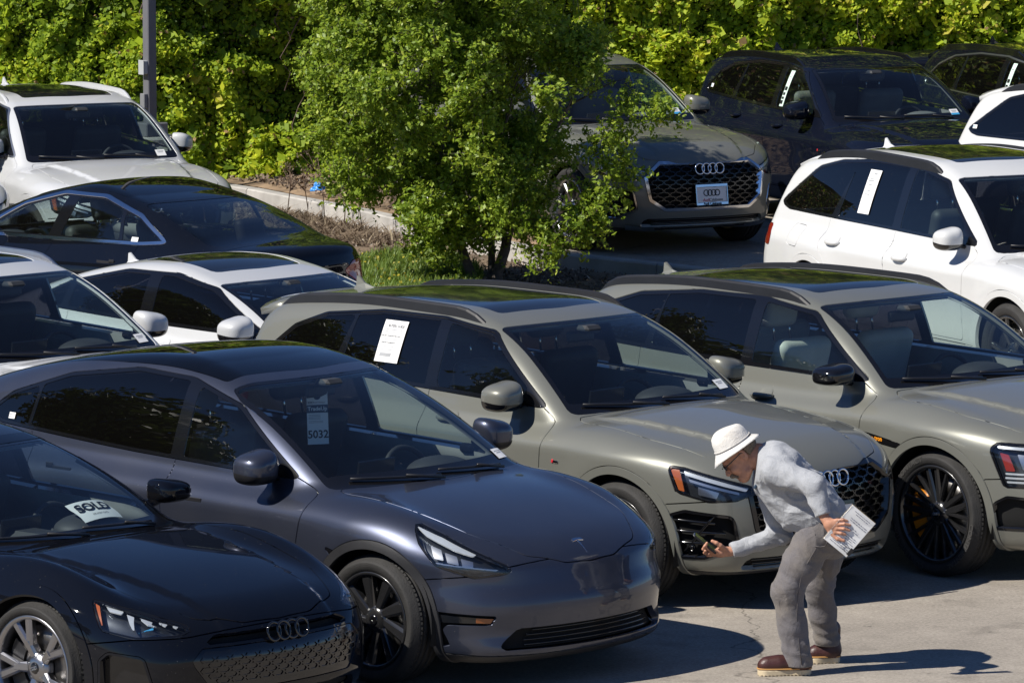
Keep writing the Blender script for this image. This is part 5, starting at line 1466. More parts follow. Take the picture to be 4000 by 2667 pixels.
# curb line (top of the curb), the planting bed on its near side, the upper lot behind it
CURB = [(-8.6, 67.6), (-2.74, 58.4), (-1.52, 56.07), (-.535, 53.8), (.306, 52.0), (1.30, 50.95), (2.236, 49.9), (3.2, 48.9)]
UP = .16
def poly_sheet(name, pts, z, mat):
    m_ = MB(); m_.add([(x, y, z) for x, y in pts], [tuple(range(len(pts)))]); return m_.build(name, mat)
bed_near = [(3.6, 47.6), (2.2, 46.4), (-.5, 45.6), (-3.2, 50.0), (-5.2, 55.0), (-9.6, 65.0)]
def grid_patch(name, poly, z, mat, amp, step=.12, seed=3):
    poly = np.array(poly); lo = poly.min(0); hi = poly.max(0)
    xs = np.arange(lo[0], hi[0] + step, step); ys = np.arange(lo[1], hi[1] + step, step)
    X, Y = np.meshgrid(xs, ys, indexing='ij'); P = np.stack([X.ravel(), Y.ravel()], 1)
    sd_ = sdf2(P, poly)
    Z = np.array([mnoise.noise(Vector((p[0] * 1.7, p[1] * 1.7, seed))) + .5 * mnoise.noise(Vector((p[0] * 5, p[1] * 5, seed))) for p in P])
    zz = z + amp * (Z * .6 + .6) * np.clip(-sd_ / .25, 0, 1)
    V = np.concatenate([P, zz[:, None]], 1); ny = len(ys)
    I = np.arange(len(xs) - 1)[:, None] * ny + np.arange(ny - 1)[None]
    Q = np.stack([I, I + ny, I + ny + 1, I + 1], -1).reshape(-1, 4)
    F = tri(Q); V2, a, b_ = split(V, F, sd_); V2, a = compact(V2, a)
    return obj(name, mesh_np(name, V2, a), mat)
bed_poly = CURB + bed_near
tag(grid_patch('planting_bed', bed_poly, .004, M_soil, .10), kind='structure')
up_poly = CURB + [(30, 40), (30, 90), (-40, 90), (-40, 78)]
up_poly = CURB + [(4.6, 49.0), (9.0, 51.5), (30, 56), (30, 90), (-40, 90), (-40, 67.6)]
tag(poly_sheet('upper_lot', up_poly, UP, M_asphalt), kind='structure')
tag(grid_patch('dirt_strip', [(-8.2, 67.4), (-2.60, 58.6), (-1.4, 56.2), (-.42, 53.95), (.35, 52.25), (.60, 52.7), (.30, 53.6), (.50, 54.6), (.05, 56.0), (.2, 58.0), (-.1, 62.5), (-8, 70)], UP + .004, M_sand, .05, seed=9), kind='structure')
# curb in cast lengths with joints
cr = empty('curb', (CURB[3][0], CURB[3][1], 0)); tag(cr, 'pale concrete curb edging the mulch bed behind the small tree', 'curb')
acc = []
for (x0, y0), (x1, y1) in zip(CURB[:-1], CURB[1:]):
    L_ = math.hypot(x1 - x0, y1 - y0); n = max(1, int(L_ / 1.5))
    for k in range(n):
        a = Vector((x0, y0, 0)).lerp(Vector((x1, y1, 0)), k / n); b_ = Vector((x0, y0, 0)).lerp(Vector((x1, y1, 0)), (k + 1) / n)
        d = (b_ - a).normalized(); nrm = Vector((-d.y, d.x, 0)); 
        if nrm.y < 0: nrm = -nrm
        a2 = a + d * .006; b2 = b_ - d * .006
        mb = MB(); w = .16; bt = .018; z1 = UP + .015
        prof = [(0, -.05), (0, z1 - bt), (bt, z1), (w - bt, z1), (w, z1 - bt), (w, -.05)]
        V = [tuple(a2 + nrm * p + Vector((0, 0, q))) for p, q in prof] + [tuple(b2 + nrm * p + Vector((0, 0, q))) for p, q in prof]
        V = [(v[0] - cr.location.x, v[1] - cr.location.y, v[2]) for v in V]
        mb.add(V, [(i, i + 1, 7 + i, 6 + i) for i in range(5)] + [(5, 4, 3, 2, 1, 0), (6, 7, 8, 9, 10, 11)])
        mb.build('curb_stone', M_concrete, cr)
# mulch chips, weeds, dry brush
def inside(P, poly): return sdf2(P, np.array(poly)) < -.05
def scatter(poly, n, r):
    poly = np.array(poly); out = []
    lo, hi = poly.min(0), poly.max(0)
    P = r.uniform(lo, hi, (n * 4, 2)); P = P[inside(P, poly)][:n]
    return P
r_ = np.random.default_rng(11)
vis_bed = [(-2.80, 58.3), (-1.58, 55.95), (-.6, 53.65), (.28, 51.8), (1.3, 50.75), (2.2, 49.7), (2.0, 47.4), (-.5, 46.6), (-2.6, 50.2), (-3.4, 54.0)]
P = scatter(vis_bed, 26000, r_)
zc = .03 + .07 * r_.random(len(P))
me = leaf_mesh('mulch', np.concatenate([P, zc[:, None]], 1), r_.normal(size=(len(P), 3)) * .6 + np.array([0, -.3, 1]), r_.uniform(.025, .07, len(P)), .35, .1, 12, r_.beta(1.6, 1.6, len(P)))
tag(obj('mulch', me, L_chip), 'brown and grey wood chip mulch covering the planting bed', 'mulch', kind='stuff')
dp = [(-6.0, 64.2), (-2.60, 58.7), (-1.4, 56.3), (-.42, 54.1), (.30, 52.5), (.2, 56.0), (.1, 59.0), (-5, 64.5)]
P = scatter(dp, 9000, r_)
me = leaf_mesh('leaf_litter', np.concatenate([P, UP + .02 + .05 * r_.random((len(P), 1))], 1), r_.normal(size=(len(P), 3)) * .7 + np.array([0, -.3, 1]), r_.uniform(.03, .075, len(P)), .5, .15, 14, r_.beta(1.4, 2.2, len(P)))
tag(obj('leaf_litter', me, L_chip), 'dry brown leaf litter on the dirt between curb and hedge', 'leaf litter', kind='stuff')
def blades(P, h, lean, w, seed, tint):
    """upright grass-like blades: thin triangles"""
    r = np.random.default_rng(seed); n = len(P)
    a = r.uniform(0, 2 * math.pi, n); d = np.stack([np.cos(a), np.sin(a)], 1)
    base = np.concatenate([P, np.full((n, 1), .05)], 1)
    side = np.stack([-d[:, 1], d[:, 0], 0 * a], 1) * w[:, None]
    mid = base + np.concatenate([d * (h * lean * .35)[:, None], (h * .55)[:, None]], 1)
    tip = base + np.concatenate([d * (h * lean)[:, None], h[:, None]], 1)
    V = np.stack([base - side, base + side, mid + side * .8, mid - side * .8, tip], 1).reshape(-1, 3)
    i = np.arange(n) * 5
    F = np.concatenate([np.stack([i, i + 1, i + 2], 1), np.stack([i, i + 2, i + 3], 1), np.stack([i + 3, i + 2, i + 4], 1)])
    me = mesh_np('blades', V, F, smooth=False)
    at = me.attributes.new('tint', 'FLOAT', 'POINT'); at.data.foreach_set('value', np.repeat(tint, 5).astype(np.float32))
    return me
weed_poly = [(-1.75, 51.0), (-1.2, 52.5), (-.6, 52.7), (-.2, 51.0), (-.30, 48.9), (-.9, 47.9), (-1.6, 48.6)]
P = scatter(weed_poly, 17000, r_)
k = np.array([mnoise.noise(Vector((p[0] * 2.2, p[1] * 2.2, 5.0))) for p in P]) > -.25
P = P[k]; h = r_.uniform(.05, .17, len(P))
tag(obj('weeds', blades(P, h, r_.uniform(.2, .9, len(P)), r_.uniform(.006, .013, len(P)), 5, np.clip(r_.normal(.45, .2, len(P)), 0, .85)), L_grass), 'patch of short green weeds in front of the pale curb', 'weeds', kind='stuff')
Pf = P[r_.random(len(P)) < .012]
hh = r_.uniform(.10, .17, len(Pf))
me = leaf_mesh('weed_flowers', np.concatenate([Pf, hh[:, None] + .04], 1), r_.normal(size=(len(Pf), 3)) + np.array([0, -1, 1]), r_.uniform(.02, .035, len(Pf)), .9, .1, 6, np.full(len(Pf), 1.0))
tag(obj('weed_flowers', me, L_grass), 'tiny yellow flowers scattered over the green weeds', 'flowers', kind='stuff')
dry_poly = [(-2.45, 57.3), (-1.65, 55.8), (-.95, 54.2), (-1.30, 53.4), (-2.0, 54.4), (-2.6, 56.2)]
P = scatter(dry_poly, 1700, r_)
tag(obj('dry_brush', blades(P, r_.uniform(.03, .14, len(P)), r_.uniform(.8, 3.0, len(P)), r_.uniform(.004, .010, len(P)), 8, np.clip(r_.normal(.45, .25, len(P)), 0, 1)), L_dry), 'low tangle of dry brown brush along the curb', 'brush', kind='stuff')
for i, (x, y, h_) in enumerate(((-2.25, 56.6, .52), (-1.85, 56.0, .65), (-1.66, 56.1, .62), (-1.45, 55.0, .5), (-2.05, 57.1, .45))):
    rt = empty('dead_weed', (x, y, .05)); tag(rt, ['dead brown weed farthest left along the curb', 'tallest dead brown weed beside the curb', 'dead brown weed right behind the blue litter side of the curb', 'dead brown weed nearest the small tree', 'short dead brown weed nearest the hedge'][i], 'dead plant', 'dead weeds by the curb')
    mb = MB(); rr = random.Random(i); heads = []
    top = Vector((rr.uniform(-.1, .1), rr.uniform(-.1, .1), h_))
    mb.tube([(0, 0, 0), top * .5 + Vector((rr.uniform(-.03, .03), 0, 0)), top], [.006, .005, .003], 5); heads.append(top)
    for k in range(4):
        a = top * rr.uniform(.4, .8); b_ = a + Vector((rr.uniform(-.22, .22), rr.uniform(-.15, .15), rr.uniform(.1, .25)))
        mb.tube([a, b_], [.004, .002], 4); heads.append(b_)
    mb.build('stem', principled('dead_stem', (.14, .09, .06), .9, noise_amt=.2), rt)
    Hc = np.concatenate([np.array(q)[None] + r_.normal(size=(14, 3)) * .025 for q in heads])
    obj('seed_heads', leaf_mesh('seed_heads', Hc, r_.normal(size=Hc.shape), r_.uniform(.015, .035, len(Hc)), .6, .1, i, r_.random(len(Hc)) * .6), L_dry, rt)['kind'] = 'stuff'
# blue litter
f_l = lambda P: np.linalg.norm(P / np.array([.075, .05, .05]), axis=1) - 1 + .25 * np.sin(P[:, 0] * 70) * np.sin(P[:, 1] * 90 + 1) + .2 * np.sin(P[:, 2] * 80)
lit = obj('litter', iso('litter', lambda P: f_l(P) * .04, (-.11, -.09, -.08), (.11, .09, .08), .012), principled('blue_plastic', (.05, .28, .75), .35, noise_amt=.15), loc=(-1.98, 57.9, UP + .06))
tag(lit, 'crumpled bright blue plastic litter on the dirt by the curb', 'litter')

# ------------------------------------------------------------------ hedge
def hedge():
    root = empty('hedge', (0, 59.85, 0), .085); tag(root, 'tall wall of yellow-green climbing vines behind the parked cars', 'hedge')
    x0, x1, H = -17.0, 19.0, 6.8
    def front(x, z):      # surface offset towards the camera
        n = np.array([mnoise.noise(Vector((a * .55, b * .75, 1.3))) * .38 + mnoise.noise(Vector((a * 1.5, b * 1.9, 4.0))) * .20 + mnoise.noise(Vector((a * 3.6, b * 4.2, 9.0))) * .12 for a, b in zip(x, z)])
        return n + .55 * np.clip(1 - z / .9, 0, 1)
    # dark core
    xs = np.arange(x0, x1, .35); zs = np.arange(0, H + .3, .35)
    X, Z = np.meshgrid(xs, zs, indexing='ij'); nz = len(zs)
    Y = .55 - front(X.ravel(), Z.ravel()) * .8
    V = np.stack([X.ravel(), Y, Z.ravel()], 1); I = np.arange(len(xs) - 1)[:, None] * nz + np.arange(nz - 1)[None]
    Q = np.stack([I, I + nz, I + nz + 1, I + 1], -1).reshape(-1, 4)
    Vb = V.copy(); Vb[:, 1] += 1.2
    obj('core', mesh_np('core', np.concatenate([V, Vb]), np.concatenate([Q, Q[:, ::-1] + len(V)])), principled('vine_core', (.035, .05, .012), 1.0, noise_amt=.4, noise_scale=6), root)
    r = np.random.default_rng(21)
    n = 330000
    near = r.random(n) < .76
    x = np.where(near, r.uniform(-7.2, 7.4, n), r.uniform(x0, x1, n)); z = np.where(near, r.uniform(.0, 2.6, n), r.uniform(0, H, n))
    f = front(x, z)
    # leaves gather into clumps: keep more where clump noise is high
    cl = np.array([mnoise.noise(Vector((a * 4.2, b * 4.2, 17.0))) for a, b in zip(x, z)])
    keep = r.random(n) < np.clip(.80 + cl * .7, .25, 1)
    x, z, f, cl, near = x[keep], z[keep], f[keep], cl[keep], near[keep]; n = len(x)
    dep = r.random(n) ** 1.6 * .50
    y = .30 - f - cl * .14 + dep - .06 * r.random(n)
    C0 = np.stack([x, y, z], 1); N0 = r.normal(size=(n, 3)) * .75 + np.array([-.25, -.9, .75])
    size = np.where(near, r.uniform(.028, .072, n), r.uniform(.09, .19, n))
    patch = np.array([mnoise.noise(Vector((a * .8, b * 1.1, 33.0))) for a, b in zip(x, z)])
    tint = np.clip(.55 + patch * .35 + .03 * np.clip(x, -8, 8) + r.normal(0, .19, n) - dep * .35, 0, .96); tint = np.where(z > 2.5, np.clip(tint - .22, 0, 1), tint); tint[r.random(n) < np.where(z > 2.5, .12, .015)] = 1.0  # tint rises to the right: stronger sunlight there is put into leaf colour
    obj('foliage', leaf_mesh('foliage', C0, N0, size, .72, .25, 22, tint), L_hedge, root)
    mb = MB()
    for i in range(60):
        xx = r.uniform(-10, 10); zz = r.uniform(.2, 3.0); p = [Vector((xx, .25, zz))]
        for k in range(5): p.append(p[-1] + Vector((r.uniform(-.12, .12), -.03, r.uniform(.05, .22))))
        mb.tube(p, [.008, .007, .006, .005, .004, .003], 4)
    o = mb.build('vine_stems', principled('vine_stem', (.16, .11, .09), .9, noise_amt=.2), root); o['kind'] = 'stuff'
hedge()

# ------------------------------------------------------------------ small tree in the bed
def small_tree():
    bx, by = -.20, 50.3
    root = empty('tree', (bx, by, 0)); tag(root, 'small bushy evergreen tree growing from the mulch bed beside the curb', 'tree')
    r = np.random.default_rng(5); rr = random.Random(5)
    trunk = MB()
    tips = []
    def limb(p, d, L_, rad, depth):
        pts = [p]; rads = [rad]; n = 6; d = d.normalized()
        for k in range(n):
            d = (d + Vector((rr.uniform(-.16, .16), rr.uniform(-.16, .16), rr.uniform(-.05, .14)))).normalized()
            pts.append(pts[-1] + d * (L_ / n)); rads.append(rad * (1 - .6 * (k + 1) / n))
        trunk.tube(pts, rads, 7 if depth < 2 else 5)
        if depth < 3:
            for k in range(4 if depth < 2 else 3):
                q = pts[rr.randint(2, n)]; dd = (d + Vector((rr.uniform(-1, 1), rr.uniform(-1, 1), rr.uniform(-.35, .7)))).normalized()
                limb(q, dd, L_ * rr.uniform(.5, .75), rad * .42, depth + 1)
        else: tips.append(pts[-1])
    limb(Vector((.02, 0, -.05)), Vector((.22, 0, 1)), 1.3, .058, 0)
    limb(Vector((-.06, .02, -.05)), Vector((-.42, .1, 1)), 1.35, .050, 0)
    limb(Vector((.0, .05, -.05)), Vector((.05, .3, 1)), 1.3, .04, 0)
    trunk.build('trunk', M_bark, root)
    # crown: sprays of leaves along short twigs, filling a lumpy volume
    cen = []
    lobes = []
    for i in range(150):
        while True:
            q = np.array([r.uniform(-1.55, 1.55), r.uniform(-1.35, 1.35), r.uniform(.42, 3.9)])
            zz = (q[2] - 2.0) / 1.85; lim = 1.0 - .18 * max(0, -zz)
            if ((q[0] + .30 + .10 * zz) / 1.22) ** 2 + (q[1] / 1.15) ** 2 + zz ** 2 * .9 < lim: break
        lobes.append((q, r.uniform(.16, .34)))
    # a branch reaching out to the right, low skirts
    for q, s_ in (((1.22, -.5, 1.62), .18), ((1.45, -.52, 1.60), .14), ((1.62, -.52, 1.55), .10), ((1.05, -.4, 1.32), .24), ((1.12, -.5, 1.05), .20), ((-1.35, -.3, 1.35), .3), ((-1.25, -.4, .95), .26), ((.80, -.7, .62), .26), ((.50, -.8, .50), .26), ((.95, -.55, .80), .22), ((-.55, -.7, .75), .28), ((.15, -.8, .70), .25), ((.85, -.45, 2.0), .20), ((-1.45, -.2, 1.9), .25), ((-1.40, -.2, 2.5), .3)):
        lobes.append((np.array(q), s_))
    tw = MB(); LC = []; LN = []; LT = []
    for q, s_ in lobes:
        nt_ = int(118 * (s_ / .38) ** 2)
        for k in range(nt_):
            d = r.normal(size=3); d /= np.linalg.norm(d)
            if d[2] < -.3 and r.random() < .5: d[2] *= -1
            a = q + d * s_ * r.uniform(.15, .75); dd = d + r.normal(size=3) * .6 + np.array([0, 0, .25]); dd /= np.linalg.norm(dd)
            Lt = r.uniform(.10, .26); b_ = a + dd * Lt
            if r.random() < .35: tw.tube([a, b_], [.004, .0018], 3, cap=False)
            nl = r.integers(16, 30)
            t = r.random(nl); pos = a + dd * (t * Lt)[:, None] + r.normal(size=(nl, 3)) * .022
            LC.append(pos); LN.append(r.normal(size=(nl, 3)) * .8 + d * .6 + np.array([-.2, -.3, .6]))
            LT.append(np.clip(r.normal(.5 + .18 * (r.random() - .4), .2, nl), 0, 1))
    LC = np.concatenate(LC); LN = np.concatenate(LN); LT = np.concatenate(LT)
    tw.build('twigs', M_bark, root)['kind'] = 'stuff'
    obj('crown', leaf_mesh('crown', LC, LN, r.uniform(.026, .066, len(LC)), .52, .3, 6, LT), L_tree, root)
    print('tree leaves', len(LC))
small_tree()

# ------------------------------------------------------------------ lamp post on a concrete pedestal
def lamp_post():
    root = empty('lamp_post', (-3.73, 58.5, UP)); tag(root, 'grey square lamp post with two small boxes on a round concrete pedestal', 'lamp post')
    m_ = MB(); m_.lathe([(.001, 0), (.30, 0), (.30, .53), (.285, .55), (.001, .55)], 36, 'z', smooth=False); m_.build('pedestal', M_concrete, root)
    Rz = Matrix.Rotation(R(38), 3, 'Z')
    m_ = MB(); m_.box((0, 0, .62), (.27, .27, .14), Rz, .01); m_.build('base_cover', M_post, root)
    m_ = MB(); m_.box((0, 0, 4.1), (.105, .105, 7.0), Rz, .008); m_.build('post', M_post, root)
    def off(dx, dy, z): return Rz @ Vector((dx, dy, 0)) + Vector((0, 0, z))
    m_ = MB(); m_.box(off(-.075, .0, 1.26), (.05, .085, .14), Rz, .006); m_.box(off(-.105, 0, 1.26), (.012, .095, .15), Rz, .003); m_.build('junction_box', M_box, root)
    m_ = MB(); m_.box(off(-.075, .0, .915), (.05, .08, .15), Rz, .006); m_.build('junction_box', principled('darker_box', (.2, .205, .215), .5, noise_amt=.05), root)
    m_ = MB(); m_.box((0, -.5, 7.62), (.3, .9, .12), None, .02); m_.box((0, 0, 7.58), (.1, .3, .08), None, .01); m_.build('lamp_head', M_post, root)
lamp_post()

# ------------------------------------------------------------------ trees left of the lot (they show as reflections in the car windows)
def far_trees():
    M = leaf_material('far_tree_leaves', [(0, (.02, .045, .006)), (.6, (.06, .10, .012)), (1, (.12, .16, .03))], .5, .3, .4)
    r = np.random.default_rng(77)
    spots = [(-20, 21, 11), (-22, 27.5, 12.5), (-20.5, 34, 11.5), (-23, 41, 13.0), (-24, 13, 12.0), (-25, 50, 13)]
    side = ['second', 'third', 'fourth', 'fifth', 'first', 'last']
    for i, (x, y, H) in enumerate(spots):
        root = empty('tree', (x, y, 0)); tag(root, 'dark tree mirrored in car windows, %s in the row left of the lot' % side[i], 'tree', 'trees left of the lot')
        mb = MB(); mb.tube([(0, 0, 0), (.1, 0, H * .25), (-.1, .1, H * .55)], [.28, .22, .12], 9)
        for k in range(6):
            a = k * 1.05; mb.tube([(0, 0, H * (.25 + .04 * k)), (math.cos(a) * 1.6, math.sin(a) * 1.6, H * (.45 + .05 * k))], [.1, .04], 6)
        mb.build('trunk', M_bark, root)
        n = 9000; q = r.normal(size=(26, 3)); q /= np.linalg.norm(q, axis=1, keepdims=True)
        q = q * np.array([2.5, 2.5, H * .30]) * r.uniform(.4, 1, (26, 1)) + np.array([0, 0, H * .62])
        id_ = r.integers(0, 26, n); d = r.normal(size=(n, 3)); d /= np.linalg.norm(d, axis=1, keepdims=True)
        C0 = q[id_] + d * r.uniform(.55, 1.35, (n, 1)) * np.array([1, 1, .8])
        obj('crown', leaf_mesh('crown', C0, d + r.normal(size=(n, 3)) * .4, r.uniform(.22, .42, n), .6, .25, 80 + i, r.random(n)), M, root)
far_trees()
# ------------------------------------------------------------------ the parked cars
P_taupe = paint('taupe_grey_paint', (.185, .188, .164), .32, .38, dust=.06)
P_slate = paint('slate_metallic_paint', (.046, .054, .084), .66, .36, dust=.04)
P_black = paint('black_paint', (.0035, .0045, .008), .0, .3, dust=.004)
P_navy = paint('blue_black_paint', (.004, .006, .014), .0, .3, dust=.005)
P_white = paint('white_paint', (.60, .605, .60), .0, .4, dust=.04)
P_silverwhite = paint('pale_silver_paint', (.56, .57, .58), .1, .4, dust=.06)
def place(root, X, Y, a, z=0.0):
    root.location = (X, Y, z); root.rotation_euler = (0, 0, -a)
def car(name, shape, pos, label, opts, z=0.0, cat='car', group=None):
    r = empty(name); tag(r, label, cat, group)
    build_car(shape, r, opts); place(r, *pos, z)
    return r
Q5 = Q5_shape(); ET = ET_shape(); Q7 = Q7_shape(); MY = MY_shape(); GT = GT_shape(); M3 = M3_shape(); A5 = A5_shape()
POS = dict(T=(-.135, 31.25, .748), Q=(1.285, 33.92, .808), E=(3.275, 34.901, .854), W7=(4.575, 42.927, 1.097), C9=(1.365, 52.792, 1.06), N7=(3.969, 53.695, 1.154),
           G=(-1.851, 29.774, .735), U10=(-3.48, 51.127, 1.143), U14=(-2.482, 36.424, .82), A13=(-.684, 38.675, .758), M12=(-4.24, 46.865, 3.947), R6=(7.29, 50.8, .85))
def beside(p, lat, fwd=0.0, da=0.0):
    X, Y, a = p
    return (X + math.sin(a) * lat + math.cos(a) * fwd, Y + math.cos(a) * lat - math.sin(a) * fwd, a + da)
slate = car('parked_suv', MY, POS['T'], 'slate blue-grey electric crossover with flush handles and a tag hanging inside', dict(paint=P_slate, roof_mat=G_roof, wheel='turbine', trim=M_black, arch=M_clad, mat_sill_panel=M_clad, mat_side_camera=M_black, mat_lower_valance=M_clad, rings=False, lining=M_liner, mirror_low=M_satin))
taupe = car('parked_suv', Q5, POS['Q'], 'taupe grey SUV the bending man is looking at, white sheet in its rear window', dict(paint=P_taupe, mat_lower_valance=M_clad, rail_mat=M_satin, roof_mat=M_screen, frame=M_black, plate='plain', wheel='y10'))
etron = car('parked_suv', ET, POS['E'], 'taupe grey SUV with glossy black mirrors and orange brake calipers at right', dict(paint=P_taupe, rail_mat=M_satin, roof_mat=M_screen, wheel='y10', caliper=M_orange, mirror_mat=M_black, mat_fender_vent=M_black, seat_mat=principled('pale_leather', (.58, .56, .52), .55, noise_amt=.06), spin=.12))
white7 = car('parked_suv', Q7, POS['W7'], 'white SUV with black roof rails and a narrow sheet on its rear window', dict(paint=P_white, rail_mat=M_satin, roof_mat=M_screen, wheel='five'))
grey9 = car('parked_suv', Q5, POS['C9'], 'taupe grey SUV facing the camera with chrome framed honeycomb grille, behind the tree', dict(paint=P_taupe, mat_lower_valance=M_clad, rail_mat=None, roof_mat=M_screen, frame=M_chrome, intake_frame=M_chrome, skid=M_alu, mesh_mat=principled('glossy_grille', (.02, .021, .024), .15, metal=.6, coat=.6, noise_amt=.1), plate='dealer', wheel='five', rim=M_rimsil, seat_mat=M_greyint, dash_mat=M_greyint), z=UP)
grey9.scale = (1.05, 1.05, 1.05)
navy7 = car('parked_suv', Q5, POS['N7'], 'blue-black SUV with beige seats parked right of the chrome grilled SUV', dict(paint=P_navy, rail_mat=M_black, roof_mat=P_navy, wheel='five', seat_mat=M_greyint, dash_mat=M_greyint), z=UP)
black8 = car('parked_suv', Q5, beside(POS['N7'], 2.44, .0), 'black SUV cut off by the upper right picture edge', dict(paint=P_black, rail_mat=M_black, roof_mat=P_black, surround=M_alu, wheel='five'), z=UP)
gt = car('parked_sedan', GT, POS['G'], 'glossy black low sedan in the lower left corner with a SOLD sheet on its dashboard', dict(paint=P_black, roof_mat=M_screen, wheel='five', rim=M_rimsil, mirror_mat=P_black))
silver10 = car('parked_suv', Q5, POS['U10'], 'white SUV with glass roof in front of the lamp post', dict(paint=P_silverwhite, rail_mat=P_silverwhite, roof_mat=M_screen, wheel='five', surround=M_alu, fold_mirror=.9), z=.0)
white11 = car('parked_suv', Q7, (-5.50, 50.37, 1.14), 'white car showing only its headlight corner at the left picture edge', dict(paint=P_silverwhite, rail_mat=P_silverwhite, roof_mat=M_screen, wheel='five'))
white14 = car('parked_suv', Q5, POS['U14'], 'white SUV behind the slate crossover, its windshield at the left picture edge', dict(paint=P_silverwhite, rail_mat=M_alu, roof_mat=M_screen, wheel='five', rear_glass=G_side))
white13 = car('parked_sedan', A5, POS['A13'], 'low white sedan with sunroof and dark tinted side windows', dict(paint=P_silverwhite, roof_mat=M_screen, wheel='five'))
black12 = car('parked_sedan', M3, POS['M12'], 'black sedan facing away with bright chrome window surround', dict(paint=P_black, roof_mat=G_roof, rear_glass=glass('rear_glass', (.45, .5, .5)), surround=M_chrome, wheel='turbine', rings=False))
white6 = car('parked_suv', Q7, POS['R6'], 'white SUV showing only its rear corner at the right picture edge', dict(paint=P_white, rail_mat=M_satin, roof_mat=M_screen, wheel='five'))
dark16 = car('parked_sedan', A5, (2.45, 58.7, math.pi + .08), 'dark blue low car behind, its hood just showing between two SUVs', dict(paint=P_navy, roof_mat=M_screen, wheel='five'), z=.20)
print('cars done')
# ------------------------------------------------------------------ sheets, stickers, badges and tags
def strip_on(s, name, view, c_, w, h, mat, parent, off=-.003, shear=0.0, n=6, sg=-1):
    """thin sheet following the body or glass; view 'side' uses (x, z), 'ws' uses (y, l)"""
    xs = np.linspace(-w / 2, w / 2, n); hs = np.linspace(-h / 2, h / 2, n)
    A = np.array([(c_[0] + a + shear * b, c_[1] + b) for a in xs for b in hs])
    P = s.on_side(A[:, 0], A[:, 1], sg, off) if view == 'side' else s.on_ws(A[:, 0], A[:, 1], off) if view == 'ws' else s.on_ws(A[:, 0], A[:, 1], off, True)
    F = [(i * n + j, (i + 1) * n + j, (i + 1) * n + j + 1, i * n + j + 1) for i in range(n - 1) for j in range(n - 1)]
    m_ = MB(); m_.add(P, F, True); return m_.build(name, mat, parent)
def text_on(s, txt, size, view, c_, mat, parent, off=-.005, shear=0.0, sg=-1, bold=0.0):
    me = text_mesh(txt, size, 0.0, bold=bold)
    co = np.array([v.co[:] for v in me.vertices])
    a = c_[0] + (co[:, 0] + shear * co[:, 1]) * (1 if (view != 'side' or sg < 0) else -1); b = c_[1] + co[:, 1]
    P = s.on_side(a, b, sg, off) if view == 'side' else s.on_ws(a, b, off, view == 'rg')
    for v, p in zip(me.vertices, P): v.co = p
    me.update(); return obj('lettering', me, mat, parent)
def lines_on(s, rows, view, mat, parent, off=-.0045, shear=0.0, sg=-1):
    m_ = MB()
    for (cx, cz, w, h) in rows:
        A = np.array([(cx - w / 2 + shear * -h / 2, cz - h / 2), (cx + w / 2 - shear * h / 2, cz - h / 2), (cx + w / 2 + shear * h / 2, cz + h / 2), (cx - w / 2 + shear * h / 2, cz + h / 2)])
        P = s.on_side(A[:, 0], A[:, 1], sg, off) if view == 'side' else s.on_ws(A[:, 0], A[:, 1], off)
        m_.add(P, [(0, 1, 2, 3)])
    o = m_.build('printed_lines', mat, parent); o['kind'] = 'stuff'; return o
M_greyink = principled('grey_ink', (.35, .36, .37), .6, noise_amt=.1)
M_mint = principled('mint_paper', (.62, .78, .68), .6, noise_amt=.03)
# buyers guide sheet on the taupe SUV
w = strip_on(Q5, 'window_sheet', 'side', (-2.18, 1.36), .21, .25, M_paper, taupe)
w['label'] = 'white printed sheet stuck on the rear side window'
text_on(Q5, 'BUYERS GUIDE', .022, 'side', (-2.17, 1.452), M_ink, w)
text_on(Q5, 'IMPLIED WARRANTIES ONLY', .014, 'side', (-2.19, 1.392), M_ink, w)
text_on(Q5, 'DEALER WARRANTY', .014, 'side', (-2.20, 1.352), M_ink, w)
lines_on(Q5, [(-2.18, 1.43 - .0, .15, .004), (-2.18, 1.418, .16, .003), (-2.18, 1.372, .15, .003), (-2.2, 1.33, .12, .003), (-2.2, 1.31, .14, .003), (-2.2, 1.28, .10, .02)], 'side', M_greyink, w)
# narrow sheet on the white SUV
w = strip_on(Q7, 'window_sheet', 'side', (-2.36, 1.40), .17, .34, M_paper, white7); w['label'] = 'narrow white printed sheet stuck on the rear side window'
lines_on(Q7, [(-2.35, 1.54, .05, .012), (-2.36, 1.50, .10, .006), (-2.38, 1.485, .08, .009), (-2.38, 1.455, .05, .008), (-2.38, 1.41, .05, .008), (-2.38, 1.38, .06, .008), (-2.36, 1.33, .10, .003), (-2.36, 1.30, .10, .003)], 'side', M_greyink, w)
# mint strips in the front windows of the two dark SUVs
for rt in (navy7, black8):
    w = strip_on(Q5, 'window_strip', 'side', (-1.56, 1.31), .075, .34, M_mint, rt, off=-.003); w['label'] = 'pale green paper strip in the front side window'
    lines_on(Q5, [(-1.565, 1.31, .05, .035), (-1.57, 1.26, .04, .025), (-1.57, 1.22, .04, .022), (-1.575, 1.18, .05, .035), (-1.56, 1.42, .04, .004)], 'side', M_ink, w)
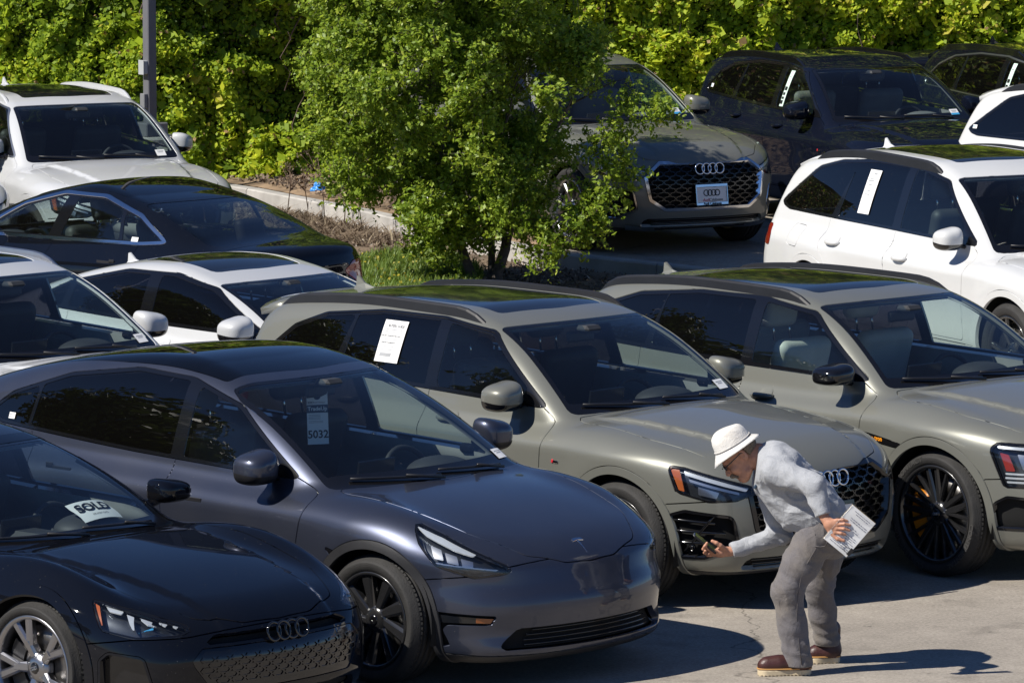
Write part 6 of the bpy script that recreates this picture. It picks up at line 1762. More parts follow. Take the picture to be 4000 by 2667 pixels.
# stickers in the lower windshield corners
for s_, rt, c_, two in ((Q5, grey9, (.55, .13), True), (Q5, navy7, (.57, .10), True), (Q5, silver10, (.56, .08), False), (Q5, taupe, (.60, .12), False), (MY, slate, (.63, .12), False), (Q5, white14, (.62, .10), False)):
    w = strip_on(s_, 'sticker', 'ws', c_, .10, .085, M_paper, rt, off=-.002)
    lines_on(s_, [(c_[0], c_[1] + .02, .07, .006), (c_[0], c_[1] + .005, .05, .006)], 'ws', M_greyink, w, off=-.0035)
    if two: w2 = strip_on(s_, 'sticker_band', 'ws', (c_[0], c_[1] - .028), .10, .028, M_blueink, w, off=-.0035)
for s_, rt, c_ in ((MY, slate, (-3.10, 1.185)), (Q5, navy7, (-3.20, 1.235)), (Q7, white6, (-3.60, 1.25))):
    w = strip_on(s_, 'sticker', 'side', c_, .055, .035, M_paper, rt, off=-.002)
    lines_on(s_, [(c_[0] - .01, c_[1] + .006, .03, .004), (c_[0] - .01, c_[1] - .006, .03, .004)], 'side', M_greyink if rt is slate else M_blueink, w, off=-.0035)
w = strip_on(M3, 'sticker', 'side', (-2.62, 1.045), .075, .035, M_paper, black12, off=-.002, sg=1)
# small sport badges on the front fenders
def sport_badge(s, rt, x, z):
    p = s.on_side([x], [z], -1)[0]; m_ = MB(); m_.box((x - .012, p[1] - .003, z), (.016, .006, .022), Matrix.Rotation(.3, 3, 'Y'), .002); b = m_.build('fender_badge', M_redink, rt)
    m_ = MB(); m_.box((x + .018, p[1] - .003, z - .003), (.038, .006, .016), None, .002); m_.build('badge_bar', M_chrome, b)
sport_badge(Q5, taupe, -.52, .80); sport_badge(Q5, navy7, -.52, .80)
fw_ = [o for o in etron.children if o.name.startswith('wheel') and o.type == 'MESH' and abs(o.location.x) < .01 and o.location.y < 0 and 'liner' not in o.name][0]
for txt, ph in (('CONTINENTAL', 2.3), ('CROSSCONTACT', -.75), ('CONTINENTAL', 4.0)):
    me = text_mesh(txt, .042, .0012, bold=.0006)
    for v in me.vertices:
        rr_ = .338 + v.co.y; t0 = ph + v.co.x * 1.25 / .338; v.co = Vector((-rr_ * math.sin(t0), .1345 + v.co.z, rr_ * math.cos(t0)))
    me.update(); obj('tyre_lettering', me, principled('raised_rubber', (.05, .048, .046), .6, noise_amt=.2), fw_)
t_ = text_on(ET, 'e-tron', .040, 'side', (-.47, .805), M_orange, etron, off=-.004, bold=.0012)
# tag hanging from the inside mirror of the slate crossover
xt = MY.on_ws([0.0], [MY.ws[3] * .80])[0]
M_car = slate.matrix_basis.copy() if False else Matrix.Translation(slate.location) @ Matrix.Rotation(slate.rotation_euler.z, 4, 'Z')
tg = empty('mirror_tag'); tag(tg, 'white dealer hang tag numbered 5032 hanging inside the slate crossover', 'hang tag')
nrm = Vector((1, -.55, .12)).normalized()
tg.matrix_world = M_car @ frame_matrix(Vector((xt[0] - .16, -.02, xt[2] - .20)), nrm)
m_ = MB(); m_.box((0, 0, 0), (.125, .30, .0012)); m_.build('card', M_paper, tg)
m_ = MB(); m_.box((0, .052, .0012), (.125, .046, .0008)); m_.build('dark_band', M_darkblue, tg)
m_ = MB(); m_.lathe([(.001, 0), (.022, 0), (.022, .0008), (.001, .0008)], 20, 'z', (.0, .125, .001)); m_.build('hook_hole', M_darkblue, tg)
obj('lettering', text_mesh('TradeUp', .032, .0003, bold=.0006), M_paper, tg, (0, .052, .0024))
obj('lettering', text_mesh('5032', .062, .0003, bold=.0012), M_ink, tg, (0, -.095, .0016))
obj('lettering', text_mesh('Audi Calabasas', .012, .0003), M_ink, tg, (.012, .088, .0016))
m_ = MB()
for k in range(4): m_.tube([((k - 1.5) * .0085 - .042 + .006 * math.cos(a), .088 + .006 * math.sin(a), .0018) for a in np.linspace(0, 2 * math.pi, 14, endpoint=False)], .0009, 4, closed=True)
m_.build('tag_rings', M_ink, tg)
m_ = MB()
for i, yy in enumerate((.018, .010, .002, -.006, -.018, -.026)): m_.box((-.018 if i < 4 else -.01, yy, .0012), (.07 if i < 4 else .085, .003, .0006))
o_ = m_.build('printed_lines', M_greyink, tg); o_['kind'] = 'stuff'
# SOLD sheet on the black sedan's dashboard
sx_, sz_ = GT.ws[0], GT.ws[1]
sold = empty('sold_sheet'); tag(sold, 'white SOLD sheet lying on the dashboard of the black sedan', 'sheet')
M_g = Matrix.Translation(gt.location) @ Matrix.Rotation(gt.rotation_euler.z, 4, 'Z')
xa = Vector((0, 1, 0)); za = Vector((.45, 0, .9)).normalized(); ya = za.cross(xa)
Ml = Matrix((xa, ya, za)).transposed().to_4x4(); Ml.translation = Vector((sx_ - .36, .36, sz_ + .085))
sold.matrix_world = M_g @ Ml
V = []; F = []
for i in range(9):
    for j in range(5): V.append((-.14 + .28 * i / 8, -.09 + .18 * j / 4, -.9 * (-.14 + .28 * i / 8) ** 2 + .006 * math.sin(j * 1.3)))
F = [(i * 5 + j, (i + 1) * 5 + j, (i + 1) * 5 + j + 1, i * 5 + j + 1) for i in range(8) for j in range(4)]
m_ = MB(); m_.add(V, F, True); m_.build('paper', M_paper, sold)
def bent(me):
    for v in me.vertices: v.co.z = v.co.z + .004 - .9 * v.co.x ** 2
    return me
obj('lettering', bent(text_mesh('SOLD', .095, 0, bold=.004)), M_ink, sold, (0, .015, .003))
obj('lettering', bent(text_mesh('DELIVERY DATE', .016, 0)), M_ink, sold, (0, -.05, .003))
# ------------------------------------------------------------------ the man bending over his phone
def cone(P, a, b, ra, rb, flat=None):
    a = np.array(a, float); b = np.array(b, float); d = b - a; L2 = d @ d
    t = np.clip(((P - a) @ d) / L2, 0, 1)
    q = P - a - t[:, None] * d
    if flat is not None:                                    # flattened along a direction
        n = np.array(flat[0], float); n /= np.linalg.norm(n); k = flat[1]
        c_ = q @ n; q = q + np.outer(c_ * (1 / k - 1), n)
    return np.linalg.norm(q, axis=1) - (ra + (rb - ra) * t)
def chain(P, pts, rads, k=.03):
    f = None
    for i in range(len(pts) - 1):
        c_ = cone(P, pts[i], pts[i + 1], rads[i], rads[i + 1]); f = c_ if f is None else smin(f, c_, k)
    return f
def ell(P, c_, r, ax=None):
    q = P - np.array(c_, float)
    if ax is not None: q = q @ np.array(ax, float).T
    return (np.linalg.norm(q / np.array(r), axis=1) - 1) * min(r)
def folds(P, fr, amp, seed=0.0, d=(0, 0, 1)):
    x, y, z = P[:, 0] * fr, P[:, 1] * fr, P[:, 2] * fr
    a = np.sin(z * 1.0 + 1.6 * np.sin(x * .6 + seed) + 1.2 * np.sin(y * .7 + 2 * seed))
    b = np.sin(z * .55 + x * .8 + 1.5 * np.sin(y * .5 + z * .3 + seed))
    return amp * (a * .6 + b * .5)
def creases(P, fr, amp, seed):
    q = P[:, 2] * fr * .9 + P[:, 0] * fr * .7 + 1.7 * np.sin(P[:, 1] * fr * .35 + seed) + 1.3 * np.sin(P[:, 0] * fr * .5 - P[:, 2] * fr * .3 + 2 * seed)
    m = np.clip(.5 + .8 * np.sin(P[:, 0] * 11 + seed * 3) * np.sin(P[:, 2] * 9 + P[:, 1] * 7 + seed), 0, 1)
    return amp * m * (np.abs(np.sin(q)) ** .6 - .6)
# joints, metres; x to the right in the picture, y away, z up; he faces -x
J = dict(hipL=(.075, -.09, .775), hipR=(.15, .11, .775), kneeL=(-.085, -.10, .475), kneeR=(.105, .20, .450), ankL=(-.025, -.08, .10), ankR=(.165, .30, .10),
         pel=(.115, .01, .80), waist=(.07, .0, .90), chest=(-.09, .0, 1.10), neck=(-.235, .0, 1.20), shL=(-.155, -.17, 1.145), shR=(-.20, .17, 1.06),
         elL=(.045, -.32, 1.085), wrL=(.098, -.37, .925), elR=(-.105, .22, .735), wrR=(-.385, .15, .650))
EAR = np.array((-.335, -.075, 1.215))
al = R(43); Fd = np.array((-math.cos(al), 0, -math.sin(al))); Ud = np.array((-math.sin(al), 0, math.cos(al))); Sd = np.array((0, -1.0, 0))
HC = np.array((-.335, 0, 1.215))
def hd(f, s_, u): return HC + Fd * f * 1.08 + Sd * s_ * 1.05 + Ud * u * 1.08
def f_head(P):
    A = np.stack([Fd, Sd, Ud])
    f = ell(P, hd(.005, 0, .045), (.098, .076, .088), A)                                     # cranium
    f = smin(f, ell(P, hd(.055, 0, -.035), (.055, .056, .075), A), .04)                      # face
    f = smin(f, ell(P, hd(.075, 0, -.098), (.026, .030, .022), A), .03)                      # chin
    f = smin(f, cone(P, hd(.03, .045, -.085), hd(.07, .018, -.10), .020, .018), .03); f = smin(f, cone(P, hd(.03, -.045, -.085), hd(.07, -.018, -.10), .020, .018), .03)
    f = smin(f, cone(P, hd(.098, 0, .005), hd(.120, 0, -.030), .010, .014), .014)            # nose
    f = smin(f, cone(P, hd(.115, .012, -.034), hd(.115, -.012, -.034), .009, .009), .010)
    f = smin(f, cone(P, hd(.094, .03, .022), hd(.094, -.03, .022), .010, .010), .02)         # brow
    for sg in (1, -1):
        f = smax(f, -ell(P, hd(.102, sg * .032, .002), (.012, .017, .010), A), .012)         # eye sockets
        f = smin(f, ell(P, hd(.088, sg * .031, .001), (.011, .012, .011), A), .004)
        f = smin(f, ell(P, hd(.078, sg * .042, -.030), (.020, .018, .018), A), .02)          # cheek
        e = ell(P, hd(-.008, sg * .078, .0), (.019, .010, .033), A); e = smax(e, -ell(P, hd(-.002, sg * .088, .004), (.010, .008, .018), A), .006)
        f = smin(f, e, .007)
    f = smax(f, -cone(P, hd(.104, .022, -.068), hd(.104, -.022, -.068), .004, .004), .006)   # mouth
    f = smin(f, cone(P, hd(.092, .016, -.076), hd(.092, -.016, -.076), .009, .009), .008)
    f = smin(f, cone(P, hd(-.02, 0, -.05), J['neck'], .056, .066), .035)
    f = smin(f, cone(P, J['neck'], (-.16, 0, 1.17), .066, .085), .03)
    return f
def hand(P, wr, palm, kn, tips, thumb, k=.008, r=.0088):
    f = cone(P, wr, palm, .027, .030); 
    for q in kn: f = smin(f, cone(P, palm, q, .022, .012), .014)
    for q, ps in zip(kn, tips): f = smin(f, chain(P, [q] + ps, [.0105] + [r * .97] * (len(ps) - 1) + [r * .82], .004), k * .6)
    f = smin(f, chain(P, thumb, [.017, .0125, .0105, .009], .006), .010)
    return f
HL = dict(wr=J['wrL'], palm=(.128, -.385, .885), kn=[(.168, -.405, .905), (.170, -.408, .884), (.166, -.408, .862), (.158, -.405, .842)],
    tips=[[(.200, -.418, .912), (.226, -.412, .906)], [(.207, -.422, .890), (.238, -.415, .882)], [(.205, -.422, .863), (.236, -.415, .853)], [(.190, -.420, .838), (.214, -.414, .830)]],
    thumb=[(.118, -.385, .872), (.140, -.400, .826), (.172, -.410, .806), (.205, -.412, .797)])
HR = dict(wr=J['wrR'], palm=(-.440, .140, .648), kn=[(-.478, .105, .655), (-.484, .122, .645), (-.482, .142, .636), (-.474, .160, .630)],
    tips=[[(-.515, .092, .672), (-.528, .080, .694), (-.520, .076, .708)], [(-.522, .106, .655), (-.540, .088, .672), (-.535, .076, .688)], [(-.515, .126, .638), (-.532, .100, .650), (-.528, .078, .664)], [(-.500, .145, .628), (-.515, .115, .634), (-.510, .085, .646)]],
    thumb=[(-.420, .125, .662), (-.445, .095, .690), (-.468, .088, .706), (-.490, .090, .716)])
f_hL = lambda P: hand(P, **HL); f_hR = lambda P: hand(P, **HR)
def f_core(P):
    f = chain(P, [J['pel'], J['waist'], J['chest'], (-.17, 0, 1.15)], [.11, .10, .10, .08], .06)
    for a in (['shL', 'elL', 'wrL'], ['shR', 'elR', 'wrR']): f = smin(f, chain(P, [J[q] for q in a], [.048, .034, .026], .02), .03)
    for a in (['hipL', 'kneeL', 'ankL'], ['hipR', 'kneeR', 'ankR']): f = smin(f, chain(P, [J[q] for q in a], [.07, .05, .04], .02), .04)
    return f
def f_shirt(P):
    f = cone(P, (-.14, 0, 1.125), (.04, 0, .935), .155, .150, ((0, 1, 0), 1.22))
    f = smin(f, cone(P, (-.14, -.12, 1.135), (-.16, .13, 1.085), .095, .095), .07)
    f = smin(f, cone(P, (.02, 0, .95), (.09, 0, .865), .150, .158, ((0, 1, 0), 1.15)), .05)
    f = smin(f, cone(P, (-.19, 0, 1.17), (-.245, 0, 1.185), .105, .082), .05)
    # belly of loose cloth hanging below the chest
    f = smin(f, cone(P, (-.15, 0, 1.02), (-.045, -.02, .90), .09, .10, ((0, 1, 0), 1.3)), .07)
    hem = (P - np.array((.085, 0, .835))) @ np.array((-.35, 0, .93)); f = smax(f, -hem - .01 * np.sin(P[:, 1] * 25), .008)
    aL = chain(P, [(-.12, -.15, 1.14), J['shL'], J['elL'], J['wrL']], [.085, .080, .062, .043], .03)
    aR = chain(P, [(-.16, .12, 1.07), J['shR'], J['elR'], J['wrR']], [.08, .075, .060, .042], .03)
    f = smin(f, aL, .025); f = smin(f, aR, .03)
    f = f + .75 * (folds(P, 62, .0045, .7) + folds(P[:, [2, 1, 0]], 45, .004, 2.1)) + creases(P, 38, .007, 1.0) + creases(P[:, [1, 0, 2]], 55, .004, 2.0)
    # neck opening, hem and cuffs
    nk = np.array((-.245, 0, 1.195)); f = smax(f, cone(P, nk, nk + np.array((-.15, 0, .03)), .066, .066) * -1, .008)
    f = np.where(P[:, 2] > .98, smax(f, -((P - np.array((-.252, 0, 1.19))) @ np.array((.93, 0, -.10))), .006), f)
    for w, e in (('wrL', 'elL'), ('wrR', 'elR')):
        d = np.array(J[w]) - np.array(J[e]); d /= np.linalg.norm(d); near = np.linalg.norm(P - np.array(J[w]), axis=1) < .12
        f = np.where(near, smax(f, (P - np.array(J[w])) @ d + .004, .004), f)
    return f
def f_trousers(P):
    f = cone(P, (.11, -.01, .80), (.10, 0, .868), .148, .142, ((0, 1, 0), 1.18))
    f = smin(f, ell(P, (.175, .02, .76), (.12, .165, .13)), .05)
    lL = chain(P, [J['hipL'], (-.01, -.10, .62), J['kneeL'], (-.055, -.09, .28), (-.018, -.08, .055)], [.114, .100, .082, .076, .080], .04)
    lR = chain(P, [J['hipR'], (.13, .16, .61), J['kneeR'], (.13, .25, .28), (.160, .295, .115)], [.112, .097, .080, .071, .074], .04)
    lL = lL + folds(P, 48, .002, .3) * np.clip(1.2 - np.abs(P[:, 2] - .44) * 3, .35, 1) +   .003 * np.sin(P[:, 2] * 95 + 3 * np.sin(P[:, 0] * 14)) * np.clip(1 - np.abs(P[:, 2] - .12) * 8, 0, 1)
    lR = lR + folds(P, 50, .0035, 1.9) * np.clip(1.2 - np.abs(P[:, 2] - .40) * 3, .4, 1) +   .004 * np.sin(P[:, 2] * 90 + 3 * np.sin(P[:, 1] * 14)) * np.clip(1 - np.abs(P[:, 2] - .16) * 7, 0, 1)
    f = smin(f, np.minimum(lL, lR), .03) + folds(P[:, [1, 0, 2]], 70, .0018, 4) + creases(P, 30, .005, 3.0) + creases(P[:, [2, 1, 0]], 50, .005, 5.0)
    f = smax(f, P[:, 2] - .885 - .25 * (P[:, 0] - .1), .005)
    f = np.where(P[:, 1] < .09, smax(f, .050 - P[:, 2], .004), smax(f, .10 - P[:, 2], .004))
    return f
def f_boot(P, toe, heel, top):
    toe = np.array(toe); heel = np.array(heel); d = toe - heel; d /= np.linalg.norm(d)
    b = toe - d * .055 + np.array((0, 0, .062)); h_ = heel + d * .045 + np.array((0, 0, .07))
    f = cone(P, b, h_, .042, .050); f = smin(f, cone(P, b + d * .02 + np.array((0, 0, -.01)), b - d * .06, .036, .046), .02)
    f = smin(f, cone(P, h_ + d * .01, top, .052, .055), .03)
    return smax(f, .030 - P[:, 2], .006)
def f_sole(P, toe, heel):
    toe = np.array(toe); heel = np.array(heel); d = toe - heel; L_ = np.linalg.norm(d); d /= L_; n = np.array((-d[1], d[0], 0))
    x = (P - heel) @ d; y = (P - heel) @ n
    w = .046 - .010 * np.exp(-((x / L_ - .42) / .18) ** 2) - .004 * (x < .06)
    q = cone(np.stack([x, y / (w / .046), 0 * x], 1), (.048, 0, 0), (L_ - .050, 0, 0), .048, .050)
    wave = .0025 * np.sign(np.sin(x * 300))
    return np.maximum(q, np.abs(P[:, 2] - .017) - .0155 + np.where(P[:, 2] < .019, wave, 0))
def shell(name, f, lo, hi, h, mat, parent):
    return obj(name, iso(name, f, lo, hi, h), mat, parent)
def hat_mesh():
    ax = np.array((-.52, -.04, .86)); ax /= np.linalg.norm(ax)
    fx = np.array((-ax[2], 0, ax[0])); fx /= np.linalg.norm(fx); sy = np.cross(ax, fx)
    c0 = hd(.0, 0, .066) + Ud * .0
    n = 72
    prof = [(.001, .098), (.045, .099), (.072, .092), (.088, .076), (.098, .045), (.104, .012), (.106, .0), (.120, -.011), (.136, -.023), (.150, -.034)]
    V = []; F = []; m = len(prof)
    for side in (0, 1):
        for i in range(n):
            a = 2 * math.pi * i / n
            for k, (r, z) in enumerate(prof):
                br = max(0, (r - .108) / .055) if k >= 6 else 0
                w = br * (-.020 * math.cos(2 * a + .3) - .024 * math.cos(a) + .007 * math.sin(3 * a))
                dent = .006 * math.sin(a * 2 + z * 40) * (1 if 1 < k < 5 else 0) + (-.014 if k < 2 else 0) * (math.cos(a * 2) * .5 + .8)
                rr = (r - .003 * side) * (1 + .05 * math.cos(a) ** 2) * .93
                p = c0 + fx * (rr * math.cos(a) * 1.06) + sy * (rr * math.sin(a) * .96) + ax * (z + w + dent - .003 * side)
                V.append(p)
    for side in (0, 1):
        o_ = side * n * m
        for i in range(n):
            j = (i + 1) % n
            for k in range(m - 1): F.append((o_ + i*m+k, o_ + j*m+k, o_ + j*m+k+1, o_ + i*m+k+1) if side == 0 else (o_ + i*m+k+1, o_ + j*m+k+1, o_ + j*m+k, o_ + i*m+k))
    for i in range(n):
        j = (i + 1) % n; F.append((i*m+m-1, j*m+m-1, n*m + j*m+m-1, n*m + i*m+m-1))
    mb = MB(); mb.add(V, F, True)
    band = MB(); band.tube([c0 + fx * (.1025 * 1.08 * math.cos(a)) + sy * (.1025 * .95 * math.sin(a)) + ax * .008 for a in np.linspace(0, 2 * math.pi, 48, endpoint=False)], .003, 5, closed=True)
    ey = []
    for a, z in ((1.0 + math.pi, .062), (1.35 + math.pi, .062), (2.3 + math.pi, .055), (1.9+math.pi,.066)):
        p = c0 + fx * (.0925 * 1.08 * math.cos(a)) + sy * (.0925 * .96 * math.sin(a)) + ax * z; nrm = fx * math.cos(a) + sy * math.sin(a)
        ey.append((p, nrm))
    return mb.mesh('hat'), band.mesh('hat_band'), ey
def cloth_mat(name, col, dirt=None, heather=.06, rough=.9):
    m = bpy.data.materials.new(name); m.use_nodes = True; nt = m.node_tree; b = nt.nodes['Principled BSDF']
    tc = nt.nodes.new('ShaderNodeTexCoord'); n = nt.nodes.new('ShaderNodeTexNoise'); n.inputs['Scale'].default_value = 240; n.inputs['Detail'].default_value = 3
    nt.links.new(tc.outputs['Object'], n.inputs['Vector'])
    r = nt.nodes.new('ShaderNodeMapRange'); r.inputs[1].default_value = .3; r.inputs[2].default_value = .7; r.inputs[3].default_value = 1 - heather; r.inputs[4].default_value = 1 + heather
    nt.links.new(n.outputs['Fac'], r.inputs[0])
    n2 = nt.nodes.new('ShaderNodeTexNoise'); n2.inputs['Scale'].default_value = 5; n2.inputs['Detail'].default_value = 4; nt.links.new(tc.outputs['Object'], n2.inputs['Vector'])
    r2 = nt.nodes.new('ShaderNodeMapRange'); r2.inputs[1].default_value = .42; r2.inputs[2].default_value = .68; r2.inputs[3].default_value = 0; r2.inputs[4].default_value = .7 if dirt else 0
    nt.links.new(n2.outputs['Fac'], r2.inputs[0])
    mx = nt.nodes.new('ShaderNodeMix'); mx.data_type = 'RGBA'; mx.inputs[6].default_value = (*col, 1); mx.inputs[7].default_value = (*(dirt or col), 1); nt.links.new(r2.outputs[0], mx.inputs[0])
    sc = nt.nodes.new('ShaderNodeVectorMath'); sc.operation = 'SCALE'; nt.links.new(mx.outputs[2], sc.inputs[0]); nt.links.new(r.outputs[0], sc.inputs['Scale'])
    nt.links.new(sc.outputs[0], b.inputs['Base Color']); b.inputs['Roughness'].default_value = rough; b.inputs['Specular IOR Level'].default_value = .15
    b.inputs['Sheen Weight'].default_value = .15
    n3 = nt.nodes.new('ShaderNodeTexNoise'); n3.inputs['Scale'].default_value = 11; n3.inputs['Detail'].default_value = 6; n3.inputs['Roughness'].default_value = .62; n3.inputs['Distortion'].default_value = 1.6; nt.links.new(tc.outputs['Object'], n3.inputs['Vector'])
    bp0 = nt.nodes.new('ShaderNodeBump'); bp0.inputs['Strength'].default_value = .40; bp0.inputs['Distance'].default_value = .022; nt.links.new(n3.outputs['Fac'], bp0.inputs['Height'])
    bp = nt.nodes.new('ShaderNodeBump'); bp.inputs['Strength'].default_value = .25; bp.inputs['Distance'].default_value = .002; nt.links.new(n.outputs['Fac'], bp.inputs['Height']); nt.links.new(bp0.outputs[0], bp.inputs['Normal']); nt.links.new(bp.outputs[0], b.inputs['Normal'])
    return m
def person():
    PX, PY = 1.596, 30.97
    root = empty('person', (PX, PY, 0)); tag(root, 'man in grey sweatshirt and bucket hat bending forward with phone and notebook', 'person')
    M_skin = principled('tanned_skin', (.50, .25, .16), .5, spec=.35, noise_amt=.14, noise_scale=45, bump=.15, bump_scale=200)
    parts = []
    for f, lo, hi, h in ((f_head, (-.52, -.14, 1.02), (-.10, .14, 1.40), .0065), (f_hL, (.05, -.46, .76), (.27, -.32, .97), .0045), (f_hR, (-.58, .03, .59), (-.33, .22, .74), .0045), (f_core, (-.45, -.45, .05), (.32, .42, 1.25), .022)):
        V, Q = surface_net(f, lo, hi, h); V = newton(f, V, 3, h); parts.append((V, Q, grad(f, V, h * .4)))
    off = 0; Vs, Qs, Ns = [], [], []
    for V, Q, N in parts: Vs.append(V); Qs.append(Q + off); Ns.append(N); off += len(V)
    body = obj('body', mesh_np('body', np.concatenate(Vs), np.concatenate(Qs), np.concatenate(Ns)), M_skin, root)
    shirt = shell('sweatshirt', f_shirt, (-.50, -.46, .58), (.30, .36, 1.36), .0105, cloth_mat('heather_grey_cloth', (.37, .38, .40), heather=.12), root)
    tr = shell('trousers', f_trousers, (-.26, -.28, .03), (.36, .42, .95), .0105, cloth_mat('worn_grey_canvas', (.145, .136, .143), (.19, .165, .135), .12), root)
    M_leather = principled('oxblood_leather', (.055, .018, .015), .42, noise_amt=.25, noise_scale=20, bump=.25, bump_scale=90)
    M_sole = principled('cream_crepe_sole', (.58, .48, .32), .8, noise_amt=.12, noise_scale=20)
    M_welt = principled('tan_welt', (.50, .26, .08), .6, noise_amt=.1)
    for toe, heel, ank in (((-.245, -.10, 0), (.052, -.075, 0), (-.012, -.08, .14)), ((.048, .285, 0), (.232, .315, 0), (.180, .305, .19))):
        bt = shell('boot', lambda P: f_boot(P, toe, heel, ank), (min(toe[0], heel[0]) - .05, min(toe[1], heel[1]) - .1, .01), (max(toe[0], heel[0]) + .05, max(toe[1], heel[1]) + .1, .27), .009, M_leather, root)
        shell('boot_sole', lambda P: f_sole(P, toe, heel), (min(toe[0], heel[0]) - .03, min(toe[1], heel[1]) - .09, -.012), (max(toe[0], heel[0]) + .03, max(toe[1], heel[1]) + .09, .055), .005, M_sole, bt)
        d = Vector(toe) - Vector(heel); L_ = d.length; d.normalize(); n = Vector((-d.y, d.x, 0)); mb = MB(); pts = []
        for i in range(40):
            a = 2 * math.pi * i / 40; cx = L_ / 2 + (L_ / 2) * math.cos(a) * 1.0; cy = .048 * math.sin(a)
            sx = abs(math.cos(a)) ** .6 * (1 if math.cos(a) > 0 else -1); sy_ = abs(math.sin(a)) ** .6 * (1 if math.sin(a) > 0 else -1)
            pts.append(Vector(heel) + d * (L_ / 2 + L_ / 2 * sx) + n * (.045 * sy_) + Vector((0, 0, .039)))
        mb.tube(pts, .0045, 6, closed=True); mb.build('boot_welt', M_welt, bt)
        mb = MB()
        for k in range(3):
            p = Vector(toe).lerp(Vector(heel), .42 + .09 * k) + Vector((0, 0, .112 + .014 * k)); mb.tube([p - n * .03 - Vector((0, 0, .018)), p, p + n * .03 - Vector((0, 0, .018))], .0028, 4)
        mb.build('laces', M_welt, bt)['kind'] = 'stuff'
    hm, hb, ey = hat_mesh()
    hat = obj('hat', hm, cloth_mat('white_speckled_cotton', (.74, .72, .68), (.62, .57, .50), .05), root)
    obj('hat_band', hb, principled('hat_cord', (.55, .53, .50), .9, noise_amt=.1), hat)
    M_brass = principled('brass_eyelet', (.45, .30, .06), .35, metal=.9, noise_amt=.1)
    for p, nrm in ey:
        mb = MB(); a = Vector(nrm).normalized(); u = a.cross(Vector((0, 0, 1))).normalized(); v = a.cross(u)
        mb.tube([Vector(p) + a * .002 + (u * math.cos(t) + v * math.sin(t)) * .0045 for t in np.linspace(0, 2 * math.pi, 12, endpoint=False)], .002, 5, closed=True); mb.build('eyelet', M_brass, hat)
    # sunglasses, moustache, goatee, hair at the nape
    mb = MB()
    for sg in (1, -1):
        mb.tube([hd(.112, sg * .055, .010), hd(.07, sg * .076, .012), hd(.0, sg * .083, .016), hd(-.02, sg * .082, .004)], [.004, .0035, .0032, .003], 6)
        c_ = hd(.116, sg * .033, .004); q = [c_ + Fd * (.004 * math.cos(t) * 0) + Sd * (.024 * math.cos(t)) + Ud * (.017 * math.sin(t)) - Fd * (.012 * abs(math.cos(t)) ** 2) for t in np.linspace(0, 2 * math.pi, 18, endpoint=False)]
        mb.add(q + [p - Fd * .004 for p in q], [tuple(range(18))] + [(i, (i + 1) % 18, 18 + (i + 1) % 18, 18 + i) for i in range(18)])
    mb.tube([hd(.122, .010, .008), hd(.124, 0, .010), hd(.122, -.010, .008)], .003, 5)
    mb.build('sunglasses', principled('dark_lens', (.015, .015, .018), .08, coat=.5, noise_amt=.1), root)
    hair = principled('grey_brown_hair', (.22, .165, .11), .8, noise_amt=.4, noise_scale=160, bump=.8, bump_scale=300)
    A = np.stack([Fd, Sd, Ud])
    fm = lambda P: smin(smin(ell(P, hd(.108, 0, -.052), (.016, .024, .011), A), cone(P, hd(.106, .018, -.054), hd(.092, .034, -.072), .010, .006), .01), cone(P, hd(.106, -.018, -.054), hd(.092, -.034, -.072), .010, .006), .01) + .002 * np.sin(P[:, 1] * 420)
    shell('moustache', fm, (-.50, -.06, 1.03), (-.30, .06, 1.20), .005, hair, root)
    fg = lambda P: ell(P, hd(.086, 0, -.100), (.020, .026, .020), A) + .002 * np.sin(P[:, 1] * 400)
    shell('goatee', fg, (-.46, -.06, .98), (-.24, .06, 1.16), .005, principled('white_grey_hair', (.50, .47, .43), .8, noise_amt=.3, noise_scale=160, bump=.8, bump_scale=300), root)
    fn = lambda P: smax(smax(ell(P, hd(-.012, 0, .030), (.100, .081, .092), A), -((P - hd(0, 0, .075)) @ Ud) * -1, .01), (P - hd(-.025, 0, 0)) @ Fd, .01)
    shell('hair', fn, (-.46, -.12, 1.08), (-.16, .12, 1.40), .007, hair, root)
    # pocket and chest label
    mb = MB(); mb.box((-.262, -.085, 1.045), (.012, .03, .022), Matrix.Rotation(.5, 3, 'Y'), .002); mb.build('chest_label', M_darkblue, shirt)
    def on(f, px, pz, y0=-.6, y1=.1):
        ys = np.linspace(y0, y1, 400); v = f(np.stack([np.full(400, px), ys, np.full(400, pz)], 1)); i = np.argmax(v < 0); return ys[i]
    mb = MB(); pts = []
    for px, pz in ((.062, .80), (.066, .72), (.020, .64), (-.015, .55), (-.030, .45), (-.035, .33), (-.022, .2), (-.005, .07)):
        pts.append((px, on(f_trousers, px, pz) - .001, pz))
    mb.tube(pts, .0028, 4); mb.build('side_seam', principled('seam_thread', (.10, .09, .09), .9, noise_amt=.1), tr)
    mb = MB(); pts = [(px, on(f_trousers, px, pz) - .003, pz) for px, pz in ((.06, .735), (.085, .728), (.115, .73), (.125, .75), (.12, .80))]; mb.tube(pts, .004, 5); mb.build('hammer_loop', principled('seam_thread', (.1, .09, .09), .9), tr)
    # phone in the right hand
    mb = MB(); ax_ = Vector((-.78, 0, .63)).normalized(); up = Vector((.63, -.12, .78)).normalized(); sy = ax_.cross(up).normalized(); up = sy.cross(ax_)
    Mx = Matrix((ax_, sy, up)).transposed()
    mb.box((0, 0, 0), (.160, .078, .013), None, .005)
    ph = mb.build('phone', principled('black_phone_case', (.010, .010, .011), .45, noise_amt=.2, bump=.3, bump_scale=300)); ph.matrix_world = Matrix.Translation(Vector((PX - .528, PY + .115, .700))) @ Mx.to_4x4()
    tag(ph, 'black phone in a ribbed case held low in the man\'s right hand', 'phone')
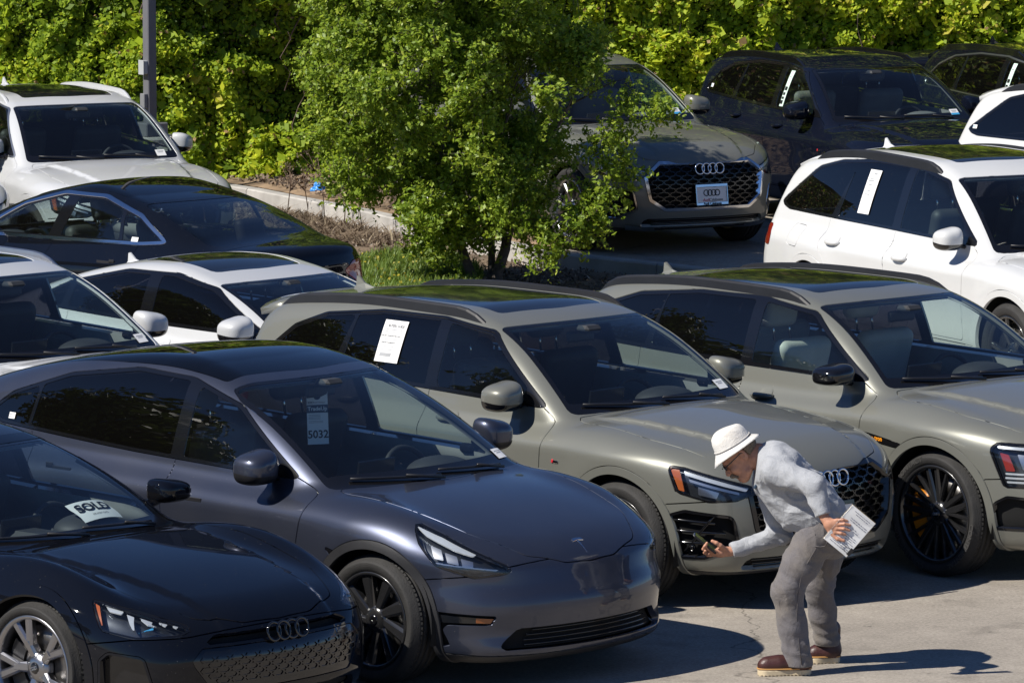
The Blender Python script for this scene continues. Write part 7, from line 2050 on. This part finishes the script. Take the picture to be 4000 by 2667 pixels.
    mb = MB(); mb.box((0, 0, .0068), (.148, .068, .001)); obj('screen', mb.mesh('screen'), M_screen, ph)
    mb = MB(); mb.box((.080, 0, 0), (.004, .05, .008), None, .001); obj('metal_edge', mb.mesh('metal_edge'), M_alu, ph)
    # notebook in the left hand
    nb = empty('notebook', (PX + .237, PY - .408, .848)); tag(nb, 'open spiral notebook with white pages and a binder clip in the man\'s left hand', 'notebook')
    e1 = Vector((-.645, .05, -.764)).normalized(); e2 = Vector((.80, .06, -.60)); e2 = (e2 - e1 * e2.dot(e1)).normalized(); e3 = e1.cross(e2)
    if e3.y > 0: e3 = -e3
    nb.matrix_world = Matrix.Translation(nb.location) @ Matrix((e1, e2, e3)).transposed().to_4x4()
    mb = MB(); mb.box((0, 0, -.006), (.246, .168, .002), None, .0008); mb.build('back_cover', principled('kraft_board', (.45, .36, .22), .8, noise_amt=.1), nb)
    mb = MB(); mb.box((0, 0, -.001), (.242, .163, .008), None, .001); mb.build('pages', M_paper, nb)
    mb = MB(); mb.add([(-.12 + .24 * i / 8, -.08 + .16 * j / 4, .004 + .004 * math.sin(i * .9 + j * .7)) for i in range(9) for j in range(5)], [(i * 5 + j, i * 5 + j + 1, i * 5 + j + 6, i * 5 + j + 5) for i in range(8) for j in range(4)], True); mb.build('top_page', M_paper, nb)
    mb = MB(); rr = random.Random(3); rowz = -.105
    while rowz < .11:
        x = -.055 + rr.uniform(0, .02); end = rr.uniform(.02, .07)
        while x < end:
            w = rr.uniform(.006, .02); mb.box((rowz, x + w / 2, .0092), (.0028, w, .0005)); x += w + .004
        rowz += .0115 if rr.random() < .8 else .03
    w_ = mb.build('handwriting', principled('pencil', (.16, .17, .24), .7, noise_amt=.2), nb); w_['kind'] = 'stuff'
    mb = MB(); pts = []
    for i in range(30 * 8):
        a = 2 * math.pi * i / 8; pts.append((-.116 + .232 * i / 240, -.082 + .006 * math.cos(a), .001 + .008 * math.sin(a)))
    mb.tube(pts, .0011, 4); mb.build('spiral', M_alu, nb)
    mb = MB(); mb.box((.085, .078, .001), (.045, .022, .016), None, .002); mb.build('binder_clip', M_satin, nb)
    mb = MB(); mb.tube([(.070, .066, .008), (.075, .020, .014), (.085, .012, .014), (.095, .020, .014), (.100, .066, .008)], .0014, 5); mb.build('clip_wire', M_alu, nb)
person()
